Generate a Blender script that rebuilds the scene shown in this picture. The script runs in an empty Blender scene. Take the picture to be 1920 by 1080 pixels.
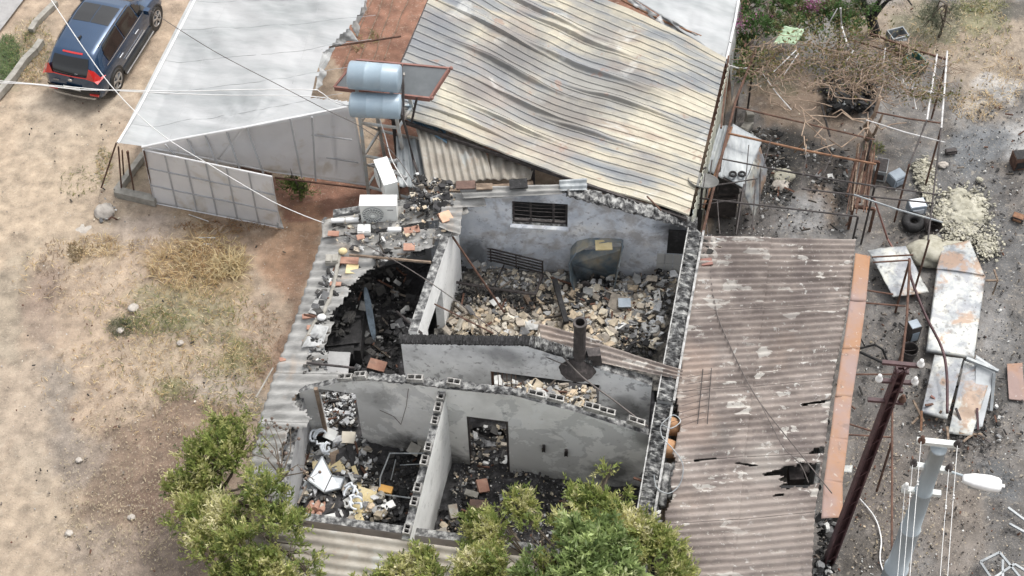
import bpy, math, random
import numpy as np
from mathutils import Vector, Matrix, noise as mnoise
random.seed(7); rng = np.random.default_rng(7)
S = bpy.context.scene
R = math.radians
# ---------------------------------------------------------------- camera
F = 3000.0; PITCH = R(51.8); DIST = 39.5; ROLL = R(-1.7)
cam_loc = Vector((0, -DIST*math.cos(PITCH), DIST*math.sin(PITCH)))
CM = (Matrix.Rotation(math.pi/2-PITCH, 3, 'X') @ Matrix.Rotation(ROLL, 3, 'Z'))
cd = bpy.data.cameras.new('camera'); cam = bpy.data.objects.new('camera', cd); S.collection.objects.link(cam)
cam.matrix_world = Matrix.Translation(cam_loc) @ CM.to_4x4()
cd.sensor_width = 36; cd.lens = F/1920*36; cd.clip_end = 2000; cd.clip_start = 0.5
S.camera = cam
# ---------------------------------------------------------------- light
SUN_EL = R(62); SUN_AZ = R(48)           # azimuth clockwise from +Y : high sun behind and to the right of the house
w = bpy.data.worlds.new("World"); S.world = w; w.use_nodes = True
nt = w.node_tree; sky = nt.nodes.new('ShaderNodeTexSky'); sky.sky_type = 'NISHITA'; sky.sun_disc = False
sky.sun_elevation = SUN_EL; sky.sun_rotation = SUN_AZ; sky.dust_density = 5.0; sky.air_density = 1.0; sky.ozone_density = 1.0
bg = nt.nodes['Background']; hs = nt.nodes.new('ShaderNodeHueSaturation'); hs.inputs['Saturation'].default_value = .2; hs.inputs['Value'].default_value = 2.4   # thin bright cloud
nt.links.new(sky.outputs[0], hs.inputs['Color']); nt.links.new(hs.outputs[0], bg.inputs[0]); bg.inputs[1].default_value = 0.15
sd = bpy.data.lights.new('sun', 'SUN'); sd.energy = 1.4; sd.angle = R(4); sd.color = (1, .955, .89)
so = bpy.data.objects.new('sun', sd); S.collection.objects.link(so)
sv = Vector((math.sin(SUN_AZ)*math.cos(SUN_EL), math.cos(SUN_AZ)*math.cos(SUN_EL), math.sin(SUN_EL)))
so.rotation_euler = sv.to_track_quat('Z', 'Y').to_euler(); so.location = (10, -10, 30)
S.view_settings.view_transform = 'Standard'; S.view_settings.look = 'None'
S.view_settings.gamma = 1; S.view_settings.exposure = -0.34

# ---------------------------------------------------------------- helpers
def T(px, py, z=0.0):
    d = CM @ Vector((px-960, -(py-540), -F)); t = (z-cam_loc.z)/d.z
    return cam_loc + d*t
CMn = np.array([list(r) for r in CM]); Cn = np.array(cam_loc)
def PJ(a):
    q = (np.asarray(a, dtype=float)-Cn) @ CMn
    return np.stack([960-F*q[:, 0]/q[:, 2], 540+F*q[:, 1]/q[:, 2]], 1)
def zat(x, y, py):                       # height on the vertical line (x,y) seen at image row py
    lo, hi = -1, 14
    for _ in range(40):
        m = (lo+hi)/2
        if PJ([[x, y, m]])[0, 1] > py: lo = m
        else: hi = m
    return lo
def inpoly(P, poly):
    x, y = P[:, 0], P[:, 1]; ins = np.zeros(len(P), bool); n = len(poly)
    for i in range(n):
        x0, y0 = poly[i]; x1, y1 = poly[(i+1) % n]
        if y0 == y1: continue
        c = ((y0 > y) != (y1 > y)) & (x < (x1-x0)*(y-y0)/(y1-y0)+x0)
        ins ^= c
    return ins
def vnoise(x, y, seed=0):                # value noise, numpy
    xi = np.floor(x).astype(int); yi = np.floor(y).astype(int); fx = x-xi; fy = y-yi
    fx = fx*fx*(3-2*fx); fy = fy*fy*(3-2*fy)
    def h(a, b):
        n = (a*374761393+b*668265263+seed*974634777) & 0xffffffff
        n = ((n ^ (n >> 13))*1274126177) & 0xffffffff
        return ((n ^ (n >> 16)) & 0xffff)/65535.
    return (h(xi, yi)*(1-fx)+h(xi+1, yi)*fx)*(1-fy)+(h(xi, yi+1)*(1-fx)+h(xi+1, yi+1)*fx)*fy
def fbm(x, y, sc=1., o=5, seed=0):
    s = 0; a = .5; x = x*sc; y = y*sc
    for i in range(o): s = s+a*vnoise(x, y, seed+i); x = x*2.03+3.1; y = y*2.03+1.7; a *= .5
    return s/(1-.5**o)

class MB:
    def __init__(s): s.v = []; s.f = []; s.m = []; s.c = None
    def add(s, v, f, mi=0, col=None):
        b = len(s.v); s.v += [tuple(p) for p in v]; s.f += [tuple(i+b for i in q) for q in f]; s.m += [mi]*len(f)
        if col is not None:
            if s.c is None: s.c = []
            s.c += [col]*len(f)
        return s
    def box(s, c, sz, ax=None, mi=0, col=None, jit=0):
        c = Vector(c); X, Y, Z = ax or (Vector((1, 0, 0)), Vector((0, 1, 0)), Vector((0, 0, 1)))
        v = []
        for k in (-.5, .5):
            for j in (-.5, .5):
                for i in (-.5, .5):
                    a, b, d = i, j, k
                    if jit: a += random.uniform(-jit, jit); b += random.uniform(-jit, jit); d += random.uniform(-jit, jit)*.6
                    v.append(c+X*(a*sz[0])+Y*(b*sz[1])+Z*(d*sz[2]))
        return s.add(v, [(0, 2, 3, 1), (4, 5, 7, 6), (0, 1, 5, 4), (2, 6, 7, 3), (0, 4, 6, 2), (1, 3, 7, 5)], mi, col)
    def bar(s, p, q, w, h=None, mi=0, col=None):
        p = Vector(p); q = Vector(q); X = (q-p); L = X.length; X.normalize()
        up = Vector((0, 0, 1)) if abs(X.z) < .95 else Vector((0, 1, 0))
        Y = up.cross(X).normalized(); Z = X.cross(Y)
        return s.box((p+q)/2, (L, w, h or w), (X, Y, Z), mi, col)
    def tube(s, pts, r, n=6, mi=0, cap=True, r2=None, col=None):
        pts = [Vector(p) for p in pts]; N = len(pts); V = []; Fc = []
        for i, p in enumerate(pts):
            d = (pts[min(i+1, N-1)]-pts[max(i-1, 0)]).normalized()
            up = Vector((0, 0, 1)) if abs(d.z) < .9 else Vector((0, 1, 0))
            a = up.cross(d).normalized(); b = d.cross(a)
            rr = r if r2 is None else r+(r2-r)*i/max(1, N-1)
            for k in range(n):
                t = 2*math.pi*k/n; V.append(p+a*(math.cos(t)*rr)+b*(math.sin(t)*rr))
        for i in range(N-1):
            for k in range(n):
                k2 = (k+1) % n; Fc.append((i*n+k, i*n+k2, (i+1)*n+k2, (i+1)*n+k))
        if cap: Fc.append(tuple(range(n-1, -1, -1))); Fc.append(tuple((N-1)*n+k for k in range(n)))
        return s.add(V, Fc, mi, col)
    def lathe(s, c, prof, n=16, mi=0, ax=None):
        c = Vector(c); X, Y, Z = ax or (Vector((1, 0, 0)), Vector((0, 1, 0)), Vector((0, 0, 1)))
        V = [c+X*(r*math.cos(2*math.pi*k/n))+Y*(r*math.sin(2*math.pi*k/n))+Z*z for r, z in prof for k in range(n)]
        return s.add(V, [(i*n+k, i*n+(k+1) % n, (i+1)*n+(k+1) % n, (i+1)*n+k) for i in range(len(prof)-1) for k in range(n)], mi)
    def ball(s, c, r, n=8, mi=0, sq=(1, 1, 1)):
        c = Vector(c); V = []; m = n//2
        for i in range(m+1):
            t = math.pi*i/m
            for k in range(n):
                a = 2*math.pi*k/n
                V.append(c+Vector((math.sin(t)*math.cos(a)*r*sq[0], math.sin(t)*math.sin(a)*r*sq[1], math.cos(t)*r*sq[2])))
        return s.add(V, [(i*n+k, (i+1)*n+k, (i+1)*n+(k+1) % n, i*n+(k+1) % n) for i in range(m) for k in range(n)], mi)
    def build(s, name, mats, parent=None, smooth=False, angle=None):
        me = bpy.data.meshes.new(name); me.from_pydata(s.v, [], s.f)
        for m in (mats if isinstance(mats, (list, tuple)) else [mats]): me.materials.append(m)
        me.polygons.foreach_set('material_index', s.m)
        if smooth: me.polygons.foreach_set('use_smooth', [True]*len(s.f))
        if s.c:
            at = me.attributes.new('col', 'FLOAT_COLOR', 'FACE')
            at.data.foreach_set('color', np.array([(c[0], c[1], c[2], 1) for c in s.c], dtype=np.float32).ravel())
        me.update()
        return link(name, me, parent)
def link(name, me, parent=None):
    o = bpy.data.objects.new(name, me); S.collection.objects.link(o)
    if parent is not None:
        o.parent = parent
        if not parent.get('_local'):
            g = parent; off = Vector((0, 0, 0))
            while g is not None and g.type == 'EMPTY': off += Vector(g.location); g = g.parent
            if parent.type == 'EMPTY': o.location = -off
    return o
def tag(o, label=None, cat=None, group=None, kind=None):
    if label: o['label'] = label
    if cat: o['category'] = cat
    if group: o['group'] = group
    if kind: o['kind'] = kind
    return o
def thing(name, label, cat, loc, group=None, local=False, rz=0):
    o = bpy.data.objects.new(name, None); S.collection.objects.link(o); o.location = loc; o.rotation_euler = (0, 0, rz)
    o.empty_display_size = .2
    if local: o['_local'] = 1
    return tag(o, label, cat, group)

# sheet lofted from four corners: u along the ribs (a->b), v across the ribs (a->d)
def sheet(a, b, c, d, nrib=0, amp=.02, spr=6, nu=24, nv=None, thick=.008, prof='sine', warp=None, cut=None, crumple=0, cs=3., seed=0, wedge=None):
    a, b, c, d = [np.array(p, float) for p in (a, b, c, d)]
    nv = nrib*spr if nrib else (nv or 12)
    U, V = np.meshgrid(np.linspace(0, 1, nu+1), np.linspace(0, 1, nv+1))
    if wedge: V = V
    u = U.ravel()[:, None]; v = V.ravel()[:, None]
    P = a*(1-u)*(1-v)+b*u*(1-v)+c*u*v+d*(1-u)*v
    nrm = np.cross(b-a, d-a); nrm /= np.linalg.norm(nrm); nrm = nrm if nrm[2] > 0 or abs(nrm[2]) < .05 else -nrm
    uu = u[:, 0]; vv = v[:, 0]; h = np.zeros(len(P))
    if nrib:
        ph = vv*nrib
        if prof == 'sine': h += amp*np.sin(2*np.pi*ph)
        elif prof == 'lap':
            t = ph % 1.; h += amp*(np.clip(np.minimum(t/.08, (.30-t)/.10), 0, 1)*1.7-.5+.9*np.clip((t-.3)/.7, 0, 1))
        else:
            t = ph % 1.; h += amp*np.clip(np.minimum(t/.13, (.42-t)/.13), 0, 1)*2-amp
    if crumple: h += crumple*(fbm(P[:, 0]+P[:, 2]*.7, P[:, 1]+P[:, 2]*.3, cs, 4, seed)-.5)*2
    P = P+h[:, None]*nrm
    if warp is not None: P = warp(P, uu, vv)
    W = nu+1; n = len(P)
    i = (np.arange(nv)[:, None]*W+np.arange(nu)[None, :]).ravel()
    Fq = np.stack([i, i+1, i+1+W, i+W], 1)
    if cut:
        cen = PJ(P[Fq].mean(1)); keep = np.ones(len(Fq), bool)
        for pl in cut:
            if pl[0] == 'keep': keep &= inpoly(cen, pl[1])
            else: keep &= ~inpoly(cen, pl)
        Fq = Fq[keep]
    Pb = P-nrm*thick
    # boundary edges
    E = {}
    for q in Fq.tolist():
        for k in range(4):
            e = (q[k], q[(k+1) % 4])
            if (e[1], e[0]) in E: del E[(e[1], e[0])]
            else: E[e] = 1
    faces = Fq.tolist()+(Fq[:, ::-1]+n).tolist()+[(e[0]+n, e[1]+n, e[1], e[0]) for e in E]
    mb = MB(); mb.v = P.tolist()+Pb.tolist(); mb.f = [tuple(f) for f in faces]; mb.m = [0]*len(faces)
    # drop loose verts
    used = np.unique(np.concatenate([np.array(f) for f in faces])) if faces else []
    mp = -np.ones(2*n, int); mp[used] = np.arange(len(used)); al = np.array(mb.v)
    mb.v = al[used].tolist(); mb.f = [tuple(int(mp[k]) for k in f) for f in mb.f]
    return mb

# ---------------------------------------------------------------- materials
MATS = {}
def M(name, stops, scale=3., rough=.9, metal=0., bump=.25, bscale=None, ms=(1, 1, 1), rz=0., spots=(), detail=8, attr=None, spec=None, dist=0., coat=0., amix=1., transl=0., soot_shades=()):
    m = bpy.data.materials.new(name); m.use_nodes = True; n = m.node_tree.nodes; L = m.node_tree.links
    b = n['Principled BSDF']; b.inputs['Roughness'].default_value = rough; b.inputs['Metallic'].default_value = metal
    if spec is not None: b.inputs['Specular IOR Level'].default_value = spec
    if coat: b.inputs['Coat Weight'].default_value = coat; b.inputs['Coat Roughness'].default_value = .04
    tc = n.new('ShaderNodeTexCoord'); mp = n.new('ShaderNodeMapping'); mp.inputs['Scale'].default_value = ms
    if rz: mp.vector_type = 'TEXTURE'; mp.inputs['Scale'].default_value = tuple(1/v for v in ms); mp.inputs['Rotation'].default_value = (0, 0, -rz)
    L.new(tc.outputs['Object'], mp.inputs[0])
    mp2 = n.new('ShaderNodeMapping'); L.new(tc.outputs['Object'], mp2.inputs[0])
    def nz(sc, det, vec, ds=0.):
        x = n.new('ShaderNodeTexNoise'); x.inputs['Scale'].default_value = sc; x.inputs['Detail'].default_value = det
        x.inputs['Roughness'].default_value = .62; x.inputs['Distortion'].default_value = ds; L.new(vec.outputs[0], x.inputs['Vector']); return x
    x = nz(scale, detail, mp, dist); cr = n.new('ShaderNodeValToRGB'); L.new(x.outputs[0], cr.inputs[0]); e = cr.color_ramp.elements
    while len(e) < len(stops): e.new(.5)
    for k, (p, c) in enumerate(stops): e[k].position = p; e[k].color = (*c, 1)
    out = cr.outputs[0]
    if attr:
        at = n.new('ShaderNodeAttribute'); at.attribute_name = attr
        mx = n.new('ShaderNodeMix'); mx.data_type = 'RGBA'; mx.blend_type = 'MULTIPLY'; mx.inputs[0].default_value = amix
        L.new(at.outputs['Color'], mx.inputs[6]); L.new(out, mx.inputs[7]); out = mx.outputs[2]
    for sp in spots:      # (scale, lo, hi, colour, strength[, mapping])
        y = nz(sp[0], 6, mp if len(sp) > 5 and sp[5] else mp2, .3); r = n.new('ShaderNodeMapRange'); r.inputs[1].default_value = sp[1]; r.inputs[2].default_value = sp[2]; r.inputs[4].default_value = sp[4]
        L.new(y.outputs[0], r.inputs[0]); mx = n.new('ShaderNodeMix'); mx.data_type = 'RGBA'; L.new(r.outputs[0], mx.inputs[0])
        L.new(out, mx.inputs[6]); mx.inputs[7].default_value = (*sp[3], 1); out = mx.outputs[2]
    for (sx, sy, sz, sr, sc_, ss) in soot_shades:      # soot plume, bared patch or painted shade, with its own outline
        gq = n.new('ShaderNodeNewGeometry'); vd = n.new('ShaderNodeVectorMath'); vd.operation = 'DISTANCE'; vd.inputs[1].default_value = (sx, sy, sz); L.new(gq.outputs['Position'], vd.inputs[0])
        y = nz(1.8, 8, mp2, .4); ma = n.new('ShaderNodeMath'); ma.operation = 'MULTIPLY_ADD'; ma.inputs[1].default_value = sr*1.8; L.new(y.outputs[0], ma.inputs[0]); L.new(vd.outputs['Value'], ma.inputs[2])
        r = n.new('ShaderNodeMapRange'); r.inputs[1].default_value = sr*2.0; r.inputs[2].default_value = sr*1.25; r.inputs[3].default_value = 0; r.inputs[4].default_value = ss; L.new(ma.outputs[0], r.inputs[0])
        mx = n.new('ShaderNodeMix'); mx.data_type = 'RGBA'; L.new(r.outputs[0], mx.inputs[0]); L.new(out, mx.inputs[6]); mx.inputs[7].default_value = (*sc_, 1); out = mx.outputs[2]
    L.new(out, b.inputs['Base Color'])
    if bump:
        y = nz(bscale or scale*4, 8, mp); bp = n.new('ShaderNodeBump'); bp.inputs['Strength'].default_value = bump; bp.inputs['Distance'].default_value = .02
        L.new(y.outputs[0], bp.inputs['Height']); L.new(bp.outputs[0], b.inputs['Normal'])
    if transl:
        tr = n.new('ShaderNodeBsdfTranslucent'); L.new(out, tr.inputs[0]); ms_ = n.new('ShaderNodeMixShader'); ms_.inputs[0].default_value = transl
        L.new(b.outputs[0], ms_.inputs[1]); L.new(tr.outputs[0], ms_.inputs[2]); L.new(ms_.outputs[0], n['Material Output'].inputs[0])
    MATS[name] = m; return m
def g(a, b=None, c=None): return (a, a if b is None else b, a if c is None else c)
K = (0.012, .012, .013)
m_ground = M('ground', [(.3, g(.50)), (.5, g(.82)), (.7, g(1.08))], 2.6, .95, bump=.9, bscale=22, attr='col', detail=14, spots=((9, .56, .66, (.14, .11, .08), .25), (21, .59, .66, (.50, .44, .35), .4), (27, .59, .66, (.055, .047, .04), .45), (5, .60, .68, (.46, .40, .32), .3)))
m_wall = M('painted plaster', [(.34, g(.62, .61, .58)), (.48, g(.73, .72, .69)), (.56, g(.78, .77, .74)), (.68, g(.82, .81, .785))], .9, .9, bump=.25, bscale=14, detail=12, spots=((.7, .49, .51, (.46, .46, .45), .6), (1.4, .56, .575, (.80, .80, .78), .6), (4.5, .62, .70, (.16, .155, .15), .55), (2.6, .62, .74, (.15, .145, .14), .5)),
    soot_shades=((2.15, -5.85, .75, .62, (.12, .118, .115), .9), (2.5, -5.95, .0, .6, (.07, .068, .066), .85), (-.9, -5.2, .1, .5, (.12, .11, .10), .7), (.9, -5.6, -.3, .8, (.2, .19, .175), .7), (-2.2, -4.9, .5, .85, (.035, .033, .033), .9), (-2.9, -4.8, 2.6, .5, (.16, .155, .15), .5), (-1.5, -5.0, .4, .45, (.05, .048, .046), .8), (2.7, -6.0, 2.3, .4, (.12, .118, .115), .6)))
m_wallA = M('blue sooty plaster', [(.33, (.42, .455, .51)), (.45, (.57, .605, .655)), (.57, (.67, .695, .73)), (.7, (.75, .74, .72))], 1.3, .9, bump=.35, bscale=10, detail=12, spots=((1.9, .48, .62, (.34, .315, .30), .75), (7, .60, .66, (.2, .195, .21), .6), (1.0, .60, .74, (.2, .21, .23), .5), (4, .56, .62, (.36, .36, .38), .6)),
    soot_shades=((3.9, -.1, 2.2, .55, (.03, .03, .032), .9), (-.9, .4, 1.0, .6, (.05, .055, .06), .8), (1.9, .2, .6, .7, (.10, .10, .11), .6), (.5, .3, 3.0, .5, (.12, .13, .15), .6)))
m_wallB = M('greyblue plaster', [(.33, g(.44, .445, .45)), (.5, g(.62, .63, .635)), (.66, g(.72, .73, .73))], 1.4, .9, bump=.3, bscale=10, detail=12, spots=((5, .57, .63, (.15, .15, .16), .6), (2.2, .60, .72, (.12, .12, .125), .6)),
    soot_shades=((2.6, -4.7, 1.4, .6, (.08, .08, .08), .7), (-.2, -4.0, 2.9, .5, (.08, .08, .085), .6)))
m_white = M('limewashed plaster', [(.3, g(.66, .66, .64)), (.55, g(.78, .78, .76)), (.75, g(.82, .82, .80))], 1.5, .9, bump=.15, spots=((2.4, .56, .72, (.33, .33, .32), .6), (7, .62, .7, (.16, .16, .16), .5)),
    soot_shades=((-1.9, -6.6, .5, .6, (.25, .245, .24), .7), (-1.6, -5.2, .3, .4, (.12, .12, .12), .7)))
m_dim = M('smoked plaster', [(.3, g(.26)), (.5, g(.38)), (.7, g(.46, .455, .45))], 1.3, .92, bump=.25, spots=((2, .55, .7, (.05, .05, .05), .6),))
m_block = M('concrete block', [(.35, g(.1, .098, .09)), (.5, g(.30, .29, .275)), (.65, g(.46, .45, .42))], 6, .95, bump=.5, spots=((4, .6, .7, (.05, .05, .05), .7),))
m_mortar = M('sooty mortar', [(.38, g(.03)), (.48, g(.10)), (.58, g(.26, .26, .25)), (.7, g(.42, .42, .40))], 7, .98, bump=1., bscale=12)
m_char = M('charred rubble', [(.35, g(.016)), (.55, g(.045, .043, .044)), (.68, g(.1, .098, .1)), (.78, g(.32, .31, .3))], 5, .9, bump=1., bscale=9, detail=10)
m_floor = M('burnt floor', [(.35, g(.012)), (.55, g(.035, .034, .033)), (.72, g(.12, .115, .11))], 3, .95, bump=.8)
m_black = M('charred wood and painted shade', [(.4, g(.008)), (.6, g(.02, .019, .02)), (.75, g(.06))], 8, .8, bump=.6)
m_rust = M('rusty iron', [(.3, (.045, .025, .018)), (.5, (.095, .05, .034)), (.7, (.16, .09, .065))], 6, .9, bump=.3)
m_rustb = M('orange rusty iron', [(.3, (.10, .05, .03)), (.5, (.20, .105, .06)), (.7, (.30, .17, .10))], 5, .9, bump=.3)
m_dark = M('burnt iron', [(.3, g(.02, .017, .016)), (.55, g(.05, .042, .04)), (.75, g(.12, .1, .095))], 8, .75, bump=.2)
m_pole = M('maroon painted steel', [(.3, (.035, .015, .017)), (.6, (.07, .03, .033)), (.8, (.15, .09, .09))], 4, .6, bump=.1)
m_galv = M('galvanised steel', [(.3, g(.27, .315, .34)), (.6, g(.36, .405, .43)), (.8, g(.43, .475, .50))], 2, .5, metal=.1, bump=.04, ms=(1, 1, .3))
m_pipew = M('white plastic pipe', [(.35, g(.3, .29, .28)), (.5, g(.5, .49, .48)), (.65, g(.62, .61, .6))], 5, .5, bump=0)
m_porc = M('white porcelain', [(.3, g(.62)), (.7, g(.74, .74, .72))], 3, .25, bump=0)
m_cable = M('pale cable', [(.3, g(.58)), (.7, g(.7, .7, .68))], 3, .5, bump=0)
m_cabled = M('dark cable', [(.3, g(.06, .05, .045)), (.7, g(.15, .13, .12))], 3, .7, bump=0)
m_film = M('greenhouse film', [(.36, g(.34, .36, .365)), (.5, g(.44, .455, .46)), (.64, g(.52, .53, .535))], .9, .5, bump=.8, bscale=1.8, ms=(1.8, .4, 1), rz=-1.2, transl=.25, spots=((1.1, .55, .8, (.55, .58, .58), .5, 1), (.5, .6, .8, (.62, .60, .52), .3)))
m_filmw = M('dusty greenhouse film', [(.3, g(.70, .70, .70)), (.5, g(.77, .77, .775)), (.7, g(.82, .82, .82))], .9, .5, bump=.2, bscale=2, transl=.4, spots=((1.3, .56, .72, (.47, .40, .29), .6),))
m_filmr = M('grey film folds', [(.3, g(.20, .20, .19)), (.5, g(.34, .345, .34)), (.7, g(.48, .485, .48))], 3, .45, bump=.8, bscale=6)
m_frameg = M('grey frame shade', [(.3, g(.33, .335, .345)), (.7, g(.42, .425, .435))], 3, .7, bump=0)
m_framew = M('pale frame', [(.3, g(.55)), (.7, g(.7))], 3, .5, bump=0)
m_conc = M('old concrete', [(.3, g(.2, .19, .165)), (.6, g(.33, .315, .28)), (.8, g(.42, .40, .37))], 4, .95, bump=.5)
m_rock = M('limestone', [(.3, g(.3, .27, .24)), (.6, g(.48, .44, .39)), (.8, g(.6, .57, .52))], 5, .95, bump=.7)
AZR = math.atan2(-3.67, 7.18)
m_metroof = M('scorched roof sheet', [(.32, (.14, .155, .175)), (.42, (.25, .255, .25)), (.50, (.40, .365, .29)), (.60, (.48, .45, .36)), (.68, (.35, .29, .23)), (.74, (.48, .46, .41))], .8, .75, metal=.05, bump=.12, bscale=6, ms=(.35, 1.5, 1), rz=-AZR, detail=10,
    spots=((.33, .47, .58, (.20, .205, .21), .7), (.55, .52, .64, (.30, .235, .19), .5), (1.1, .60, .68, (.54, .54, .51), .5), (.9, .58, .66, (.17, .18, .20), .6, 1), (2, .63, .67, (.27, .17, .13), .6), (10, .62, .68, (.2, .19, .18), .4)),
    soot_shades=tuple((T(x, y, 2.9).x, T(x, y, 2.9).y, 2.9, r, c, min(.85, s*1.3)) for x, y, r, c, s in ((830, 60, .9, (.15, .16, .175), .65), (960, 90, 1.0, (.14, .14, .14), .65), (1060, 200, 1.1, (.17, .155, .14), .6), (1180, 160, .8, (.19, .18, .165), .5), (890, 170, .6, (.16, .15, .145), .5), (1130, 60, .6, (.2, .2, .2), .5), (960, 260, .6, (.22, .19, .165), .45), (1210, 300, .6, (.22, .2, .18), .4), (780, 190, .5, (.13, .17, .215), .6))))
m_metblue = M('blue roof sheet', [(.3, (.10, .19, .28)), (.6, (.2, .32, .42)), (.8, (.36, .45, .5))], 2, .5, metal=.1, bump=.1)
m_metside = M('cream siding', [(.3, (.42, .42, .34)), (.6, (.62, .62, .52)), (.8, (.70, .70, .62))], 2, .6, bump=.1, spots=((2, .58, .7, (.2, .27, .33), .7),))
m_asbW = M('grey fibre cement', [(.33, g(.17, .168, .16)), (.5, g(.26, .257, .245)), (.66, g(.35, .345, .33))], 3, .95, bump=.5, bscale=20, ms=(.6, 1.6, 1), spots=((1.2, .56, .72, (.36, .29, .23), .7), (7, .62, .7, (.2, .19, .18), .5)))
m_asbT = M('yellowed fibre cement', [(.3, (.20, .18, .155)), (.5, (.29, .265, .225)), (.7, (.37, .35, .31))], 2, .9, bump=.4, spots=((3, .6, .7, (.27, .20, .15), .6), (1.5, .58, .7, (.38, .42, .42), .6)))
m_asbE = M('brown fibre cement', [(.30, (.10, .082, .073)), (.44, (.172, .145, .130)), (.56, (.245, .21, .187)), (.70, (.34, .30, .27))], 1.0, .95, bump=.5, bscale=18, ms=(.8, 1.5, 1), detail=12,
    spots=((.5, .54, .68, (.31, .245, .20), .5), (.7, .50, .66, (.10, .083, .08), .7), (1.9, .595, .61, (.44, .42, .385), .9, 1), (4, .635, .65, (.46, .45, .42), .9), (3.2, .60, .64, (.13, .11, .10), .5), (14, .60, .66, (.36, .34, .31), .6)),
    soot_shades=((5.3, -1.4, 2.2, 1.1, (.075, .06, .055), .5), (6.0, -2.8, 2.2, 1.2, (.085, .068, .062), .45), (4.6, -3.2, 2.3, .8, (.09, .072, .066), .45), (4.3, -6.0, 2.3, .5, (.09, .085, .08), .5), (5.2, -6.6, 2.2, .6, (.36, .34, .31), .4), (3.9, -4.2, 2.3, .7, (.33, .255, .21), .6), (3.6, -5.6, 2.3, .8, (.34, .26, .215), .55), (4.9, -8.3, 2.2, 1.2, (.27, .235, .21), .6), (4.2, -1.0, 2.3, .5, (.05, .048, .046), .6)))
m_flash = M('rusted flashing', [(.3, (.21, .105, .06)), (.45, (.31, .165, .085)), (.6, (.29, .175, .12)), (.75, (.35, .21, .11))], .8, .75, bump=.15, spots=((.5, .47, .58, (.26, .19, .175), .85), (4, .6, .7, (.16, .11, .09), .6), (8, .62, .66, (.42, .38, .34), .6)))
m_tin = M('scorched enamel sheet', [(.34, g(.18, .195, .21)), (.45, g(.32, .335, .335)), (.56, g(.44, .44, .40)), (.7, g(.53, .52, .47))], 2.2, .5, metal=.1, bump=.3, bscale=4, detail=10, spots=((1.2, .50, .60, (.20, .21, .235), .8), (1.1, .54, .60, (.27, .165, .10), .8), (3.5, .55, .64, (.14, .135, .13), .7), (8, .60, .66, (.06, .055, .05), .6)))
m_ting = M('grey tin', [(.33, g(.15, .165, .175)), (.5, g(.28, .30, .31)), (.68, g(.42, .44, .44))], 1.5, .55, metal=.1, bump=.15, ms=(2, .6, 1), spots=((6, .62, .68, (.15, .14, .13), .6), (2, .6, .75, (.5, .47, .36), .5)))
m_tank = M('light blue enamel', [(.3, (.24, .31, .37)), (.6, (.31, .39, .45)), (.8, (.40, .47, .52))], 1.4, .35, bump=.05, spots=((9, .68, .71, (.7, .74, .76), .8),))
m_coll = M('dusty collector glass', [(.3, g(.10, .11, .115)), (.7, g(.15, .16, .165))], 2, .25, bump=0)
m_redfr = M('brick red frame', [(.3, (.16, .075, .06)), (.7, (.26, .13, .105))], 4, .7, bump=.1)
m_frame = M('peeling grey steel', [(.3, g(.26, .23, .2)), (.5, g(.42, .41, .38)), (.7, (.35, .45, .52))], 3, .7, bump=.2)
m_ac = M('white enamel', [(.3, g(.68, .69, .66)), (.7, g(.78, .79, .77))], 2, .45, bump=.02)
m_acd = M('grille dark', [(.3, g(.2, .21, .21)), (.7, g(.28, .29, .29))], 2, .6, bump=0)
m_tile = M('clay tile', [(.3, (.27, .14, .10)), (.6, (.38, .22, .16)), (.8, (.45, .33, .26))], 4, .9, bump=.3, spots=((5, .6, .7, (.2, .15, .12), .5),))
m_tiled = M('sooty clay tile', [(.3, (.09, .06, .05)), (.6, (.16, .10, .08)), (.8, (.25, .2, .18))], 5, .9, bump=.4)
m_foam = M('yellow foam', [(.3, (.50, .40, .2)), (.6, (.64, .54, .32)), (.8, (.7, .62, .42))], 3, .95, bump=.3, spots=((4, .62, .72, (.25, .17, .08), .6),))
m_wood = M('scorched wood', [(.3, (.08, .055, .04)), (.6, (.24, .18, .13)), (.8, (.36, .29, .22))], 5, .9, bump=.4, ms=(1, 3, 1))
m_grey = M('grey enamel', [(.3, g(.2, .24, .28)), (.6, g(.3, .35, .40)), (.8, g(.42, .47, .5))], 3, .5, bump=.05, spots=((3, .6, .7, (.1, .09, .08), .6),))
m_wenam = M('white enamelled sheet', [(.3, g(.62, .66, .70)), (.7, g(.76, .79, .81))], 2, .4, bump=.05, spots=((3, .64, .72, (.3, .3, .3), .5),))
m_attr = M('rubble piece', [(.3, g(.55)), (.5, g(.95)), (.7, g(1.2))], 6, .92, bump=.5, attr='col')
m_leaf = M('leaf', [(.3, g(.8)), (.7, g(1.3))], 3, .45, bump=0, attr='col', transl=.45)
m_bark = M('bark', [(.3, (.05, .04, .03)), (.7, (.16, .13, .10))], 8, .95, bump=.5, ms=(1, 1, .3))
m_twig = M('dry vine stem', [(.3, (.17, .12, .085)), (.55, (.33, .245, .18)), (.75, (.46, .37, .28))], 4, .9, bump=0)
m_straw = M('straw', [(.3, (.30, .22, .12)), (.7, (.5, .4, .25))], 4, .9, bump=0, attr=None)
m_insul = M('yellowish insulation wool', [(.3, (.25, .235, .18)), (.5, (.35, .335, .27)), (.7, (.45, .43, .36))], 4, .98, bump=1., bscale=9, spots=((3, .62, .72, (.2, .19, .17), .6),))
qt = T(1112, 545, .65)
m_tub = M('scorched steel tub', [(.3, (.05, .05, .05)), (.45, (.13, .17, .2)), (.6, (.3, .29, .25)), (.75, (.42, .36, .22))], 1.6, .5, metal=.3, bump=.2, spots=((2, .6, .7, (.25, .16, .08), .6),), soot_shades=((qt.x, qt.y+.4, .35, .62, (.012, .012, .012), .97),))  # dark lower patch paints the shade of the tub's open inside
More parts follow.
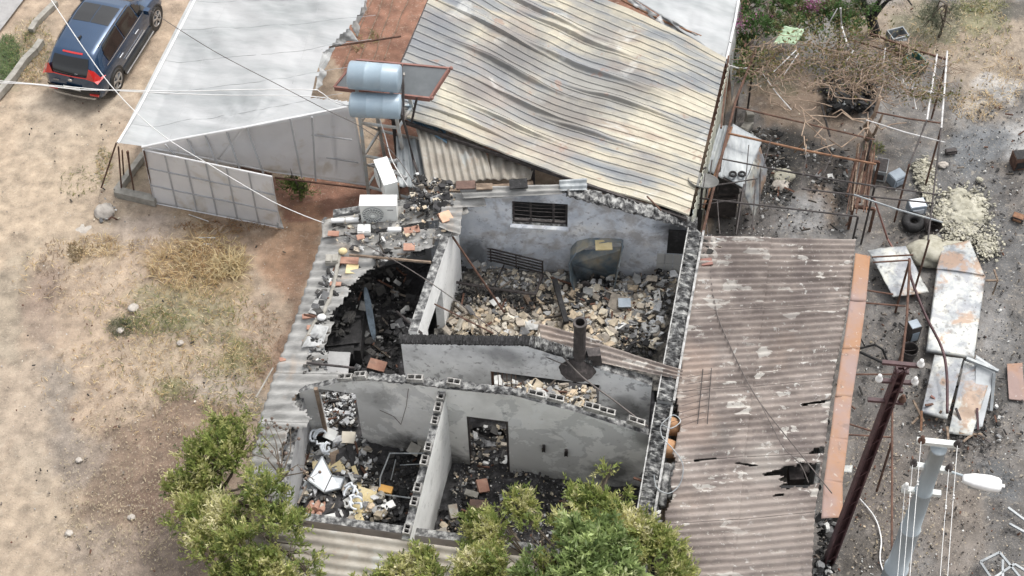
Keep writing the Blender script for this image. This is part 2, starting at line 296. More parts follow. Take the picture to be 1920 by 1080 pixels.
m_mauve = M('glazed tiles', [(.3, g(.42, .42, .41)), (.7, g(.52, .52, .5))], 2, .3, bump=0)
# ---------------------------------------------------------------- ground (one sheet, painted with its own soils and a house shadow)
def ground():
    def axis(lo, hi, st, ext):
        c = np.arange(lo, hi+1e-6, st); e = np.array([1, 2.5, 5, 10, 20, 45, 100, 250, 600.])
        return np.concatenate([lo-e[::-1], c, hi+e])
    X, Y = np.meshgrid(axis(-17, 17.5, .11, 0), axis(-12.5, 14, .11, 0)); x = X.ravel(); y = Y.ravel()
    dx = (fbm(x, y, .9, 4, 3)-.5)*1.3; dy = (fbm(x, y, .9, 4, 9)-.5)*1.3
    near = (np.abs(x) < 40) & (y > -20) & (y < 60)
    P = PJ(np.stack([x+dx, y+dy, x*0], 1)); P[~near] = (-500, 500)
    Q = PJ(np.stack([x, y, x*0], 1)); Q[~near] = (-500, 500)
    sand = np.array([.42, .325, .24]); col = np.tile(sand, (len(x), 1))
    n1 = fbm(x, y, .35, 5, 21)[:, None]; n2 = fbm(x, y, 1.6, 5, 31)[:, None]; n3 = fbm(x, y, 6, 4, 41)[:, None]
    def mix(c, mk, s=1.):
        nonlocal col
        mk = np.clip(np.asarray(mk).reshape(-1, 1)*s, 0, 1); col = col*(1-mk)+np.array(c)*mk
    def blob(px, py, rx, ry, c, s=1., rot=0., hard=1., nz=.8):
        ca, sa = math.cos(R(rot)), math.sin(R(rot)); ux = P[:, 0]-px; uy = P[:, 1]-py
        d = np.sqrt(((ux*ca+uy*sa)/rx)**2+((-ux*sa+uy*ca)/ry)**2)+(n2[:, 0]-.5)*nz+(n3[:, 0]-.5)*.55
        mix(c, np.clip((1.-d)*2.6*hard+.2, 0, 1), s)
    mix((.47, .385, .29), np.clip((n1-.45)*5, 0, 1), .5)
    mix((.36, .28, .21), np.clip((n2-.5)*5, 0, 1), .45)
    # left yard
    B = lambda *a, **k: blob(*a, **k)
    B(60, 330, 170, 260, (.46, .37, .27), .5); B(60, 1000, 160, 200, (.37, .305, .23), .6); B(40, 760, 130, 150, (.37, .315, .25), .5)
    B(330, 210, 60, 150, (.52, .42, .31), .6, rot=-25); B(150, 200, 130, 40, (.52, .44, .35), .5)
    B(110, 560, 40, 110, (.27, .21, .165), .75, rot=8); B(35, 560, 45, 130, (.30, .26, .20), .65, rot=5); B(115, 770, 32, 150, (.26, .225, .19), .75, rot=-8); B(100, 520, 35, 60, (.26, .19, .15), .5)
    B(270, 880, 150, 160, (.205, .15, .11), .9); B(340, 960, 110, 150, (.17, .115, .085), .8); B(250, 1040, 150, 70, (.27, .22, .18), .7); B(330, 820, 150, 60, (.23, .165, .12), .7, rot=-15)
    B(130, 840, 60, 60, (.25, .21, .175), .7)
    B(330, 640, 110, 90, (.34, .28, .20), .5); B(345, 585, 110, 60, (.25, .235, .14), .65, rot=20); B(290, 610, 90, 30, (.24, .23, .13), .4)
    B(440, 680, 50, 40, (.27, .24, .11), .7, rot=-30); B(330, 730, 30, 20, (.22, .22, .10), .6); B(330, 460, 70, 90, (.33, .24, .13), .6); B(400, 520, 80, 50, (.33, .25, .13), .6)
    B(180, 460, 50, 30, (.32, .24, .14), .6); B(230, 615, 26, 20, (.12, .12, .07), .8, nz=.4); B(440, 760, 70, 40, (.38, .33, .27), .7); B(420, 735, 60, 50, (.42, .36, .30), .5)
    B(260, 430, 90, 35, (.45, .38, .33), .5); B(240, 320, 50, 40, (.30, .25, .17), .5); B(190, 310, 60, 30, (.40, .33, .25), .5)
    B(540, 470, 60, 110, (.34, .195, .115), .75, rot=10); B(550, 590, 32, 130, (.25, .155, .105), .7, rot=12); B(470, 470, 60, 50, (.38, .27, .19), .5); B(480, 590, 40, 80, (.42, .33, .25), .6, rot=15)  # narrow dark brown band paints the house's soft shadow on the soil
    B(410, 425, 100, 16, (.26, .17, .105), .6, rot=12)
    B(60, 85, 40, 90, (.33, .27, .2), .6, rot=40); B(20, 110, 40, 50, (.16, .17, .10), .9); B(110, 240, 100, 50, (.42, .35, .27), .4)
    # red soil under the plastic houses
    soil = (.27, .135, .09)
    pl = [(500, 325), (690, 330), (720, 200), (560, 60), (660, -90), (1500, -90), (1378, 130), (1330, 260), (900, 300), (720, 390), (600, 412), (545, 420), (528, 420)]
    ins = inpoly(P*.35+Q*.65, pl); mix(soil, ins*1., .95); mix((.20, .10, .07), ins[:, None]*np.clip((n2-.48)*6, 0, 1), .6)
    B(560, 400, 45, 25, (.36, .2, .12), .6)
    # right yard
    m = np.clip((P[:, 0]-(1372-.12*(P[:, 1]-110)))/16, 0, 1)*np.clip((P[:, 1]+80)/40, 0, 1)
    mix((.165, .155, .147), m, 1); mix((.10, .093, .088), m[:, None]*np.clip((n2-.46)*8, 0, 1), .75); mix((.31, .305, .295), m[:, None]*np.clip((fbm(x, y, .8, 6, 77)[:, None]-.56)*9, 0, 1), .5); mix((.25, .225, .20), m[:, None]*np.clip((n3-.55)*6, 0, 1), .6)
    B(1850, 90, 130, 110, (.36, .29, .215), .75); B(1700, 60, 110, 70, (.33, .26, .19), .7); B(1740, 50, 50, 40, (.17, .17, .11), .7); B(1840, 25, 60, 25, (.17, .19, .08), .5); B(1900, 20, 40, 25, (.07, .07, .065), .8)
    B(1500, 190, 110, 60, (.27, .195, .14), .8); B(1440, 130, 60, 60, (.12, .11, .07), .7); B(1560, 250, 110, 40, (.3, .24, .19), .6); B(1580, 170, 50, 35, (.045, .042, .04), .9)
    B(1450, 260, 70, 20, (.06, .055, .05), .6)
    B(1450, 330, 50, 60, (.055, .053, .05), .95); B(1420, 250, 40, 20, (.05, .045, .04), .5); B(1470, 275, 40, 18, (.05, .048, .045), .7); B(1560, 305, 50, 28, (.07, .06, .055), .7); B(1580, 355, 24, 48, (.05, .047, .045), .9)
    B(1540, 380, 28, 50, (.30, .22, .16), .7, rot=-20); B(1480, 400, 70, 45, (.34, .34, .34), .75); B(1400, 400, 70, 50, (.13, .12, .115), .9); B(1640, 340, 60, 50, (.26, .235, .21), .5)
    B(1800, 330, 130, 110, (.15, .15, .15), .8); B(1845, 270, 60, 45, (.16, .175, .19), .6); B(1870, 170, 60, 22, (.55, .55, .54), .5); B(1905, 260, 30, 45, (.45, .45, .44), .55, nz=1.4); B(1860, 150, 22, 18, (.5, .49, .48), .7)
    B(1880, 480, 70, 90, (.13, .13, .13), .8); B(1900, 640, 60, 90, (.12, .118, .115), .7); B(1860, 590, 60, 60, (.27, .265, .26), .6); B(1670, 560, 60, 90, (.24, .23, .22), .6); B(1640, 700, 60, 100, (.14, .132, .125), .8)
    B(1880, 720, 70, 80, (.18, .175, .17), .6); B(1800, 880, 200, 140, (.155, .142, .13), .75); B(1790, 1000, 70, 100, (.21, .175, .145), .6); B(1890, 970, 60, 120, (.13, .125, .12), .8)
    B(1640, 900, 60, 140, (.15, .13, .115), .8); B(1865, 745, 26, 60, (.055, .053, .05), .8); B(1690, 430, 40, 30, (.07, .067, .062), .7); B(1600, 1030, 50, 70, (.09, .08, .07), .8); B(1870, 890, 60, 40, (.12, .13, .14), .6)
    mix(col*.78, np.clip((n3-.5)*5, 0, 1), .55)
    yy = x*0; t = near & (np.abs(x) < 20)
    z = (n1[:, 0]-.5)*.12+(n2[:, 0]-.5)*.09+(n3[:, 0]-.5)*.09-.04; z[~near] = -.05
    hs = inpoly(np.stack([x, y], 1), [(-5.6, .6), (6.6, -.3), (7.2, -12), (-6, -12)]); z[hs] = -.06
    V = np.stack([x, y, z], 1); W = X.shape[1]; H = X.shape[0]
    i = (np.arange(H-1)[:, None]*W+np.arange(W-1)[None, :]).ravel()
    mb = MB(); mb.v = V.tolist(); mb.f = np.stack([i, i+1, i+1+W, i+W], 1).tolist(); mb.m = [0]*len(mb.f)
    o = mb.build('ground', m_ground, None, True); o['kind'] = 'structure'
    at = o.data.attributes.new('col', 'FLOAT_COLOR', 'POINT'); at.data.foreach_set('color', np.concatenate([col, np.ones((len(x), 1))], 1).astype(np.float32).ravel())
ground()
# paved road in the far left corner with its kerb
mb = MB(); a = [T(-120, 190), T(0, 62), T(70, -30), T(140, -140), T(-300, -140), T(-300, 190)]
mb.add([(p.x, p.y, .07) for p in a], [tuple(range(6))]); r_ = mb.build('road', M('asphalt', [(.3, g(.24, .235, .23)), (.7, g(.37, .36, .35))], 3, .9, bump=.4)); r_['kind'] = 'structure'
mb = MB(); kp = [(105, 5), (85, 25), (68, 42), (58, 58)]
for i in range(len(kp)-1): mb.bar(T(*kp[i], .06), T(*kp[i+1], .06), .16, .16)
kb = thing('concrete_kerb', 'low weathered concrete kerb beside the paved road in the far left corner', 'kerb', T(60, 60)); mb.build('kerb_stone', m_conc, kb)
mb = MB(); kp = [(78, 78), (66, 95), (48, 112), (28, 140), (12, 160), (-10, 185)]
for i in range(len(kp)-1): mb.bar(T(*kp[i], .1), T(*kp[i+1], .1), .17, .2)
mb.build('kerb_stone', m_conc, kb)

# ---------------------------------------------------------------- chunks of rubble
PAL = dict(char=[(.02,)*3, (.03, .029, .028), (.045, .044, .045), (.07, .067, .063)],
           pale=[(.52, .465, .365), (.44, .375, .28), (.56, .52, .44), (.38, .335, .275), (.30, .265, .22), (.52, .42, .30)],
           ash=[(.30, .30, .29), (.42, .42, .41), (.2, .2, .2), (.55, .55, .53), (.12, .12, .12)],
           white=[(.6, .61, .61), (.68, .69, .69), (.45, .46, .47), (.3, .31, .32)])
def chunks(mb, poly, z, n, s0, s1, pals, flat=.35, dz=.15, zf=None):
    xs = [p[0] for p in poly]; ys = [p[1] for p in poly]; k = 0; t = 0
    while k < n and t < n*20:
        t += 1; px, py = random.uniform(min(xs), max(xs)), random.uniform(min(ys), max(ys))
        if not inpoly(np.array([[px, py]]), poly)[0]: continue
        zz = z if zf is None else zf(px, py); q = T(px, py, zz); s = s0+(s1-s0)*random.random()**3.8
        e = Matrix.Rotation(random.uniform(0, 6.3), 3, 'Z') @ Matrix.Rotation(random.gauss(0, .35), 3, 'X') @ Matrix.Rotation(random.gauss(0, .3), 3, 'Y')
        col = random.choice(PAL[random.choice(pals)]); f = random.uniform(.75, 1.2); col = tuple(c*f for c in col)
        c = Vector((q.x, q.y, zz+random.uniform(-.02, dz))); X, Y, Z = e.col[0], e.col[1], e.col[2]; th = s*random.uniform(.10, flat)*.5; asp = random.uniform(.35, 1)
        if random.random() < .05: mb.box(c+Z*.03, (s*2.6, .03+s*.06, .03+s*.05), [X, Y, Z], 0, random.choice([(.03, .028, .026), (.06, .05, .04), (.2, .17, .14), (.12, .06, .04)]))
        elif random.random() < .72:
            nn = random.choice((4, 5, 5, 6)); a0 = random.uniform(0, 6.3); rg_ = [(a0+6.283*(i+random.uniform(-.33, .33))/nn, s*random.uniform(.33, .62)) for i in range(nn)]
            V = [c+X*(math.cos(a)*r)+Y*(math.sin(a)*r*asp)+Z*(th*random.uniform(.7, 1.2)) for a, r in rg_]+[c+X*(math.cos(a)*r)+Y*(math.sin(a)*r*asp)-Z*th for a, r in rg_]
            mb.add(V, [tuple(range(nn)), tuple(range(2*nn-1, nn-1, -1))]+[(i, nn+i, nn+(i+1) % nn, (i+1) % nn) for i in range(nn)], 0, col)
        else: mb.box(c, (s, s*asp, th*2), [X, Y, Z], 0, col, .2)
        k += 1
    return mb
def stuff(name, mb, mat, smooth=False):
    o = mb.build(name, mat, None, smooth); o['kind'] = 'stuff'; return o
def mound(name, poly, zf, mat=m_char, nz=.22, step=.09, seed=1, zmin=.0):
    pts = [T(p[0], p[1], 0.3) for p in poly]; xs = [p.x for p in pts]; ys = [p.y for p in pts]
    X, Y = np.meshgrid(np.arange(min(xs), max(xs)+step, step), np.arange(min(ys), max(ys)+step, step)); x = X.ravel(); y = Y.ravel()
    inn = inpoly(np.stack([x, y], 1), [(p.x, p.y) for p in pts])
    z = zf(x, y)+(fbm(x, y, 1.5, 3, seed)-.5)*nz*2+(fbm(x, y, 7, 3, seed+5)-.5)*nz*.7; z = np.maximum(z, zmin)
    W = X.shape[1]; i = (np.arange(X.shape[0]-1)[:, None]*W+np.arange(W-1)[None, :]).ravel(); q = np.stack([i, i+1, i+1+W, i+W], 1); q = q[inn[q].all(1)]
    mb = MB(); mb.v = np.stack([x, y, z], 1).tolist(); mb.f = q.tolist(); mb.m = [0]*len(q)
    return stuff(name, mb, mat)

# ---------------------------------------------------------------- walls
def wall(name, pts, thick, mat, parent, openings=(), z0=0., rag=.0, mats=None, step=.14, seed=0, side=1):
    """pts: list of (x, y, ztop) along one straight run; openings (s0,s1,z0,z1) metres along the run"""
    A = Vector((pts[0][0], pts[0][1], 0)); B = Vector((pts[-1][0], pts[-1][1], 0)); D = B-A; Ln = D.length; D.normalize(); N = Vector((-D.y, D.x, 0))*side
    ss = [(Vector((p[0], p[1], 0))-A).dot(D) for p in pts]; zz = [p[2] for p in pts]
    cuts = set([0, Ln]+ss[1:-1]); k = max(1, int(Ln/step))
    for i in range(1, k): cuts.add(Ln*i/k)
    for o in openings: cuts.add(o[0]); cuts.add(o[1])
    cs = sorted(c for c in cuts if -1e-6 <= c <= Ln+1e-6); c2 = [cs[0]]
    for c in cs[1:]:
        if c-c2[-1] > 1e-3: c2.append(c)
    rr = random.Random(seed); top = {c: float(np.interp(c, ss, zz))+rr.uniform(-1, .4)*rag for c in c2}
    mb = MB(); P = lambda s, z, t: A+D*s+N*t+Vector((0, 0, z))
    for a, b in zip(c2, c2[1:]):
        m = (a+b)/2; iv = [(z0, None)]
        for o in openings:
            if o[0]-1e-4 <= m <= o[1]+1e-4:
                ni = []
                for lo, hi in iv:
                    if hi is None or hi > o[2]:
                        if o[2] > lo+1e-3: ni.append((lo, o[2]))
                        if o[3] < 90: ni.append((o[3], hi))
                    else: ni.append((lo, hi))
                iv = ni
        for lo, hi in iv:
            ta, tb = (top[a], top[b]) if hi is None else (hi, hi)
            for t, fl in ((0, 0), (thick, 1)):
                q = [P(a, lo, t), P(b, lo, t), P(b, tb, t), P(a, ta, t)]; mb.add(q, [(0, 1, 2, 3) if (fl ^ (side > 0)) else (3, 2, 1, 0)], 0)
            mb.add([P(a, ta, 0), P(b, tb, 0), P(b, tb, thick), P(a, ta, thick)], [(0, 1, 2, 3)], 1)
            if hi is not None or lo > z0: mb.add([P(a, lo, 0), P(b, lo, 0), P(b, lo, thick), P(a, lo, thick)], [(3, 2, 1, 0)], 0)
    for s in (0, Ln): mb.add([P(s, z0, 0), P(s, z0, thick), P(s, top[min(c2, key=lambda c: abs(c-s))], thick), P(s, top[min(c2, key=lambda c: abs(c-s))], 0)], [(0, 1, 2, 3)], 0)
    for o in openings:
        zt = o[3] if o[3] < 90 else None
        for s in (o[0], o[1]):
            t = zt if zt is not None else top[min(c2, key=lambda c: abs(c-s))]
            mb.add([P(s, o[2], 0), P(s, o[2], thick), P(s, t, thick), P(s, t, 0)], [(0, 1, 2, 3)], 0)
    o = mb.build(name, mats or [mat, m_mortar], parent)
    return o, A, D, N, Ln
def run(p, q): return (Vector((q[0], q[1], 0))-Vector((p[0], p[1], 0)))
def XY(px, py, z): p = T(px, py, z); return (p.x, p.y, z)

house = thing('burnt_house', 'roofless burnt out masonry house with soot stained rooms, in the middle', 'house', (-1, -4, 0))
# floor slab
mb = MB(); mb.box((-.75, -4.2, -.02), (8.2, 9.0, .10), (Vector((math.cos(-.13), math.sin(-.13), 0)), Vector((-math.sin(-.13), math.cos(-.13), 0)), Vector((0, 0, 1)))); mb.build('floor', m_floor, house)
# wall A : blue back gable with barred window
A0 = XY(800, 378, 2.75); A1 = XY(1060, 362, 3.3); A2 = XY(1303, 428, 2.35)
d = run(A0, A2); Ld = d.length; dn = d.normalized()
def on(A, dn, px, py):      # position along a vertical wall plane hit by the pixel ray: (s, z)
    o = cam_loc; r = CM @ Vector((px-960, -(py-540), -F)); N = Vector((-dn.y, dn.x, 0)); t = (Vector((A[0], A[1], 0))-o).dot(N)/r.dot(N); h = o+r*t
    return (h-Vector((A[0], A[1], 0))).dot(dn), h.z
A1 = (A0[0]+dn.x*on(A0, dn, 1060, 362)[0], A0[1]+dn.y*on(A0, dn, 1060, 362)[0], on(A0, dn, 1060, 362)[1])
w0 = on(A0, dn, 959, 377); w1 = on(A0, dn, 1064, 432); n0 = on(A0, dn, 1254, 430); n1 = on(A0, dn, 1282, 475)
opA = [(w0[0], w1[0], w1[1]+.13, w0[1]), ]
wA, *_ = wall('gable_wall', [A0, A1, A2], .2, m_wallA, house, opA, rag=.03, seed=2)
PA = lambda s, z, t=0: Vector((A0[0], A0[1], 0))+dn*s+Vector((-dn.y, dn.x, 0))*t+Vector((0, 0, z))
wf = MB(); s0, s1, z0, z1 = opA[0]
for a, b in (((s0+.03, z0+.03), (s1-.03, z0+.03)), ((s0+.03, z1-.03), (s1-.03, z1-.03)), ((s0+.03, z0), (s0+.03, z1)), ((s1-.03, z0), (s1-.03, z1)), (((s0*2+s1)/3, z0), ((s0*2+s1)/3, z1)), (((s0+s1*2)/3+.1, z0), ((s0+s1*2)/3+.1, z1))): wf.bar(PA(*a, .1), PA(*b, .1), .05)
for k in range(1, 6): z = z0+(z1-z0)*k/6; wf.tube([PA(s0, z, .08), PA((s0+s1)/2, z-.02*(k % 3), .07), PA(s1, z, .08)], .009, 5)
wfo = wf.build('window_frame', m_dark, house)
sl = MB(); sl.bar(PA(s0-.04, z0-.03, .02), PA(s1+.04, z0-.03, .02), .26, .05); sl.build('sill', m_wallA, wfo)
bk = MB()      # black sheet standing in for the shade of the room behind the window
bk.add([PA(-.4, 0, 1.1), PA(Ld+.2, 0, .9), PA(Ld+.2, 2.0, .9), PA(-.4, 2.0, 1.1)], [(0, 1, 2, 3)]); bk.build('dark_room_sheet', m_black, house)
# flat black plate painting the shade of a niche's hole, glazed tiles below it
nb = MB(); nb.bar(PA(n0[0], (n0[1]+n1[1])/2, -.012), PA(n1[0], (n0[1]+n1[1])/2, -.012), .02, abs(n0[1]-n1[1])); nb.build('niche_shade_plate', m_black, house)
t0 = on(A0, dn, 1232, 474); t1 = on(A0, dn, 1275, 512); nb = MB()
for i in range(3):
    for j in range(2):
        w_ = (t1[0]-t0[0])/3; h_ = (t0[1]-t1[1])/2
        nb.bar(PA(t0[0]+i*w_+.008, t1[1]+(j+.5)*h_, -.012), PA(t0[0]+(i+1)*w_-.008, t1[1]+(j+.5)*h_, -.012), .018, h_-.012)
nb.build('glazed_tiles', m_mauve, house)
# sooty mortar ridge along the top right of wall A
def ridge(name, p, q, wdt, h, mat, parent, n=60, rag=.05, seed=1):
    mb = MB(); rr = random.Random(seed); p = Vector(p); q = Vector(q); D = (q-p); L = D.length; D.normalize(); Nn = Vector((-D.y, D.x, 0)).normalized()
    rows = []
    for i in range(n+1):
        c = p+D*(L*i/n); a = [(-.5, -h), (-.5, .3*h), (-.2, h), (.2, h), (.5, .3*h), (.5, -h)]
        rows.append([c+Nn*(x*wdt+rr.uniform(-.5, .5)*rag)+Vector((0, 0, z+rr.uniform(-.6, .8)*rag*(z > 0))) for x, z in a])
    V = [v for r in rows for v in r]; Fc = [(i*6+k, i*6+k+1, (i+1)*6+k+1, (i+1)*6+k) for i in range(n) for k in range(5)]
    Fc += [tuple(range(6)), tuple(n*6+k for k in range(5, -1, -1))]
    return mb.add(V, Fc).build(name, mat, parent)
ridge('coping', PA(on(A0, dn, 1062, 362)[0], A1[2]+.02, .1), PA(Ld+.05, A2[2]+.03, .1), .34, .05, m_mortar, house, 70, .06)
# east wall E, two runs with mortar bed on top and a lead-grey edging
E0 = XY(1290, 432, 2.55); E1 = XY(1232, 750, 2.55); E1b = XY(1240, 735, 2.5); E2 = XY(1186, 1010, 2.3)
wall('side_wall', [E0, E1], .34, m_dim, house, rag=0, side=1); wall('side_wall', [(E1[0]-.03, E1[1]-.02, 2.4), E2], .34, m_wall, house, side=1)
def offs(p, d, t): return Vector((p[0]+d.x*t, p[1]+d.y*t, p[2]))
for (p, q, sd) in ((E0, E1, 3), ((E1[0]-.03, E1[1]-.02, 2.4), E2, 4)):
    dd = run(p, q).normalized(); Nn = Vector((-dd.y, dd.x, 0))
    ridge('mortar_bed', offs(p, Nn, .16), offs(q, Nn, .16), .32, .05, m_mortar, house, 110, .07, sd)
    mb = MB(); mb.bar(offs(p, Nn, .0)+Vector((0, 0, .05)), offs(q, Nn, 0)+Vector((0, 0, .05)), .025, .12); mb.bar(offs(p, Nn, .36)+Vector((0, 0, .04)), offs(q, Nn, .36)+Vector((0, 0, .04)), .05, .1); mb.build('edging', M('pale grey edging', [(.35, g(.12)), (.5, g(.33, .325, .31)), (.66, g(.46))], 6, .8, bump=.3), house)
# wall B : middle wall with long serving window
B0 = XY(752, 645, 2.85); B2 = XY(1222, 722, 2.5); db = run(B0, B2); Lb = db.length; dbn = db.normalized()
bm = on(B0, dbn, 975, 645); B1 = (B0[0]+dbn.x*bm[0], B0[1]+dbn.y*bm[0], bm[1])
o0 = on(B0, dbn, 919, 695); o1 = on(B0, dbn, 1122, 768)
opB = [(o0[0], o1[0], on(B0, dbn, 1000, 768)[1], o0[1]-.02)]
wall('kitchen_wall', [B0, B1, B2], .2, m_wallB, house, opB, rag=.02, seed=5)
PB = lambda s, z, t=0: Vector((B0[0], B0[1], 0))+dbn*s+Vector((-dbn.y, dbn.x, 0))*t+Vector((0, 0, z))
fb = MB(); s0, s1, z0, z1 = opB[0]
for k in range(6): fb.tube([PB(s0+.05+k*.1, z0, .1), PB(s0+.05+k*.1, z1, .1)], .009, 5)
fb.tube([PB(s0, (z0+z1)/2, .1), PB(s0+.6, (z0+z1)/2, .1)], .009, 5); fb.bar(PB(s0+.02, z0, .1), PB(s0+.02, z1, .1), .05); fb.build('window_frame', m_rust, house)
ridge('coping', PB(-.05, B0[2]+.05, .1), PB(bm[0]+.3, B1[2]+.04, .1), .24, .03, m_black, house, 140, .03, 7)
ridge('coping', PB(bm[0]+.2, B1[2]+.04, .1), PB(Lb-1.3, (B1[2]*1.2+B2[2]*.8)/2, .1), .26, .05, m_mortar, house, 110, .05, 8)
# wall C : front partition with doorway and pass-through on the west side
C0 = XY(560, 735, 2.35); C2 = XY(1216, 815, 2.42); dc = run(C0, C2); Lc = dc.length; dcn = dc.normalized()
onC = lambda px, py: on(C0, dcn, px, py)
prof = [(C0[0], C0[1], 2.35)]
for px, py in ((640, 716), (720, 712), (835, 729), (960, 741), (1080, 772)): s, z = onC(px, py); prof.append((C0[0]+dcn.x*s, C0[1]+dcn.y*s, z))
prof.append(C2)
dl = onC(875, 779); dr = onC(952, 793); d2l = onC(597, 740); d2r = onC(666, 738)
opC = [(dl[0], dr[0], 0, dl[1]-.04), (d2l[0], d2r[0], 0, d2r[1])]
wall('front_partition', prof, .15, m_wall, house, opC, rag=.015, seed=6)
PC = lambda s, z, t=0: Vector((C0[0], C0[1], 0))+dcn*s+Vector((-dcn.y, dcn.x, 0))*t+Vector((0, 0, z))
fd = MB(); 
for o in opC[:1]:
    fd.bar(PC(o[0]+.02, 0, .02), PC(o[0]+.02, o[3], .02), .05); fd.bar(PC(o[1]-.02, 0, .02), PC(o[1]-.02, o[3], .02), .05); fd.bar(PC(o[0], o[3]-.02, .02), PC(o[1], o[3]-.02, .02), .05)
fd.build('door_frame', m_dark, house)
fd = MB(); o = opC[1]; fd.bar(PC(o[0]+.03, 0, -.03), PC(o[0]-.02, o[3]+.05, -.03), .08); fd.build('door_frame', m_wood, house)
for px, py in ((1020, 838), (1062, 846)):
    s, z = onC(px, py); hk = MB(); hk.bar(PC(s, z+.1, -.025), PC(s, z-.13, -.025), .06, .05); hk.bar(PC(s-.03, z+.05, -.06), PC(s-.03, z-.12, -.06), .02); hk.bar(PC(s+.03, z+.05, -.06), PC(s+.03, z-.12, -.06), .02); hk.build('wall_bracket', m_dark, house)
# hollow block courses on top of C and D
def blk(L=.4, W=.16, H=.16):
    mb = MB(); mb.box((0, W/2-.015, 0), (L, .03, H)); mb.box((0, -W/2+.015, 0), (L, .03, H))
    for x in (-L/2+.02, -.0, L/2-.02): mb.box((x, 0, 0), (.028, W-.06, H-.004))
    mb.box((0, 0, -H/2+.03), (L-.07, W-.05, .03), mi=1); return mb  # black infill paints the shade inside the hollows
bme = None
def block(c, d, rz=0):
    global bme
    if bme is None:
        o = blk().build('hollow_block', [m_block, m_black], house); bme = o.data
    else: o = link('hollow_block', bme, house)
    e = house.location; ang = math.atan2(d.y, d.x); o.location = Vector(c)-e
    o.rotation_euler = (random.uniform(-.06, .06), math.asin(max(-1, min(1, -d.z)))+random.uniform(-.04, .04), ang+random.uniform(-.05, .05)); return o
def topline(pxs, onf, Pf, gap=None):
    for (a, b, n) in pxs:
        p = onf(*a); q = onf(*b)
        for i in range(n):
            t = (i+.5)/n; s = p[0]*(1-t)+q[0]*t; z = p[1]*(1-t)+q[1]*t; dd = (Pf(q[0], q[1])-Pf(p[0], p[1])).normalized()
            bo = block(Pf(s, z+.045+random.uniform(-.02, .01), .075), dd); bo.scale = (random.uniform(.7, 1.0), random.uniform(.85, 1), random.uniform(.6, 1.0))
topline([((632, 716), (690, 711), 2), ((755, 716), (800, 719), 1), ((832, 722), (868, 727), 1), ((985, 742), (1060, 758), 2), ((1095, 768), (1150, 783), 2), ((1168, 790), (1215, 805), 1)], onC, PC)
ridge('mortar_bed', PC(onC(690, 711)[0], onC(690, 711)[1]+.02, .075), PC(onC(985, 742)[0], onC(985, 742)[1]+.02, .075), .18, .03, m_mortar, house, 60, .05, 9)
# wall D
D0 = XY(838, 733, 2.98); D1 = XY(768, 1012, 2.35); ddn = run(D0, D1).normalized(); Ldd = run(D0, D1).length
wall('dividing_wall', [D0, D1], .17, m_white, house, rag=.0, side=-1)
for i in range(11):
    t = (i+.45)/11
    if i in (3, 6, 9): continue
    c = Vector((D0[0], D0[1], D0[2]))*(1-t)+Vector((D1[0], D1[1], D1[2]))*t+Vector((ddn.y, -ddn.x, 0))*.085+Vector((0, 0, .05)); dv = (Vector(D1)-Vector(D0)).normalized()
    o = block(c, dv); o.scale = (Ldd/11/.4*random.uniform(.6, .85), random.uniform(.9, 1), random.uniform(.7, 1))
# wall F : white partition with a tall gap between dark room and rubble room
F0 = XY(858, 400, 2.85); F1 = XY(782, 622, 2.85); dfn = run(F0, F1).normalized()
onF = lambda px, py: on(F0, dfn, px, py)
Lf = run(F0, F1).length
wall('dividing_wall', [F0, F1], .2, m_white, house, [(Lf*.45, Lf*.80, .3, 2.0)], side=-1, rag=.03)
# outer walls under the roof edges
W0 = XY(640, 440, 2.2); W1 = XY(520, 880, 2.2); wall('outer_wall', [(-4.25, .5, 2.25), (-5.1, -7.3, 2.05)], .18, m_dim, house, side=1)
wall('outer_wall', [(-4.2, .55, 2.3), (A0[0]+.1, A0[1]+.15, 2.6)], .18, m_dim, house)
wall('outer_wall', [(-5.0, -7.45, 2.0), (1.95, -8.75, 2.0)], .18, m_dim, house)

# ---------------------------------------------------------------- house roofs
cutW = [(980, 380), (905, 380), (872, 398), (862, 440), (835, 445), (815, 450), (812, 463), (760, 478), (720, 487), (690, 506), (655, 535), (645, 557), (618, 590), (622, 612), (612, 640), (600, 655), (616, 662), (600, 690), (645, 702), (633, 724), (590, 733), (560, 738), (548, 750), (560, 768), (578, 768), (576, 802), (540, 806), (532, 830), (527, 900), (505, 990), (980, 990)]
rg = random.Random(3); cw = []
for i in range(len(cutW)):
    a, b = cutW[i], cutW[(i+1) % len(cutW)]; cw.append(a)
    if 5 < i < 28:
        for t in (.25, .5, .75): cw.append((a[0]*(1-t)+b[0]*t+rg.uniform(-8, 8), a[1]*(1-t)+b[1]*t+rg.uniform(-5, 5)))
rowsW = [((604, 446), (880, 425), 2.3, 2.85), ((557, 590), (840, 600), 2.28, 2.85), ((515, 700), (800, 705), 2.26, 2.85), ((486, 790), (780, 800), 2.22, 2.8), ((455, 935), (740, 960), 2.18, 2.7)]
for i in range(4):
    (a0, b0, za, zb), (a1, b1, zc, zd) = rowsW[i], rowsW[i+1]; L_ = (T(*a1, zc)-T(*a0, za)).length
    lift = Vector((0, 0, .012*(3-i)))
    sheet(T(*a0, za)+lift, T(*b0, zb)+lift, T(*b1, zd)+lift, T(*a1, zc)+lift, int(L_/.235), .03, 8, 60, cut=[cw], crumple=.012, seed=i).build('corrugated_roof', m_asbW, house, True)
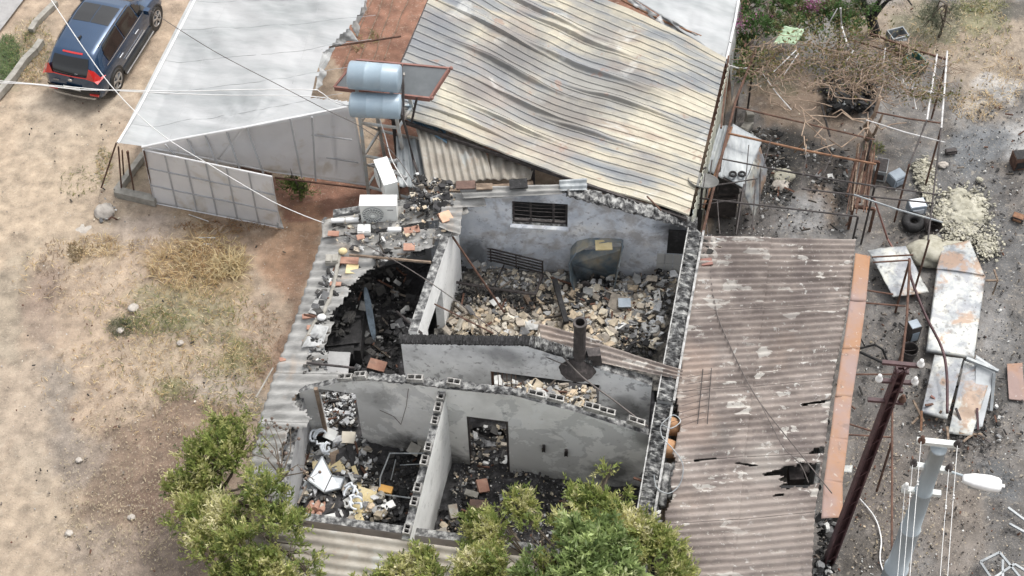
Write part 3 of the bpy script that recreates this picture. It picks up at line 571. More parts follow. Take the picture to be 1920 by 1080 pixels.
# browner broken sheet row at the south of the dark room
# mortar-daubed north strip
ns = sheet(T(602, 412, 2.42), T(870, 368, 2.95), T(880, 402, 2.95), T(604, 446, 2.42), 0, nu=90, nv=24, crumple=.07, cs=4, seed=8, cut=[[(872, 402), (905, 385), (900, 430), (868, 430)]]).build('mortar_strip', M('daubed mortar', [(.3, g(.15, .145, .135)), (.5, g(.29, .28, .26)), (.7, g(.44, .43, .41))], 3, .95, bump=.7, bscale=9, spots=((2.4, .6, .7, (.09, .085, .08), .7), (4, .63, .72, (.33, .2, .14), .6))), house, True)
sheet(T(815, 362, 3.0), T(905, 360, 3.12), T(912, 386, 3.05), T(812, 392, 2.98), 2, .03, 8, 30, crumple=.03).build('corrugated_roof', m_asbW, house, True)
sheet(T(860, 350, 3.25), T(1052, 346, 3.42), T(1054, 364, 3.36), T(868, 372, 3.18), 2, .025, 8, 50, crumple=.03, seed=3).build('corrugated_roof', m_asbW, house, True)
sheet(T(1048, 338, 3.5), T(1100, 334, 3.45), T(1101, 356, 3.38), T(1050, 358, 3.42), 2, .03, 8, 20, crumple=.02, seed=4).build('corrugated_roof', m_ting, house, True)
sheet(T(828, 388, 2.98), T(868, 384, 3.0), T(862, 440, 2.98), T(822, 425, 2.98), 4, .03, 8, 20, crumple=.03, seed=14).build('corrugated_roof', m_asbW, house, True)
sheet(T(1118, 642, 3.0), T(1280, 694, 2.62), T(1278, 712, 2.6), T(1108, 676, 2.95), 3, .03, 8, 60, crumple=.02, seed=5).build('corrugated_roof', m_asbE, house, True)
sheet(T(1010, 606, 3.15), T(1130, 640, 3.0), T(1120, 662, 2.98), T(1015, 640, 3.12), 3, .03, 8, 40, crumple=.04, seed=15, cut=[[(1060, 600), (1130, 600), (1130, 628)]]).build('corrugated_roof', m_asbE, house, True)
# south strip
sheet(T(440, 970, 2.25), T(1215, 1075, 2.3), T(1190, 1230, 2.1), T(420, 1120, 2.05), 8, .035, 8, 120, crumple=.015, seed=16, cut=[[(595, 960), (600, 990), (700, 1000), (840, 1012), (1000, 1040), (1230, 1060), (1230, 900), (595, 900)], [(990, 1030), (1230, 1050), (1230, 1110), (1010, 1085)]]).build('corrugated_roof', m_asbT, house, True)
# stove pipe and blackened hood on wall B
cz = 3.05; cb = T(1086, 672, cz)
pp = MB(); zt = zat(cb.x, cb.y, 604); pp.lathe((cb.x, cb.y, cz), [(.17, 0), (.135, .15), (.13, zt-cz-.12), (.15, zt-cz-.1), (.15, zt-cz), (.10, zt-cz), (.10, zt-cz-.5), (.0, zt-cz-.5)], 18)
ch = pp.build('stove_pipe', m_dark, house, False)
hd = MB(); hd.lathe((cb.x-.02, cb.y, cz-.3), [(.42, 0), (.38, .1), (.2, .32), (.15, .38)], 14); hd.box((cb.x+.33, cb.y+.02, cz+.05), (.3, .22, .42), None, 0, None, .15); hd.build('smoke_hood', m_dark, ch)

# ---------------------------------------------------------------- rubble inside
mound('charred_rubble', [(622, 470), (860, 430), (800, 640), (770, 720), (600, 720), (560, 600)], lambda x, y: .35+x*0, m_char, .22, seed=2)
mound('charred_rubble', [(560, 750), (840, 740), (790, 1040), (500, 1010)], lambda x, y: .42+.35*np.exp(-((x+4.)/.9)**2)+x*0, m_char, .2, seed=3)
mound('charred_rubble', [(850, 750), (1230, 840), (1190, 1080), (800, 1060)], lambda x, y: .22+x*0, m_char, .2, seed=4)
m_ash = M('ashy rubble', [(.35, g(.05, .048, .045)), (.48, g(.17, .16, .145)), (.58, g(.34, .315, .27)), (.7, g(.46, .44, .39))], 7, .95, bump=1., bscale=14, detail=12, spots=((1.4, .54, .64, (.03, .03, .03), .85),))
mound('ashy_rubble', [(870, 440), (1290, 500), (1240, 740), (800, 660)], lambda x, y: .37+x*0, m_ash, .2, seed=5)
mound('charred_rubble', [(560, 690), (1230, 740), (1230, 850), (560, 780)], lambda x, y: .5+x*0, m_char, .15, seed=6)
mb = MB()
chunks(mb, [(845, 575), (905, 560), (1000, 600), (1060, 560), (1090, 540), (1215, 560), (1225, 650), (1120, 660), (1000, 640), (840, 630)], .44, 2300, .04, .32, ['pale', 'pale', 'pale', 'pale', 'pale', 'ash'], .3, .2)
chunks(mb, [(850, 575), (905, 560), (1000, 600), (1060, 540), (1215, 560), (1225, 650), (1120, 655), (840, 625)], .5, 90, .2, .46, ['pale', 'pale', 'pale', 'ash'], .12, .2)
chunks(mb, [(1000, 515), (1060, 515), (1075, 600), (1010, 600)], .4, 260, .05, .3, ['pale', 'ash', 'pale'])
chunks(mb, [(1150, 520), (1225, 500), (1225, 660), (1130, 650)], .45, 320, .05, .4, ['pale', 'pale', 'ash', 'ash'])
chunks(mb, [(845, 440), (1010, 500), (1240, 520), (1200, 690), (830, 650)], .38, 1500, .02, .1, ['pale', 'ash', 'pale', 'char'], .6, .14)
chunks(mb, [(860, 535), (1000, 560), (1000, 590), (870, 570)], .55, 260, .03, .16, ['char'], .6, .1)  # black pieces stand in for the dark void under the bed
chunks(mb, [(1070, 520), (1170, 520), (1160, 575), (1080, 580)], .55, 260, .03, .2, ['char', 'char', 'ash'], .6, .1)
chunks(mb, [(845, 430), (870, 450), (870, 560), (845, 560)], .55, 150, .03, .2, ['char', 'char', 'ash'], .6, .1)
chunks(mb, [(1180, 630), (1225, 640), (1220, 670), (1150, 660)], .55, 120, .03, .2, ['char'], .6, .1)
stuff('masonry_rubble', mb, m_attr)
mb = MB(); chunks(mb, [(1232, 500), (1268, 500), (1250, 590), (1235, 650), (1205, 650), (1212, 560)], .7, 420, .03, .26, ['ash', 'white', 'ash', 'char', 'pale'], .4, .12)
stuff('plaster_rubble', mb, m_attr)
mb = MB(); chunks(mb, [(600, 732), (664, 736), (668, 800), (610, 800)], .84, 750, .03, .18, ['white', 'white', 'ash', 'char'], .5, .12)
stuff('white_debris', mb, m_attr)
mb = MB(); chunks(mb, [(540, 780), (600, 790), (660, 830), (650, 860), (600, 900), (520, 900), (530, 830)], .5, 420, .03, .24, ['white', 'white', 'ash', 'char', 'char'], .45, .15)
chunks(mb, [(600, 880), (700, 900), (740, 960), (720, 1000), (590, 985)], .5, 700, .03, .22, ['ash', 'char', 'char', 'pale', 'ash', 'char'], .6, .15)
chunks(mb, [(700, 800), (810, 810), (780, 1000), (690, 980)], .45, 900, .02, .18, ['char', 'char', 'char', 'ash', 'char'], .7, .12)
chunks(mb, [(640, 830), (720, 830), (700, 960), (640, 900)], .5, 420, .03, .2, ['char', 'pale', 'char', 'ash'], .6, .12)
chunks(mb, [(530, 800), (600, 790), (690, 830), (700, 900), (740, 970), (600, 985), (530, 900)], .72, 900, .03, .26, ['white', 'pale', 'ash', 'char', 'ash'], .5, .15)
stuff('household_debris', mb, m_attr)
mb = MB(); chunks(mb, [(855, 870), (950, 880), (1180, 930), (1150, 1060), (830, 1060)], .3, 2000, .02, .13, ['char', 'char', 'ash', 'char', 'ash', 'pale'], .7, .12)
chunks(mb, [(820, 950), (900, 930), (940, 1000), (830, 1020)], .3, 60, .1, .28, ['ash', 'pale', 'char', 'char'], .5, .12)
stuff('household_debris', mb, m_attr)
mb = MB(); chunks(mb, [(600, 560), (760, 500), (780, 600), (745, 700), (610, 700)], .45, 1100, .03, .26, ['char', 'char', 'char', 'char', 'char', 'ash'], .6, .2)
stuff('charred_debris', mb, m_attr)
mb = MB(); chunks(mb, [(925, 715), (1115, 730), (1115, 775), (940, 745)], .55, 380, .06, .32, ['pale', 'pale', 'ash'], .4, .12)
chunks(mb, [(870, 800), (955, 800), (955, 870), (880, 870)], .5, 240, .03, .24, ['char', 'ash', 'pale', 'char'], .4, .12)
stuff('masonry_rubble', mb, m_attr)
mb = MB()
chunks(mb, [(606, 412), (870, 372), (862, 400), (810, 460), (660, 470), (615, 440)], 2.5, 420, .02, .15, ['ash', 'pale', 'char', 'pale', 'ash'], .4, .03, lambda px, py: 2.46+(px-606)/264*.5)
chunks(mb, [(700, 470), (818, 440), (812, 468), (700, 500)], 2.6, 60, .08, .3, ['char', 'char', 'ash'], .3, .05)
chunks(mb, [(590, 560), (620, 500), (650, 480), (670, 520), (620, 580), (612, 700), (570, 700)], 2.42, 260, .03, .24, ['ash', 'char', 'char', 'ash'], .3, .03)
chunks(mb, [(780, 330), (860, 350), (850, 390), (760, 400)], 2.95, 380, .03, .26, ['ash', 'char', 'char', 'pale', 'char'], .5, .12)
stuff('roof_rubble', mb, m_attr)
# ---------------------------------------------------------------- big metal shed
shed = thing('metal_shed', 'large shed under a scorched cream and blue-grey ribbed metal roof that sags', 'shed', T(1050, 200, 0))
MA, MBc, MC, MD = T(715, 208, 3.0), T(1292, 404, 2.75), T(1362, 108, 2.75), T(862, -135, 3.1)
bumps = [(.33, .44, .16, .020, .15), (.42, .30, .13, .018, .13), (.40, .17, .12, .016, .11), (.27, .08, .10, .015, .09), (.55, .62, .16, .02, .13), (.70, .50, .15, .02, .12), (.25, .60, .14, .02, .12), (.33, .80, .2, .02, .12), (.62, .28, .12, .018, .1), (.5, .76, .15, .02, .14)]
def mwarp(P, u, v, U0=0, U1=1):
    uu = U0+(U1-U0)*u; z = .09*np.sin(uu*7.+v*2.3)*np.sin(np.pi*np.clip(uu, 0, 1))-.22*np.sin(np.pi*uu)*np.sin(np.pi*v)+.03*np.sin(uu*15-v*6)*np.sin(np.pi*uu)
    z += (fbm(uu*9, v*9, 1., 3, 5)-.5)*.09
    for bu, bv, su, sv_, h in bumps:
        d = (v-bv)/sv_; z += h*np.exp(-((uu-bu)/su)**2)*np.where(d > 0, np.exp(-d*d*.8), np.exp(-(d*4)**2))
    P = P.copy(); P[:, 2] += z; vd = np.array(MD-MA); vd /= np.linalg.norm(vd)
    P += vd*((.045*np.sin(uu*6.5+1.+v*1.5)*np.sin(np.pi*uu))[:, None]); return P
def bil(u, v): return MA*(1-u)*(1-v)+MBc*u*(1-v)+MC*u*v+MD*(1-u)*v
for i, (u0, u1, dz, mt) in enumerate(((0, .205, .012, m_metroof), (.195, .80, 0, m_metroof), (.79, 1, .012, m_metroof))):
    lf = Vector((0, 0, dz))
    sheet(bil(u0, 0)+lf, bil(u1, 0)+lf, bil(u1, 1)+lf, bil(u0, 1)+lf, 27, .017, 12, int(20+120*(u1-u0)), prof='lap', warp=lambda P, u, v, a=u0, b=u1: mwarp(P, u, v, a, b)).build('roof_sheet', mt, shed, False)
mb = MB()
for k in range(22):
    p = T(915-k*5.5, 20+k*11.3, 3.16); mb.ball(p, .022, 5)
sheet(T(690, 180, 2.86), T(838, 268, 2.7), T(835, 215, 2.8), T(712, 150, 2.95), 6, .02, 9, 20, prof='trap').build('roof_sheet', m_metblue, shed)
# east wall siding, ribs vertical; north side hidden
sw = sheet(T(1297, 405, 2.68), T(1366, 118, 2.72), (T(1366, 118, 2.72).x+.02, T(1366, 118, 2.72).y, .1), (T(1297, 405, 2.68).x+.02, T(1297, 405, 2.68).y, .1), 0, nu=26*6, nv=10)
a = np.array(sw.v); L0 = np.array(T(1297, 405, 2.68)); L1 = np.array(T(1366, 118, 2.72)); dd = (L1-L0)[:2]; LL = np.linalg.norm(dd); dd /= LL; s = (a[:, :2]-L0[:2])@dd; nx = np.array([dd[1], -dd[0]])
t = (s/.21) % 1.; h = np.clip(np.minimum(t/.13, (.45-t)/.13), 0, 1)*.035; a[:, :2] += nx*h[:, None]; sw.v = a.tolist()
sw.build('siding', m_metside, shed)
mb = MB(); mb.bar(T(715, 214, 2.9), T(1288, 412, 2.62), .06, .1); mb.bar(T(715, 206, 2.85), T(862, -130, 2.95), .06, .1); mb.build('edge_purlin', m_dark, shed)
for (px, py) in ((735, 225), (860, 262), (1000, 320)): 
    q = T(px, py, 2.8); mb = MB(); mb.bar((q.x, q.y+.3, 0), (q.x, q.y+.3, 2.75), .09); mb.build('post', m_dark, shed)
mb = MB(); mb.bar(T(1366, 105, 2.6), T(1352, 240, 2.5), .05); mb.bar(T(1362, 120, 2.3), T(1356, 235, .3), .05); mb.build('post', m_rust, shed)
# holes / flakes on the roof
ssp = MB(); ssp.bar(T(1213, 368, 2.95), T(1240, 395, 2.85), .03); ssp.build('loose_rod', m_rust, shed)

# lean-to with old fibre cement between the tower and the shed
lt = thing('lean_to', 'small lean-to with yellowish corrugated sheets below the lower edge of the metal shed roof', 'lean-to', T(860, 330, 0))
sheet(T(800, 350, 2.45), T(780, 235, 2.75), T(905, 262, 2.72), T(924, 335, 2.5), 9, .035, 8, 24, crumple=.02, seed=20).build('corrugated_roof', m_asbT, lt, True)
sheet(T(922, 338, 2.42), T(915, 285, 2.55), T(1000, 318, 2.55), T(995, 335, 2.45), 4, .04, 8, 14, crumple=.03, seed=21).build('corrugated_roof', m_asbT, lt, True)
sheet(T(745, 350, 2.2), T(742, 255, 2.4), T(786, 262, 2.45), T(805, 352, 2.25), 4, .03, 8, 14, crumple=.03, seed=22).build('corrugated_roof', m_ting, lt, True)
mb = MB(); mb.bar(T(800, 362, 2.3), T(1000, 345, 2.35), .1); 
for px, py in ((745, 345), (800, 350), (995, 340)): q = T(px, py, 2.3); mb.bar((q.x, q.y, 0), (q.x, q.y, 2.3), .09)
mb.build('timber_frame', m_wood, lt)

# ---------------------------------------------------------------- annex on the east side
ann = thing('side_annex', 'long annex under a brown flecked corrugated roof, right of the house', 'annex', T(1420, 700, 0))
hole = [(1446, 882), (1462, 880), (1470, 873), (1492, 874), (1500, 866), (1524, 870), (1538, 866), (1536, 905), (1520, 909), (1512, 916), (1490, 912), (1476, 918), (1458, 912), (1474, 905), (1460, 899), (1470, 892), (1449, 891)]
holes_ = [[(1528, 840), (1545, 835), (1545, 850), (1515, 852)], [(1300, 862), (1345, 858), (1345, 861), (1300, 866)], [(1380, 866), (1420, 872), (1418, 876), (1378, 869)], [(1500, 757), (1560, 748), (1558, 753), (1505, 761)], [(1448, 928), (1472, 925), (1466, 931), (1450, 932)]]
hole2 = [(1430, 887), (1455, 883), (1458, 892), (1432, 892)]
cl = [(1200, 440), (1312, 440), (1312, 462), (1302, 500), (1292, 560), (1286, 610), (1276, 660), (1278, 690), (1268, 740), (1275, 800), (1262, 850), (1268, 865), (1256, 905), (1262, 930), (1248, 960), (1235, 1100), (1200, 1100)]
rowsE = [((1300, 447), (1440, 449), (1604, 452), 2.38, 2.2, 2.0), ((1280, 590), (1425, 582), (1590, 572), 2.38, 2.2, 2.0), ((1262, 738), (1405, 727), (1562, 712), 2.38, 2.2, 2.0), ((1240, 872), (1390, 858), (1545, 850), 2.40, 2.22, 2.0), ((1240, 985), (1380, 975), (1528, 960), 2.38, 2.2, 2.0), ((1200, 1140), (1360, 1132), (1520, 1120), 2.38, 2.2, 2.0)]
for i in range(5):
    r0, r1 = rowsE[i], rowsE[i+1]; lf = Vector((0, 0, .016*(4-i)))
    n_ = int(round((T(*r1[1], 2.2)-T(*r0[1], 2.2)).length/.182))
    for j, (sd_, l2) in enumerate(((0, .03), (1, 0))):
        l3 = lf+Vector((0, 0, l2)); e = 6 if j == 0 else 0
        a = T(*r0[sd_], r0[3+sd_])+l3; b = T(r0[sd_+1][0]+e, r0[sd_+1][1], r0[4+sd_])+l3; c = T(r1[sd_+1][0]+e, r1[sd_+1][1], r1[4+sd_])+l3; d = T(*r1[sd_], r1[3+sd_])+l3
        sheet(a, b, c, d, n_, .033, 8, 44, crumple=.008, seed=30+i*2+j, cut=[cl, hole, hole2]+holes_).build('corrugated_roof', m_asbE, ann, True)
FL = [((1604, 474), (1632, 480)), ((1594, 560), (1624, 565)), ((1580, 650), (1612, 655)), ((1566, 740), (1598, 745)), ((1556, 820), (1590, 825)), ((1545, 900), (1580, 905)), ((1540, 968), (1580, 970))]
for i in range(6):
    (a, b), (c, d) = FL[i], FL[i+1]; z = 2.07+.012*(6-i)
    sheet(T(*a, z), T(*b, z-.05), T(*d, z-.06), T(c[0], c[1]+4, z-.01), 0, nu=8, nv=14, crumple=.03, seed=50+i, thick=.006).build('flashing', m_flash, ann, True)
# walls and rough timber below
pA = [T(1312, 462, 2.2), T(1598, 458, 1.85), T(1530, 962, 1.85), T(1505, 1180, 1.85), T(1230, 1180, 2.2)]
for k, (a, b) in enumerate(((0, 1), (1, 2), (2, 3))):
    wall('outer_wall', [(pA[a].x, pA[a].y, pA[a].z-.06), (pA[b].x, pA[b].y, pA[b].z-.06)], .12, m_dim, ann, side=-1)
mb = MB()
for k in range(7):
    t = k/6; a = pA[0].lerp(pA[4], t); b = pA[1].lerp(pA[3], t); mb.bar(a-Vector((0, 0, .12)), b-Vector((0, 0, .08)), .07, .1)
mb.build('rafters', m_black, ann)
mb = MB()     # mesh panel lying between house wall and roof edge
for k in range(8): mb.tube([T(1262+k*0-k*3.0, 712+k*14, 2.45), T(1335-k*2.0, 700+k*12, 2.46)], .006, 4)
mb.tube([T(1318, 692, 2.47), T(1308, 795, 2.47)], .01, 4); mb.tube([T(1334, 690, 2.47), T(1326, 795, 2.47)], .01, 4)
tag(mb.build('wire_mesh', m_dark, None), 'rusty wire mesh panel lying over the gap between house wall and brown annex roof', 'wire mesh')
for i, (px, py, wd, lb) in enumerate(((1262, 800, 34, 'rounded terracotta pot lodged in the gap, the upper of the two'), (1258, 842, 30, 'terracotta pot lodged in the gap, the lower of the two beside the white cable'))):
    q = T(px, py, 2.15); mb = MB(); X = Vector((.2, 1, .1)).normalized(); Z = Vector((-.95, .2, .25)).normalized(); Y = Z.cross(X)
    mb.lathe(q, [(.06, -.22), (.17, -.18), (.2, 0), (.21, .12), (.16, .26), (.13, .26), (.12, .1)], 16, 0, (X, Y, X.cross(Y)))
    tag(mb.build('terracotta_pot', M('ochre clay', [(.3, (.3, .16, .08)), (.7, (.48, .28, .15))], 4, .9, bump=.2), None, True), lb, 'clay pot', 'clay pots in the gap beside the annex')
for i, (x0, y0, x1, y1, lb) in enumerate(((1238, 868, 1222, 965, 'leftmost of the charred half-round roofing tubes in the gap'), (1252, 872, 1240, 950, 'middle charred half-round roofing tube in the gap'), (1268, 870, 1258, 935, 'rightmost charred half-round roofing tube by the brown roof edge'))):
    mb = MB(); mb.tube([T(x0, y0, 2.25), T(x1, y1, 2.2)], .1, 10); tag(mb.build('roofing_tube', m_mortar, None, True), lb, 'roof tube', 'charred roofing tubes in the gap')

# ---------------------------------------------------------------- plastic greenhouses
gh = thing('greenhouse', 'left plastic greenhouse with stretched pale film roof beside the dirt track', 'greenhouse', T(450, 330, 0))
fr = [(221, 268, 2.1), (268, 274, 2.08), (340, 257, 2.35), (457, 236, 2.8), (560, 216, 2.9), (655, 198, 2.95), (700, 188, 2.95)]
bk_ = [(392, -70, 2.1), (420, -70, 2.2), (470, -70, 2.4), (585, -70, 2.8), (640, -70, 2.9), (700, -70, 2.95), (745, -70, 2.95)]
nU, nV = 90, 110; mb = MB(); V = []; 
fp = [np.array(T(*p)) for p in fr]; bp = [np.array(T(*p)) for p in bk_]
for j in range(nV+1):
    v = j/nV
    for i in range(nU+1):
        u = i/nU*6; k = min(5, int(u)); t = u-k; p = (fp[k]*(1-t)+fp[k+1]*t)*(1-v)+(bp[k]*(1-t)+bp[k+1]*t)*v; V.append(p)
V = np.array(V); uu = np.tile(np.arange(nU+1)/nU, nV+1); vv = np.repeat(np.arange(nV+1)/nV, nU+1)
V[:, 2] += -.07*np.abs(np.sin(vv*np.pi*3.3+.6))*np.sin(np.pi*uu)+(fbm(V[:, 0]*.7+V[:, 1]*.3, V[:, 1]*.25, 2.2, 4, 3)-.5)*.18*np.sin(np.pi*np.clip(uu, .03, 1))
c0 = fp[3]; ang = np.arctan2(V[:, 1]-c0[1], V[:, 0]-c0[0]); dist = np.hypot(V[:, 0]-c0[0], V[:, 1]-c0[1]); V[:, 2] += .035*np.sin(ang*17)*np.exp(-dist/1.3)*np.minimum(1, dist*3)
i = (np.arange(nV)[:, None]*(nU+1)+np.arange(nU)[None, :]).ravel(); q = np.stack([i, i+1, i+2+nU, i+1+nU], 1)
cen = PJ(V[q].mean(1)); cen = cen+np.stack([(fbm(cen[:, 1], cen[:, 0]*0, .05, 3, 2)-.5)*12, cen[:, 0]*0], 1)
q = q[~inpoly(cen, [(702, -90), (687, 0), (660, 45), (622, 85), (606, 100), (597, 120), (588, 160), (583, 183), (650, 190), (668, 196), (900, 190), (900, -90)])]
mb.v = V.tolist(); mb.f = q.tolist(); mb.m = [0]*len(q); mb.build('film_roof', m_film, gh, True)
for v_ in (.10, .27, .44, .61, .78):       # hoops and laced seams showing on the film
    j = int(v_*nV); i_end = 74 if v_ < .3 else 84
    mb = MB(); mb.tube([Vector(V[j*(nU+1)+k])+Vector((0, 0, .002)) for k in range(0, i_end, 2)], .006, 5); mb.build('hoop', m_frameg, gh, True)
for u_ in (.28, .62):
    k = int(u_*nU); mb = MB(); mb.tube([Vector(V[j*(nU+1)+k]) for j in range(2 if u_ < .5 else 24, nV, 3)], .004, 5); mb.build('tie_rope', m_frameg, gh, True)
# crumpled torn edge
def blob_sheet(name, pts, mat, parent, cr=.12, seed=0, n=22, thick=.004):
    return sheet(*[T(*p) for p in pts], 0, nu=n, nv=n, crumple=cr, cs=4.5, seed=seed, thick=thick).build(name, mat, parent, True)
blob_sheet('torn_film', [(588, 172, 2.75), (603, 160, 2.6), (627, 88, 2.7), (606, 92, 2.85)], m_filmr, gh, .16, 3)
blob_sheet('torn_film', [(606, 95, 2.85), (628, 85, 2.6), (668, 75, 2.55), (650, 48, 2.85)], m_filmr, gh, .14, 4)
blob_sheet('torn_film', [(655, 50, 2.85), (668, 70, 2.5), (690, 0, 2.6), (684, -5, 2.9)], m_filmr, gh, .14, 5)
# end wall film
def quad(name, p, mat, parent, n=16, cr=.02, seed=0): return sheet(*p, 0, nu=n*2, nv=n, crumple=cr, cs=2., seed=seed, thick=.006).build(name, mat, parent, True)
TL, T1, TR, BR, B1, BL = T(268, 277, 2.06), T(457, 238, 2.78), T(662, 199, 2.93), T(692, 349, .25), T(510, 327, .8), T(270, 281, 2.02)
quad('end_film', (TL, T1, B1.lerp(BL, .45), BL), m_filmw, gh, seed=6); quad('end_film', (T1, TR, BR, B1.lerp(BL, .45)), m_filmw, gh, seed=7)
mb = MB()
for k, (x0, y0, x1, y1) in enumerate(((310, 270, 330, 292), (350, 257, 372, 303), (384, 250, 408, 310), (424, 243, 450, 317), (462, 236, 494, 324), (544, 221, 566, 332), (585, 218, 592, 338))):
    mb.bar(T(x0, y0, 2.1+(x0-268)*.0037)+Vector((0, -.02, .0)), T(x1, y1, 2.05-(x1-268)*.0037)+Vector((0, -.02, 0)), .045, .03)
mb.bar(T(545, 248, 2.2), T(660, 262, 2.1), .03); mb.bar(T(548, 285, 1.5), T(672, 305, 1.2), .03); mb.build('frame_shade_bars', m_frameg, gh)  # grey bars on the film imitate the shade of frames behind it
mb = MB(); mb.bar(T(583, 218, 2.78), T(588, 246, 2.2), .05, .02); mb.bar(T(624, 208, 2.8), T(632, 312, 1.0), .05, .02); mb.build('film_tear', m_rust, gh)
mb = MB(); mb.tube([T(266, 276, 2.1), T(340, 260, 2.38), T(457, 239, 2.82), T(655, 200, 2.98)], .03, 7); mb.tube([T(266, 274, 2.12), T(390, 297, 1.65), T(510, 322, .95), T(692, 347, .3)], .022, 7)
mb.tube([T(221, 268, 2.13), T(262, 200, 2.13), T(365, 0, 2.13), T(400, -60, 2.13)], .035, 7); mb.build('pale_rail', m_framew, gh)
for p_ in ([T(515, 333, .75), T(695, 355, .12)], [T(618, 88, 2.6), T(752, 68, 2.7)], [T(445, 313, 1.3), T(510, 327, .85)]): mb = MB(); mb.tube(p_, .027, 6); mb.build('rusty_rail', m_rust, gh)
for (x0, y0, z0, x1, y1) in ((222, 275, 2.05, 228, 358), (229, 282, 2.0, 232, 330), (238, 284, 2.0, 252, 362), (240, 283, 2.0, 244, 330), (218, 268, 2.05, 190, 352), (270, 283, 2.0, 288, 375)):
    mb = MB(); p = T(x1, y1, 0.05); mb.tube([T(x0, y0, z0), p], .022, 6); mb.build('post', m_rust, gh)
mb = MB(); mb.bar(T(218, 360, .1), T(293, 377, .1), .22, .22); mb.bar(T(218, 360, .1), T(270, 290, .1), .14, .2); mb.build('concrete_base', m_conc, gh)
# wing panel
wp = [T(268, 280, 1.98), T(510, 330, 1.98), T(526, 426, .0), T(290, 380, .0)]
quad('wing_film', wp, m_filmw, gh, 24, .02, 8)
mb = MB()
def wpp(u, v): return (wp[0]*(1-u)+wp[1]*u)*(1-v)+(wp[3]*(1-u)+wp[2]*u)*v+Vector((0, -.025, .005))
for u in (.17, .33, .49, .65, .82): mb.bar(wpp(u, 0), wpp(u+.01, 1), .035, .02)
for v in (.33, .66): mb.bar(wpp(0, v), wpp(1, v+.02), .03, .02)
mb.build('frame_shade_bars', m_frameg, gh)  # bars paint the shadow-like lines of frames behind the wing film
mb = MB(); mb.tube([wpp(0, 0), wpp(1, 0), wpp(1, 1)], .025, 6); mb.tube([wpp(0, 0), wpp(0, 1), wpp(1, 1)], .018, 6); mb.build('pale_rail', m_framew, gh)
blob_sheet('torn_film', [(516, 395, .5), (523, 400, .4), (533, 430, .02), (520, 428, .02)], m_filmr, gh, .04, 9, 8)
# second greenhouse, top right
g2 = thing('greenhouse', 'right plastic greenhouse with white film roof behind the metal shed', 'greenhouse', T(1300, 0, 0))
blob = sheet(T(1160, -25, 2.6), T(1362, 118, 2.45), T(1400, -90, 2.5), T(1190, -190, 2.8), 0, nu=50, nv=50, crumple=.12, cs=1.2, seed=12, thick=.004, cut=[[(1130, -40), (1180, 8), (1225, 35), (1262, 45), (1310, 85), (1345, 112), (1352, 140), (1100, 60)]])
blob.build('film_roof', m_film, g2, True)
blob_sheet('torn_film', [(1176, 2, 2.6), (1228, 38, 2.45), (1232, 28, 2.6), (1182, -6, 2.7)], m_filmr, g2, .1, 13); blob_sheet('torn_film', [(1228, 38, 2.5), (1318, 90, 2.3), (1318, 72, 2.5), (1240, 26, 2.6)], m_filmr, g2, .1, 14)
mb = MB(); mb.tube([T(1165, 0, 2.6), T(1240, 38, 2.5), T(1315, 68, 2.5)], .03, 6); mb.build('rusty_rail', m_rustb, g2)
mb = MB(); mb.tube([T(1400, -90, 2.5), T(1378, 40, 2.5), T(1362, 112, 2.5)], .035, 6); mb.build('pale_rail', m_framew, g2)
sheet(T(1384, -20, 2.45), T(1366, 112, 2.45), T(1372, 190, .2), T(1395, 60, .2), 0, nu=20, nv=10, crumple=.04, seed=3).build('side_film', m_filmr, g2, True)
# seedling rows: drip lines on the red soil
for k, (x0, y0, x1, y1) in enumerate(((705, -20, 640, 130), (725, -20, 660, 150), (745, -20, 690, 140), (768, -10, 720, 110))):
    mb = MB(); mb.tube([T(x0+(x1-x0)*t+random.uniform(-2, 2), y0+(y1-y0)*t, .04) for t in np.linspace(0, 1, 8)], .012, 5)
    tag(mb.build('drip_line', m_wood, None), ['leftmost', 'second from left', 'third from left', 'rightmost'][k]+' of the thin irrigation lines on red soil between greenhouse and metal roof', 'irrigation line', 'irrigation lines on the red soil')

# ---------------------------------------------------------------- power poles
def iso(mb, p, r=.07):
    p = Vector(p); mb.lathe(p, [(.0, -.02), (r*.6, -.02), (r, .02), (r*.95, .06), (r*.55, .08), (r*.62, .12), (r*.5, .16), (0, .17)], 12)
bp0 = T(1540, 1090, 0); zt = zat(bp0.x, bp0.y, 692)
pole = thing('utility_pole', 'old maroon steel utility pole with short crossarms and white insulators beside the brown annex', 'utility pole', bp0)
fx = PJ([[bp0.x, bp0.y, zt]])[0, 0]; lean = T(1690, 692, zt)-T(fx, 692, zt)
def pp_(z): return Vector((bp0.x, bp0.y, 0))+lean*(z/zt)+Vector((0, 0, z))
mb = MB()
for dx_, dy_ in ((-.09, 0), (.09, 0)): mb.bar(pp_(0)+Vector((dx_, dy_, 0)), pp_(zt)+Vector((dx_*.8, dy_, 0)), .035, .16)
mb.bar(pp_(0)+Vector((0, .05, 0)), pp_(zt)+Vector((0, .05, 0)), .17, .02)
for k in range(14): z = .4+k*zt/14; mb.bar(pp_(z)+Vector((-.1, -.06, 0)), pp_(z+.3)+Vector((.1, -.06, 0)), .03, .015)
mb.build('shaft', m_pole, pole)
def arm(x0, y0, x1, y1, py, isos, mat, par, posf, wd=.08, im=None):
    z = None; lo, hi = 0, 12
    for _ in range(40):
        m = (lo+hi)/2
        if PJ([list(posf(m))])[0, 1] > py: lo = m
        else: hi = m
    z = lo; mb = MB(); a = T(x0, y0, z); b = T(x1, y1, z); mb.bar(a, b, wd, wd*.8); o = mb.build('crossarm', mat, par)
    for (ix, iy, c) in isos: mb = MB(); q = T(ix, iy+4, z); iso(mb, q+Vector((0, 0, .03))); mb.build('insulator', {'w': m_porc, 'r': m_rust, 'd': m_dark}[c], o, True)
    return z, o
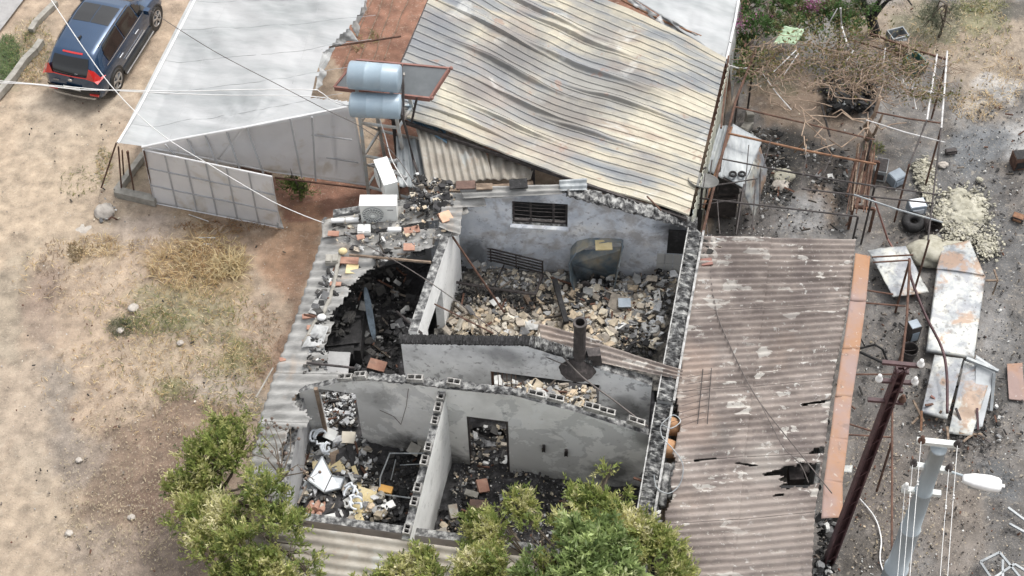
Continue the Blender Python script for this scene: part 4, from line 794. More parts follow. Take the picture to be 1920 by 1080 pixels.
for a_ in ((1654, 679, 1724, 686, 683, [(1725, 683, 'w')]), (1646, 713, 1712, 718, 716, [(1647, 711, 'w'), (1714, 716, 'w')]), (1627, 749, 1694, 755, 752, [(1691, 749, 'r')]), (1676, 696, 1704, 698, 697, []), (1667, 730, 1693, 733, 731, [])):
    arm(*a_, m_pole, pole, pp_, .075)
lp0 = T(1760, 841, 6.5); lp = thing('street_lamp_pole', 'tall pale grey tubular steel pole with crossarms, wires and one white street lamp head', 'lamp pole', (lp0.x, lp0.y, 0))
mb = MB(); L3 = lambda z: Vector((lp0.x, lp0.y, z))
prof = []
for k in range(7):
    z0, z1 = 6.5*k/6.5, 6.5*(k+1)/6.5
prof = [(.26, 0), (.235, 2), (.245, 2.01), (.245, 2.06), (.21, 2.07), (.195, 3.6), (.203, 3.61), (.203, 3.66), (.18, 3.67), (.165, 5.0), (.172, 5.01), (.172, 5.05), (.155, 5.06), (.14, 6.47), (.15, 6.47), (.15, 6.52), (.0, 6.54)]
mb.lathe((lp0.x, lp0.y, 0), prof, 24); mb.build('shaft', m_galv, lp, True)
WR = []
A3 = [(1719, 826, 1796, 834, 832, [(1727, 826, 'r'), (1794, 833, 'd')]), (1707, 871, 1784, 883, 878, [(1712, 869, 'd'), (1778, 878, 'd')]), (1690, 917, 1764, 926, 922, [(1697, 913, 'w')])]
zs = []
for a_ in A3: z, o = arm(*a_, m_galv if 0 else M('pale crossarm', [(.3, g(.5, .52, .5)), (.7, g(.62, .64, .62))], 3, .6, bump=.05), lp, L3, .11); zs.append(z)
mb = MB(); z = zs[1]; mb.tube([T(1780, 884, z), T(1806, 892, z+.02)], .025, 8); mb.build('lamp_arm', m_galv, lp)
lh = MB(); a = T(1804, 898, z); b = T(1877, 912, z); X = (b-a).normalized(); Z = Vector((0, 0, 1)); Y = Z.cross(X); Ll = (b-a).length
st = [(0, .05, .03), (.04, .085, .05), (.3, .135, .08), (.7, .16, .09), (.93, .14, .075), (1, .10, .05)]
V = []; n = 12
for (t, hw, hh) in st:
    for k in range(n):
        an = 2*math.pi*k/n; cx = math.copysign(abs(math.cos(an))**.45, math.cos(an)); cy = math.copysign(abs(math.sin(an))**.6, math.sin(an)); V.append(a+X*(Ll*t)+Y*(cx*hw)+Z*(cy*hh+.02))
Fc = [(i*n+k, i*n+(k+1) % n, (i+1)*n+(k+1) % n, (i+1)*n+k) for i in range(len(st)-1) for k in range(n)]+[tuple(range(n-1, -1, -1)), tuple(5*n+k for k in range(n))]
lh.add(V, Fc); lhd = lh.build('lamp_head', m_porc, lp, True)
m2 = MB(); m2.box(a+X*(Ll*.55)-Z*.06, (Ll*.75, .22, .06), (X, Y, Z)); m2.build('lens', m_acd, lhd); m2 = MB(); m2.box(a+X*(Ll+.03)+Z*.02, (.05, .06, .04), (X, Y, Z)); m2.build('latch', m_porc, lhd)
for i, (x0, y0, zi, x1, lb) in enumerate(((1697, 913, 2, 1683, 'leftmost'), (1711, 872, 1, 1694, 'second from left'), (1727, 828, 0, 1706, 'third from left'), (1779, 880, 1, 1763, 'fourth from left'), (1795, 836, 0, 1777, 'rightmost'))):
    z = zs[zi]+.12; p = T(x0, y0, z); q = T(x1, 1090, z-.05); d = q-p; mb = MB(); mb.tube([p+d*t+Vector((0, 0, -.25*t*(1.6-t)*.3)) for t in np.linspace(0, 1.6, 12)], .006, 5)
    for t in (.22, .24): mb.ball(p+d*(t+.04*i), .022, 6)
    tag(mb.build('overhead_wire', m_cable, None), lb+' of the five thin wires running down from the grey lamp pole', 'wire', 'wires on the lamp pole')
def cable(name, pts, r, mat, label, cat='cable', zz=None, group=None):
    P_ = [T(*p) for p in pts]; out = []
    for i in range(len(P_)-1):
        p0, p1, p2, p3 = P_[max(i-1, 0)], P_[i], P_[i+1], P_[min(i+2, len(P_)-1)]
        for k in range(6):
            t = k/6; out.append(.5*((2*p1)+(p2-p0)*t+(2*p0-5*p1+4*p2-p3)*t*t+(3*p1-p0-3*p2+p3)*t**3))
    out.append(P_[-1]); mb = MB(); mb.tube(out, r, 5); return tag(mb.build(name, mat, None, True), label, cat, group)
cable('overhead_cable', [(88, -12, 6.2), (160, 95, 5.6), (218, 172, 5.2), (300, 250, 4.7), (400, 313, 4.1), (500, 372, 3.4), (560, 400, 2.9), (607, 418, 2.5)], .011, m_cable, 'thick white cable slanting from the top left over the car to the grey roof')
cable('overhead_cable', [(-20, 150, 5.4), (120, 162, 5.1), (220, 170, 4.9), (400, 178, 4.6), (590, 181, 4.3), (655, 200, 4.0)], .011, m_cable, 'lower of the two white cables crossing above the car bumper towards the boiler')
cable('overhead_cable', [(-20, 155, 5.5), (60, 158, 5.4), (150, 168, 5.2), (230, 169, 5.1), (340, 171, 4.9), (460, 168, 4.8), (580, 168, 4.6), (600, 172, 4.5), (625, 190, 4.3), (650, 198, 4.1), (690, 192, 3.9), (708, 215, 3.6), (722, 255, 3.3), (735, 300, 3.0), (765, 350, 2.8)], .012, m_cable, 'looping white cable that runs past the boiler and down the steel tower')
cable('overhead_cable', [(282, 20, 6.), (400, 95, 5.4), (520, 158, 4.9), (610, 205, 4.4), (680, 240, 3.9), (740, 290, 3.3), (800, 380, 2.8)], .009, m_cabled, 'thin dark cable slanting over the white greenhouse roof to the tower')
cable('loose_cable', [(1334, 440, 2.4), (1333, 520, 2.4), (1345, 590, 2.42), (1365, 640, 2.4), (1388, 690, 2.38), (1412, 735, 2.36), (1440, 775, 2.34), (1500, 850, 2.3), (1560, 925, 2.2)], .013, m_cabled, 'long brown cable drooping across the brown corrugated annex roof')
cable('loose_cable', [(1425, 755, 2.36), (1448, 800, 2.34), (1470, 840, 2.3), (1500, 870, 2.28), (1516, 905, 2.26)], .01, m_cabled, 'short dark cable ending at the hole in the brown annex roof')
cable('loose_cable', [(1240, 795, 2.7), (1262, 778, 2.6), (1276, 790, 2.55), (1258, 803, 2.55), (1240, 797, 2.6), (1242, 820, 2.55), (1262, 842, 2.5), (1280, 870, 2.5), (1276, 905, 2.48), (1255, 925, 2.46), (1232, 915, 2.46), (1226, 890, 2.5)], .012, m_ting, 'looped white cable hanging in the gap between house and brown roof')
cable('loose_cable', [(1612, 935, .05), (1640, 970, .05), (1652, 1010, .04), (1650, 1050, .04), (1662, 1085, .04)], .018, m_cable, 'curved white cable on the dark ground between the two poles')
cable('loose_cable', [(1040, 650, 3.2), (1090, 705, 3.0), (1150, 750, 2.8), (1215, 800, 2.6)], .02, m_cabled, 'black cable sagging from the stove pipe across both partitions')
cable('loose_cable', [(650, 440, 2.7), (760, 500, 2.9), (850, 560, 2.9), (960, 640, 3.1), (1100, 700, 2.9)], .012, m_cabled, 'thin dark cable crossing the open rooms from the rubble roof to the middle wall')
for i, (a, b, r, mt, lb) in enumerate((((820, 402, 3.1), (945, 585, .9), .03, m_rust, 'long rusty pipe leaning from the roof rubble into the rubble room'), ((815, 570, 2.4), (925, 625, 2.9), .02, m_rust, 'thin rusty rod lying across the top of the white partition end'), ((745, 585, 1.8), (790, 625, 2.8), .035, m_dark, 'charred beam stub resting against the middle wall corner'), ((575, 680, 2.5), (665, 690, 2.5), .03, m_dark, 'dark pipe lying over the ragged edge of the grey roof'), ((655, 478, 2.7), (808, 492, 2.85), .035, m_wood, 'scorched batten on the edge of the grey roof above the dark room'), ((480, 745, 2.2), (512, 690, 1.9), .02, m_conc, 'thin grey pole leaning against the left roof edge'))):
    mb = MB(); mb.tube([T(*a), T(*b)], r, 6); tag(mb.build('loose_pipe' if r < .034 else 'beam', mt, None), lb, 'pipe' if r < .034 else 'beam')

# wires fixed to the smoked wall
for pts in (((766, 728), (762, 760), (752, 795)), ((712, 768), (738, 780), (752, 795))):
    mb = MB(); mb.tube([PC(*onC(*p), -.012) for p in pts], .005, 5); mb.build('wall_wire', m_rust, house)
# ---------------------------------------------------------------- solar water heater on its steel tower
sw = thing('solar_heater', 'light blue twin tank solar water heater on a peeling steel tower', 'solar heater', T(690, 372, 0))
TA, TB = T(655, 140, 4.65), T(750, 148, 4.65); X = (TB-TA).normalized(); Z = Vector((0, 0, 1)); Y = Z.cross(X)
def tank(a, b, r, nm):
    X = (b-a).normalized(); Y = Vector((0, 0, 1)).cross(X).normalized(); mb = MB(); L = (b-a).length
    mb.lathe(a, [(0, -.03), (r*.6, -.025), (r*.93, 0), (r, .03), (r, L*.33), (r*1.012, L*.335), (r, L*.345), (r, L*.66), (r*1.012, L*.665), (r, L*.675), (r, L-.03), (r*.93, L), (r*.5, L+.025), (0, L+.03)], 32, 0, (Y, X.cross(Y), X))
    return mb.build(nm, m_tank, sw, True)
tank(TA, TB, .335, 'tank'); tank(T(658, 196, 4.05), T(752, 200, 4.05), .3, 'tank')
cp = [T(627, 163, 4.0), T(806, 184, 4.0), T(842, 128, 4.35), T(668, 112, 4.35)]
sheet(*cp, 0, nu=6, nv=4, thick=.03).build('collector_panel', m_coll, sw)
mb = MB()
for i in range(4): mb.bar(cp[i]-Vector((0, 0, .04)), cp[(i+1) % 4]-Vector((0, 0, .04)), .05, .12)
mb.bar(cp[0].lerp(cp[1], .5)-Vector((0, 0, .03)), cp[3].lerp(cp[2], .5)-Vector((0, 0, .03)), .08, .1); mb.ball(cp[1]+Vector((.05, 0, 0)), .05, 8); mb.ball(cp[2]+Vector((.05, 0, 0)), .05, 8)
mb.build('panel_frame', m_redfr, sw)
gl, gr = T(692, 372, 0), T(778, 398, 0); ex = (gr-gl); back = Vector((-ex.y, ex.x, 0)).normalized()*1.1; gl2, gr2 = gl+back, gr+back
def leg(g, top): return g, top
tl, tr = T(669, 170, 4.25), T(734, 173, 4.25); tl2, tr2 = tl+back*.6, tr+back*.6
for g_, t_ in ((gl, tl), (gr, tr), (gl2, tl2), (gr2, tr2)):
    mb = MB(); mb.bar(g_, t_, .08, .08); mb.build('leg', m_frame, sw)
for f in (.12, .42, .72, .92):
    a, b, c, d = (g_.lerp(t_, f) for g_, t_ in ((gl, tl), (gr, tr), (gr2, tr2), (gl2, tl2)))
    for p, q in ((a, b), (b, c), (c, d), (d, a)): mb = MB(); mb.bar(p, q, .055, .055); mb.build('crossbar', m_frame, sw)
for (p, q) in ((gl.lerp(tl, .42), gl2.lerp(tl2, .12)), (gr.lerp(tr, .42), gr2.lerp(tr2, .12)), (gl.lerp(tl, .72), gl2.lerp(tl2, .42)), (gr.lerp(tr, .12), gr2.lerp(tr2, .42))): mb = MB(); mb.bar(p, q, .04); mb.build('brace', m_frame, sw)
mb = MB(); mb.tube([T(755, 150, 4.5), T(753, 215, 4.0), T(762, 245, 3.3), T(775, 300, 2.4), T(800, 370, 2.6)], .035, 7); mb.tube([T(752, 120, 4.8), T(757, 160, 4.4), T(757, 225, 3.8)], .02, 6); mb.tube([T(782, 182, 4.0), T(772, 228, 3.1)], .03, 6); mb.build('hose', m_dark, sw)
def acunit(name, label, c, rz, W=.85, H=.6, D=.32, tilt=0):
    o = thing(name, label, 'air conditioner', c, 'air conditioner outdoor units', True, rz)
    mb = MB(); mb.box((0, 0, H/2), (W, D, H)); mb.box((0, 0, H+.008), (W+.02, D+.02, .02)); mb.build('casing', m_ac, o)
    fx_ = -W*.16; r_ = H*.42; mb = MB(); mb.lathe((fx_, -D/2-.012, H/2), [(r_, 0), (r_, .012), (r_*.95, .016), (.0, .016)], 28, 0, (Vector((1, 0, 0)), Vector((0, 0, 1)), Vector((0, -1, 0)))); f = mb.build('fan_grille', m_acd, o)
    mb = MB()
    for k in range(20): a = 2*math.pi*k/20; mb.bar((fx_+math.cos(a)*.06, -D/2-.036, H/2+math.sin(a)*.06), (fx_+math.cos(a+.3)*r_*.97, -D/2-.036, H/2+math.sin(a+.3)*r_*.97), .008)
    for k in range(1, 4): mb.tube([(fx_+math.cos(t)*r_*k/3.1, -D/2-.036, H/2+math.sin(t)*r_*k/3.1) for t in np.linspace(0, 6.283, 20)], .005, 4)
    mb.lathe((fx_, -D/2-.045, H/2), [(.055, 0), (.05, .015), (0, .02)], 14, 0, (Vector((1, 0, 0)), Vector((0, 0, 1)), Vector((0, -1, 0)))); mb.build('grille_wire', m_ac, f)
    mb = MB(); mb.box((W*.34, -D/2-.008, H*.46), (W*.26, .012, H*.8)); mb.build('side_panel', m_ac, o); mb = MB(); mb.box((W*.33, -D/2-.016, H*.78), (W*.16, .006, .03)); mb.build('badge', m_acd, o)
    for x in (-W*.33, W*.33): mb = MB(); mb.box((x, 0, -.03), (.06, D+.04, .05)); mb.build('foot', m_ac, o)
    return o
q = T(713, 420, 2.55); acunit('air_conditioner', 'white air conditioner outdoor unit whose round fan grille faces the viewer', (q.x, q.y+.17, 2.58), -.04)
q = T(722, 385, 2.45); acunit('air_conditioner', 'white air conditioner outdoor unit turned sideways inside the steel tower', (q.x+.05, q.y+.5, 2.5), -1.25, tilt=0)
mb = MB(); q = T(725, 318, 2.6)
mb = MB(); mb.tube([T(748, 300, 2.9), T(690, 310, 2.95), T(740, 322, 2.85), T(762, 335, 2.8)], .05, 7); tag(mb.build('foil_duct', M('crumpled foil', [(.3, g(.1)), (.6, g(.4)), (.7, g(.6))], 20, .3, metal=.6, bump=1.), None), 'crumpled silver foil wrapped duct hanging in the steel tower', 'duct')

# ---------------------------------------------------------------- satellite dish
q = T(1318, 348, 2.6); ds = thing('satellite_dish', 'scorched grey satellite dish seen edge on above the tin shelter', 'satellite dish', (q.x, q.y, 0))
ax_ = Vector((.1, .35, .93)).normalized(); Xd = Vector((1, -.1, 0)); Xd = (Xd-ax_*Xd.dot(ax_)).normalized(); Yd = ax_.cross(Xd); cD = T(1319, 338, 2.75)
mb = MB(); R0 = .36; pr = [(R0*t, .13*(t*t-1)) for t in np.linspace(0, 1, 8)]; mb.lathe(cD, pr+[(R0*1.02, .012), (R0*1.02, -.01)]+[(R0*t, .13*(t*t-1)-.02) for t in np.linspace(1, 0, 8)], 32, 0, (Xd, Yd, ax_)); mb.build('reflector', M('sooty dish', [(.3, g(.1, .1, .095)), (.6, g(.2, .2, .19)), (.8, g(.3))], 3, .6, metal=.2, bump=.1), ds, True)
mb = MB(); mb.tube([cD-ax_*.14, cD-ax_*.2+Vector((0, 0, -.15)), (q.x, q.y, 1.9), (q.x-.02, q.y, .05)], .03, 8); mb.build('mast', m_dark, ds)
mb = MB(); mb.tube([cD-ax_*.1-Yd*.3, cD+ax_*.25-Yd*.15, cD+ax_*.33], .012, 5); mb.ball(cD+ax_*.33, .035, 6); mb.build('feed_arm', m_dark, ds)

# ---------------------------------------------------------------- tin shelter at the shed's east side
ts = thing('tin_shelter', 'small shelter of smoke stained grey tin sheets leaning beside the metal shed', 'shelter', T(1370, 330, 0))
sheet(T(1322, 318, 1.75), T(1348, 234, 1.95), T(1380, 238, 1.9), T(1355, 335, 1.7), 3, .02, 8, 20, crumple=.02, seed=60).build('tin_sheet', m_ting, ts, True)
sheet(T(1345, 322, 1.72), T(1374, 232, 1.94), T(1430, 262, 1.8), T(1392, 352, 1.62), 0, nu=24, nv=18, crumple=.05, cs=2, seed=61).build('tin_sheet', m_ting, ts, True)
sheet(T(1392, 352, 1.62), T(1425, 275, 1.75), T(1440, 318, 1.0), T(1414, 410, .3), 0, nu=24, nv=18, crumple=.06, cs=2, seed=62).build('side_sheet', m_tin, ts, True)
mb = MB()
for px, py in ((1325, 320), (1392, 352), (1352, 238), (1428, 265)): mb = MB(); p = T(px, py, 1.7); mb.bar((p.x, p.y, 0), (p.x, p.y, 1.6), .05); mb.build('post', m_dark, ts)
mb = MB(); mb.bar(T(1325, 320, 1.64), T(1392, 352, 1.58), .05); mb.build('beam', m_dark, ts)
for i, (px, lb) in enumerate(((1374, 'left one of two small black rings lying on the tin shelter roof'), (1391, 'right one of two small black rings lying on the tin shelter roof'))):
    q = T(px, 328, 1.72); mb = MB(); mb.tube([q+Vector((math.cos(t)*.075, math.sin(t)*.075, .03)) for t in np.linspace(0, 6.2832, 22)], .03, 8, cap=False); tag(mb.build('rubber_ring', m_black, None, True), lb, 'ring', 'black rings on the tin roof')
mb = MB(); q = T(1352, 372, .5); mb.box((q.x, q.y, .5), (.75, .5, .9)); mb.box((q.x, q.y-.27, .5), (.6, .03, .7), mi=0); mb.box((q.x, q.y, .97), (.8, .55, .04)); bo = mb.build('burnt_oven', m_dark, None); tag(bo, 'burnt box oven standing in the shade under the tin shelter', 'oven')

# ---------------------------------------------------------------- pergola of rusty pipes
pg = thing('pergola', 'wide low pergola of rusty pipes over the burnt yard', 'pergola', T(1550, 300, 0))
PZ = 2.15
for (x0, y0, x1, y1, r, mt) in ((1417, 94, 1379, 190, .035, 0), (1379, 190, 1317, 437, .035, 0), (1377, 200, 1640, 262, .022, 0), (1365, 250, 1643, 308, .03, 4), (1349, 297, 1640, 349, .02, 1), (1418, 311, 1757, 365, .018, 1), (1503, 354, 1751, 381, .022, 1), (1305, 371, 1609, 406, .022, 1), (1601, 365, 1768, 417, .022, 3), (1624, 225, 1772, 267, .016, 2), (1642, 210, 1765, 231, .022, 0), (1630, 62, 1776, 112, .03, 0), (1580, 70, 1700, 105, .02, 0),
        (1757, 102, 1738, 225, .028, 2), (1738, 225, 1705, 308, .022, 1), (1776, 96, 1765, 240, .028, 2), (1765, 240, 1740, 450, .022, 1), (1470, 90, 1410, 140, .02, 0), (1446, 258, 1432, 312, .012, 1), (1404, 272, 1396, 365, .012, 1), (1514, 288, 1500, 352, .012, 1), (1560, 290, 1544, 325, .012, 1), (1335, 300, 1325, 372, .018, 1), (1305, 352, 1420, 335, .018, 1), (1417, 335, 1410, 440, .014, 1), (1300, 385, 1380, 375, .014, 1), (1395, 345, 1380, 440, .018, 1), (1345, 376, 1350, 440, .014, 1), (1322, 395, 1328, 445, .014, 1), (1692, 145, 1703, 185, .014, 2), (1708, 148, 1718, 205, .014, 2), (1655, 130, 1700, 160, .014, 2), (1700, 160, 1770, 178, .016, 2), (1365, 122, 1402, 128, .022, 2), (1430, 138, 1484, 206, .014, 2)):
    mb = MB(); a, b = T(x0, y0, PZ), T(x1, y1, PZ); m = (a+b)/2+Vector((0, 0, random.uniform(-.06, .01))); mb.tube([a, m, b], r, 6); mb.build('pipe', (m_rust, m_dark, m_pipew, m_ting, m_rustb)[mt], pg)
for (px, py) in ((1384, 180), (1352, 300), (1318, 430), (1634, 262), (1640, 350), (1705, 308), (1742, 450), (1776, 112), (1765, 240), (1417, 94), (1609, 406), (1575, 70)):
    p = T(px, py, PZ); mb = MB(); mb.tube([p, (p.x, p.y, 0)], .028, 6); mb.build('post', m_dark if px < 1700 else m_rust, pg)
for i, (a, b, r, mt, lb) in enumerate((((1424, 398, 1.1), (1426, 300, 1.3), .02, m_dark, 'dark upright rod beside the tin shelter'), ((1490, 285, .8), (1513, 262, 2.1), .03, m_wood, 'pale wooden stick leaning near the burnt yellow rubble'), ((1540, 195, .1), (1556, 255, 1.2), .03, m_dark, 'charred stick standing under the pergola'), ((1638, 370, 2.1), (1664, 448, .1), .025, m_redfr, 'pinkish rusty pole leaning from the rod stack towards the white sheet'), ((1664, 448, .1), (1708, 525, .05), .03, m_redfr, 'straight maroon bar across the crumpled white sheet'), ((1318, 390, 1.9), (1372, 238, 2.0), .03, m_rustb, 'orange rusty pipe slanting over the tin shelter'))):
    mb = MB(); mb.tube([T(*a), T(*b)], r, 6); tag(mb.build('loose_rod', mt, None), lb, 'rod')
cable('bent_pipe', [(1705, 485, .9), (1708, 520, .9), (1735, 590, .8), (1765, 650, .8), (1775, 700, .7), (1776, 775, .5)], .035, m_pole, 'long bent maroon pipe curving over the white scorched panels', 'pipe')
mb = MB(); 
for a, b in (((1635, 482), (1712, 478)), ((1637, 492), (1704, 488)), ((1596, 540), (1675, 552)), ((1622, 568), (1698, 574)), ((1597, 702), (1690, 702)), ((1590, 815), (1673, 820)), ((1560, 785), (1640, 810))): mb.tube([T(*a, 2.0), T(*b, 2.0)], .022, 6)
mb.tube([T(1706, 488, 2.0), T(1700, 600, 2.0), T(1688, 700, 2.0)], .03, 6); mb.tube([T(1673, 760, 2.0), T(1672, 1060, 2.0)], .025, 6)
for px, py in ((1706, 488), (1694, 650), (1672, 830), (1672, 1040)): p = T(px, py, 2.0); mb.tube([p, (p.x, p.y, 0)], .03, 6)
cf = thing('pipe_canopy_frame', 'bare rusty pipe frame standing off the brown annex edge beside the utility pole', 'pipe frame', T(1680, 720, 0)); mb.build('pipes', m_rust, cf)
# stack of rusty rods on trestle
rs = thing('rod_stack', 'bundle of orange rusty rods stacked on a low trestle under the pergola', 'rod stack', T(1615, 340, 0))
for k in range(26):
    mb = MB(); x = 1606+random.uniform(0, 36); x2 = x-18+random.uniform(-5, 5); z = .9+random.uniform(0, .25)
    mb.bar(T(x, 268+random.uniform(-6, 25), z), T(x2, 385+random.uniform(-30, 16), z), random.choice((.02, .03, .05))); mb.build('rod', random.choice((m_rust, m_rust, m_rustb, m_wood)), rs)
mb = MB()
for a, b in (((1600, 387), (1640, 392)), ((1606, 300), (1648, 304))):
    mb = MB(); mb.bar(T(*a, .86), T(*b, .86), .07)
    for c in (a, b): p = T(*c, .86); mb.bar((p.x, p.y, 0), (p.x, p.y, .86), .06)
    mb.build('trestle', m_rust, rs)

# ---------------------------------------------------------------- yard objects
def crate(name, label, cat, px, py, sz, rz, mat, lid=None, tilt=0, z=0, open_=False):
    q = T(px, py, z+sz[2]/2); o = thing(name, label, cat, (q.x, q.y, z), None, True, rz)
    mb = MB(); W, D, H = sz; t = .03
    if open_:
        for s in (-1, 1): mb.box((s*(W/2-t/2), 0, H/2), (t, D, H)); mb.box((0, s*(D/2-t/2), H/2), (W-2*t-.004, t, H-.004))
        mb.box((0, 0, t/2), (W-2*t-.01, D-2*t-.01, t))
    else: mb.box((0, 0, H/2), sz, jit=.02)
    b = mb.build('body', mat, o)
    mb = MB(); mb.box((0, 0, H+.008) if not open_ else (0, -D/2-.008, H*.6), (W*.9, D*.9, .015) if not open_ else (W*.7, .015, H*.2)); mb.build('lid' if not open_ else 'band', lid or mat, o)
    mb = MB(); mb.box((0, -D/2-.012, H*.45), (W*.7, .02, H*.5)); mb.build('front', lid or mat, o); o.rotation_euler = (tilt, 0, rz)
crate('metal_box', 'blue-grey metal cabinet lying beside the rod stack', 'cabinet', 1681, 334, (.38, .32, .3), .5, m_grey)
crate('metal_box', 'pale grey open cabinet touching the right side of the rod stack', 'cabinet', 1652, 318, (.3, .5, .35), -.3, m_ting, m_dark)
crate('metal_box', 'grey cabinet with white top lying below the pergola beam, beside the black tyre', 'cabinet', 1718, 388, (.42, .3, .3), .15, m_grey, m_wenam)
crate('metal_box', 'brown scorched metal box at the right edge of the picture', 'metal box', 1911, 300, (.35, .35, .4), .1, m_rust, m_black)
crate('metal_box', 'small dark metal box with orange corner near the right edge', 'metal box', 1909, 408, (.3, .2, .12), -.5, m_dark, m_rustb)
crate('metal_box', 'small grey box lying in the mud right of the pipe fence', 'metal box', 1783, 284, (.3, .13, .1), .1, m_dark)
crate('concrete_block', 'upright pale concrete block beside the tin shelter', 'concrete block', 1405, 221, (.2, .2, .4), .1, m_conc); crate('concrete_block', 'pale concrete block lying flat touching the tin sheet', 'concrete block', 1400, 238, (.22, .35, .15), -.6, m_conc)
crate('enamel_box', 'blue-grey lidded box on a charred stove beside the pipe frame', 'box', 1711, 622, (.26, .26, .6), .3, m_dark, m_grey)
crate('plastic_tub', 'white open tub under the scrub at the top of the yard', 'tub', 1682, 70, (.5, .4, .35), .3, m_ting, m_wenam, open_=True)
crate('green_crate', 'green open topped crate lying tilted beyond the pergola', 'crate', 1716, 119, (.4, .55, .35), .5, M('dull green plastic', [(.3, (.03, .09, .08)), (.7, (.07, .16, .14))], 3, .6, bump=0), m_black, open_=True)
crate('metal_box', 'grey boxes half hidden under the thorny branches left of the green crate', 'metal box', 1690, 92, (.35, .3, .3), -.2, m_wood)
def bucket(name, label, px, py, r, h, mat, tilt=(0, 0), z=0):
    q = T(px, py, z); o = thing(name, label, 'bucket', (q.x, q.y, z), None, True); mb = MB()
    mb.lathe((0, 0, 0), [(0, 0), (r*.8, 0), (r, h), (r*1.05, h), (r*1.05, h-.03), (r*.96, h-.03), (r*.75, .03), (0, .03)], 20); mb.build('body', mat, o, False)
    mb = MB(); mb.tube([(math.cos(t)*r*1.06, .03, h-.04+math.sin(t)*r*-.5) for t in np.linspace(0, 3.14, 10)], .008, 5); mb.build('handle', m_dark, o); o.rotation_euler = (tilt[0], tilt[1], 0)
bucket('bucket', 'scorched tin bucket standing under the white sheet panels beside the pipe frame', 1701, 672, .19, .4, m_dark)
bucket('bucket', 'dark open bucket lying on its side beside the yellow rubble', 1740, 415, .2, .35, m_dark, (1.1, .5), .12)
def tyre(name, label, px, py, R_, r_, z=0, ax=None, grp=None):
    q = T(px, py, z+r_); mb = MB(); A, B_, _ = ax or (Vector((1, 0, 0)), Vector((0, 1, 0)), None)
    mb.tube([q+A*(math.cos(t)*R_)+B_*(math.sin(t)*R_) for t in np.linspace(0, 6.2832, 28)], r_, 10, cap=False); return tag(mb.build(name, m_black, None, True), label, 'tyre', grp)
tyre('tyre', 'black melted tyre lying beside the overturned bucket', 1713, 416, .2, .11)
tyre('tyre', 'left black tyre in the dark heap under the vine', 1578, 192, .24, .1, .1); tyre('tyre', 'right black tyre leaning in the dark heap under the vine', 1620, 172, .27, .1, .2, (Vector((1, 0, 0)), Vector((0, .5, .86)), None))
mb = MB(); q = T(1583, 193, .2); mb.lathe(q, [(0, .05), (.12, .03), (.16, .08), (.17, .08), (.17, 0)], 16); tag(mb.build('wheel_hub', m_ting, None), 'grey round hub lying inside the left black tyre', 'wheel hub')
# scorched white panels
def panel(name, label, cat, pts, mat, thick=.08, cr=.03, seed=0, n=30, ed=None):
    o = sheet(*[T(*p) for p in pts], 0, nu=n, nv=n, crumple=cr, cs=1.6, seed=seed, thick=thick).build(name, mat, None, True)
    me = o.data; return tag(o, label, cat)
panel('scorched_sheet', 'largest scorched white panel with rust stains, lying below the yellow wool', 'panel', [(1757, 505, .4), (1848, 517, .35), (1826, 672, .25), (1737, 657, .3)], m_tin, .1, .03, 1)
panel('scorched_sheet', 'short bent panel with rust patch rising behind the largest white panel', 'panel', [(1768, 462, .25), (1818, 450, .3), (1846, 515, .4), (1756, 503, .42)], m_tin, .05, .05, 2)
panel('scorched_sheet', 'left panel of the lower pair, bluish white with rusty centre', 'panel', [(1752, 665, .4), (1806, 672, .45), (1776, 785, .3), (1728, 772, .25)], m_tin, .08, .03, 3)
panel('scorched_sheet', 'right panel of the lower pair, pale with a tall orange rust patch', 'panel', [(1808, 676, .5), (1862, 694, .5), (1822, 818, .12), (1778, 812, .1)], m_tin, .04, .06, 4)
panel('crumpled_sheet', 'crumpled white metal sheet lying apart between rusty flashing and large panel', 'sheet', [(1626, 470, .3), (1698, 461, .35), (1742, 548, .2), (1674, 556, .35)], m_tin, .01, .12, 5)
panel('glass_pane', 'cloudy glass pane leaning on the right side of the lower panels', 'glass pane', [(1830, 665, .6), (1868, 690, .55), (1842, 800, .1), (1826, 805, .1)], M('sooty glass', [(.3, g(.25, .27, .28)), (.7, g(.45, .47, .48))], 2, .2, bump=0), .015, .0, 6)
panel('rusty_plate', 'two-piece brown rusty plate lying alone at the right edge', 'plate', [(1888, 682, .1), (1917, 680, .1), (1922, 752, .05), (1892, 748, .05)], m_flash, .02, .04, 7)
panel('tin_plate', 'small tin plate with orange centre beside the rusty flashing', 'plate', [(1580, 872, .6), (1599, 872, .6), (1597, 886, .6), (1578, 885, .6)], m_tin, .01, .0, 8, 6)
fm = thing('twisted_rack', 'thin rusted metal frame leaning at the right side of the white panels', 'rack', T(1865, 530, 0)); mb = MB(); mb.bar(T(1848, 526, .5), T(1870, 526, .5), .04); mb.bar(T(1864, 506, .5), T(1871, 527, .5), .04); mb.bar(T(1870, 528, .5), T(1861, 552, .05), .03); mb.build('bars', m_wood, fm)
fm = thing('twisted_rack', 'scorched steel frame end sticking out beside the lower right panel', 'rack', T(1870, 700, 0)); mb = MB(); mb.bar(T(1812, 672, .62), T(1872, 696, .62), .07); mb.bar(T(1864, 700, .6), T(1858, 770, .05), .07); mb.build('bars', m_ting, fm)
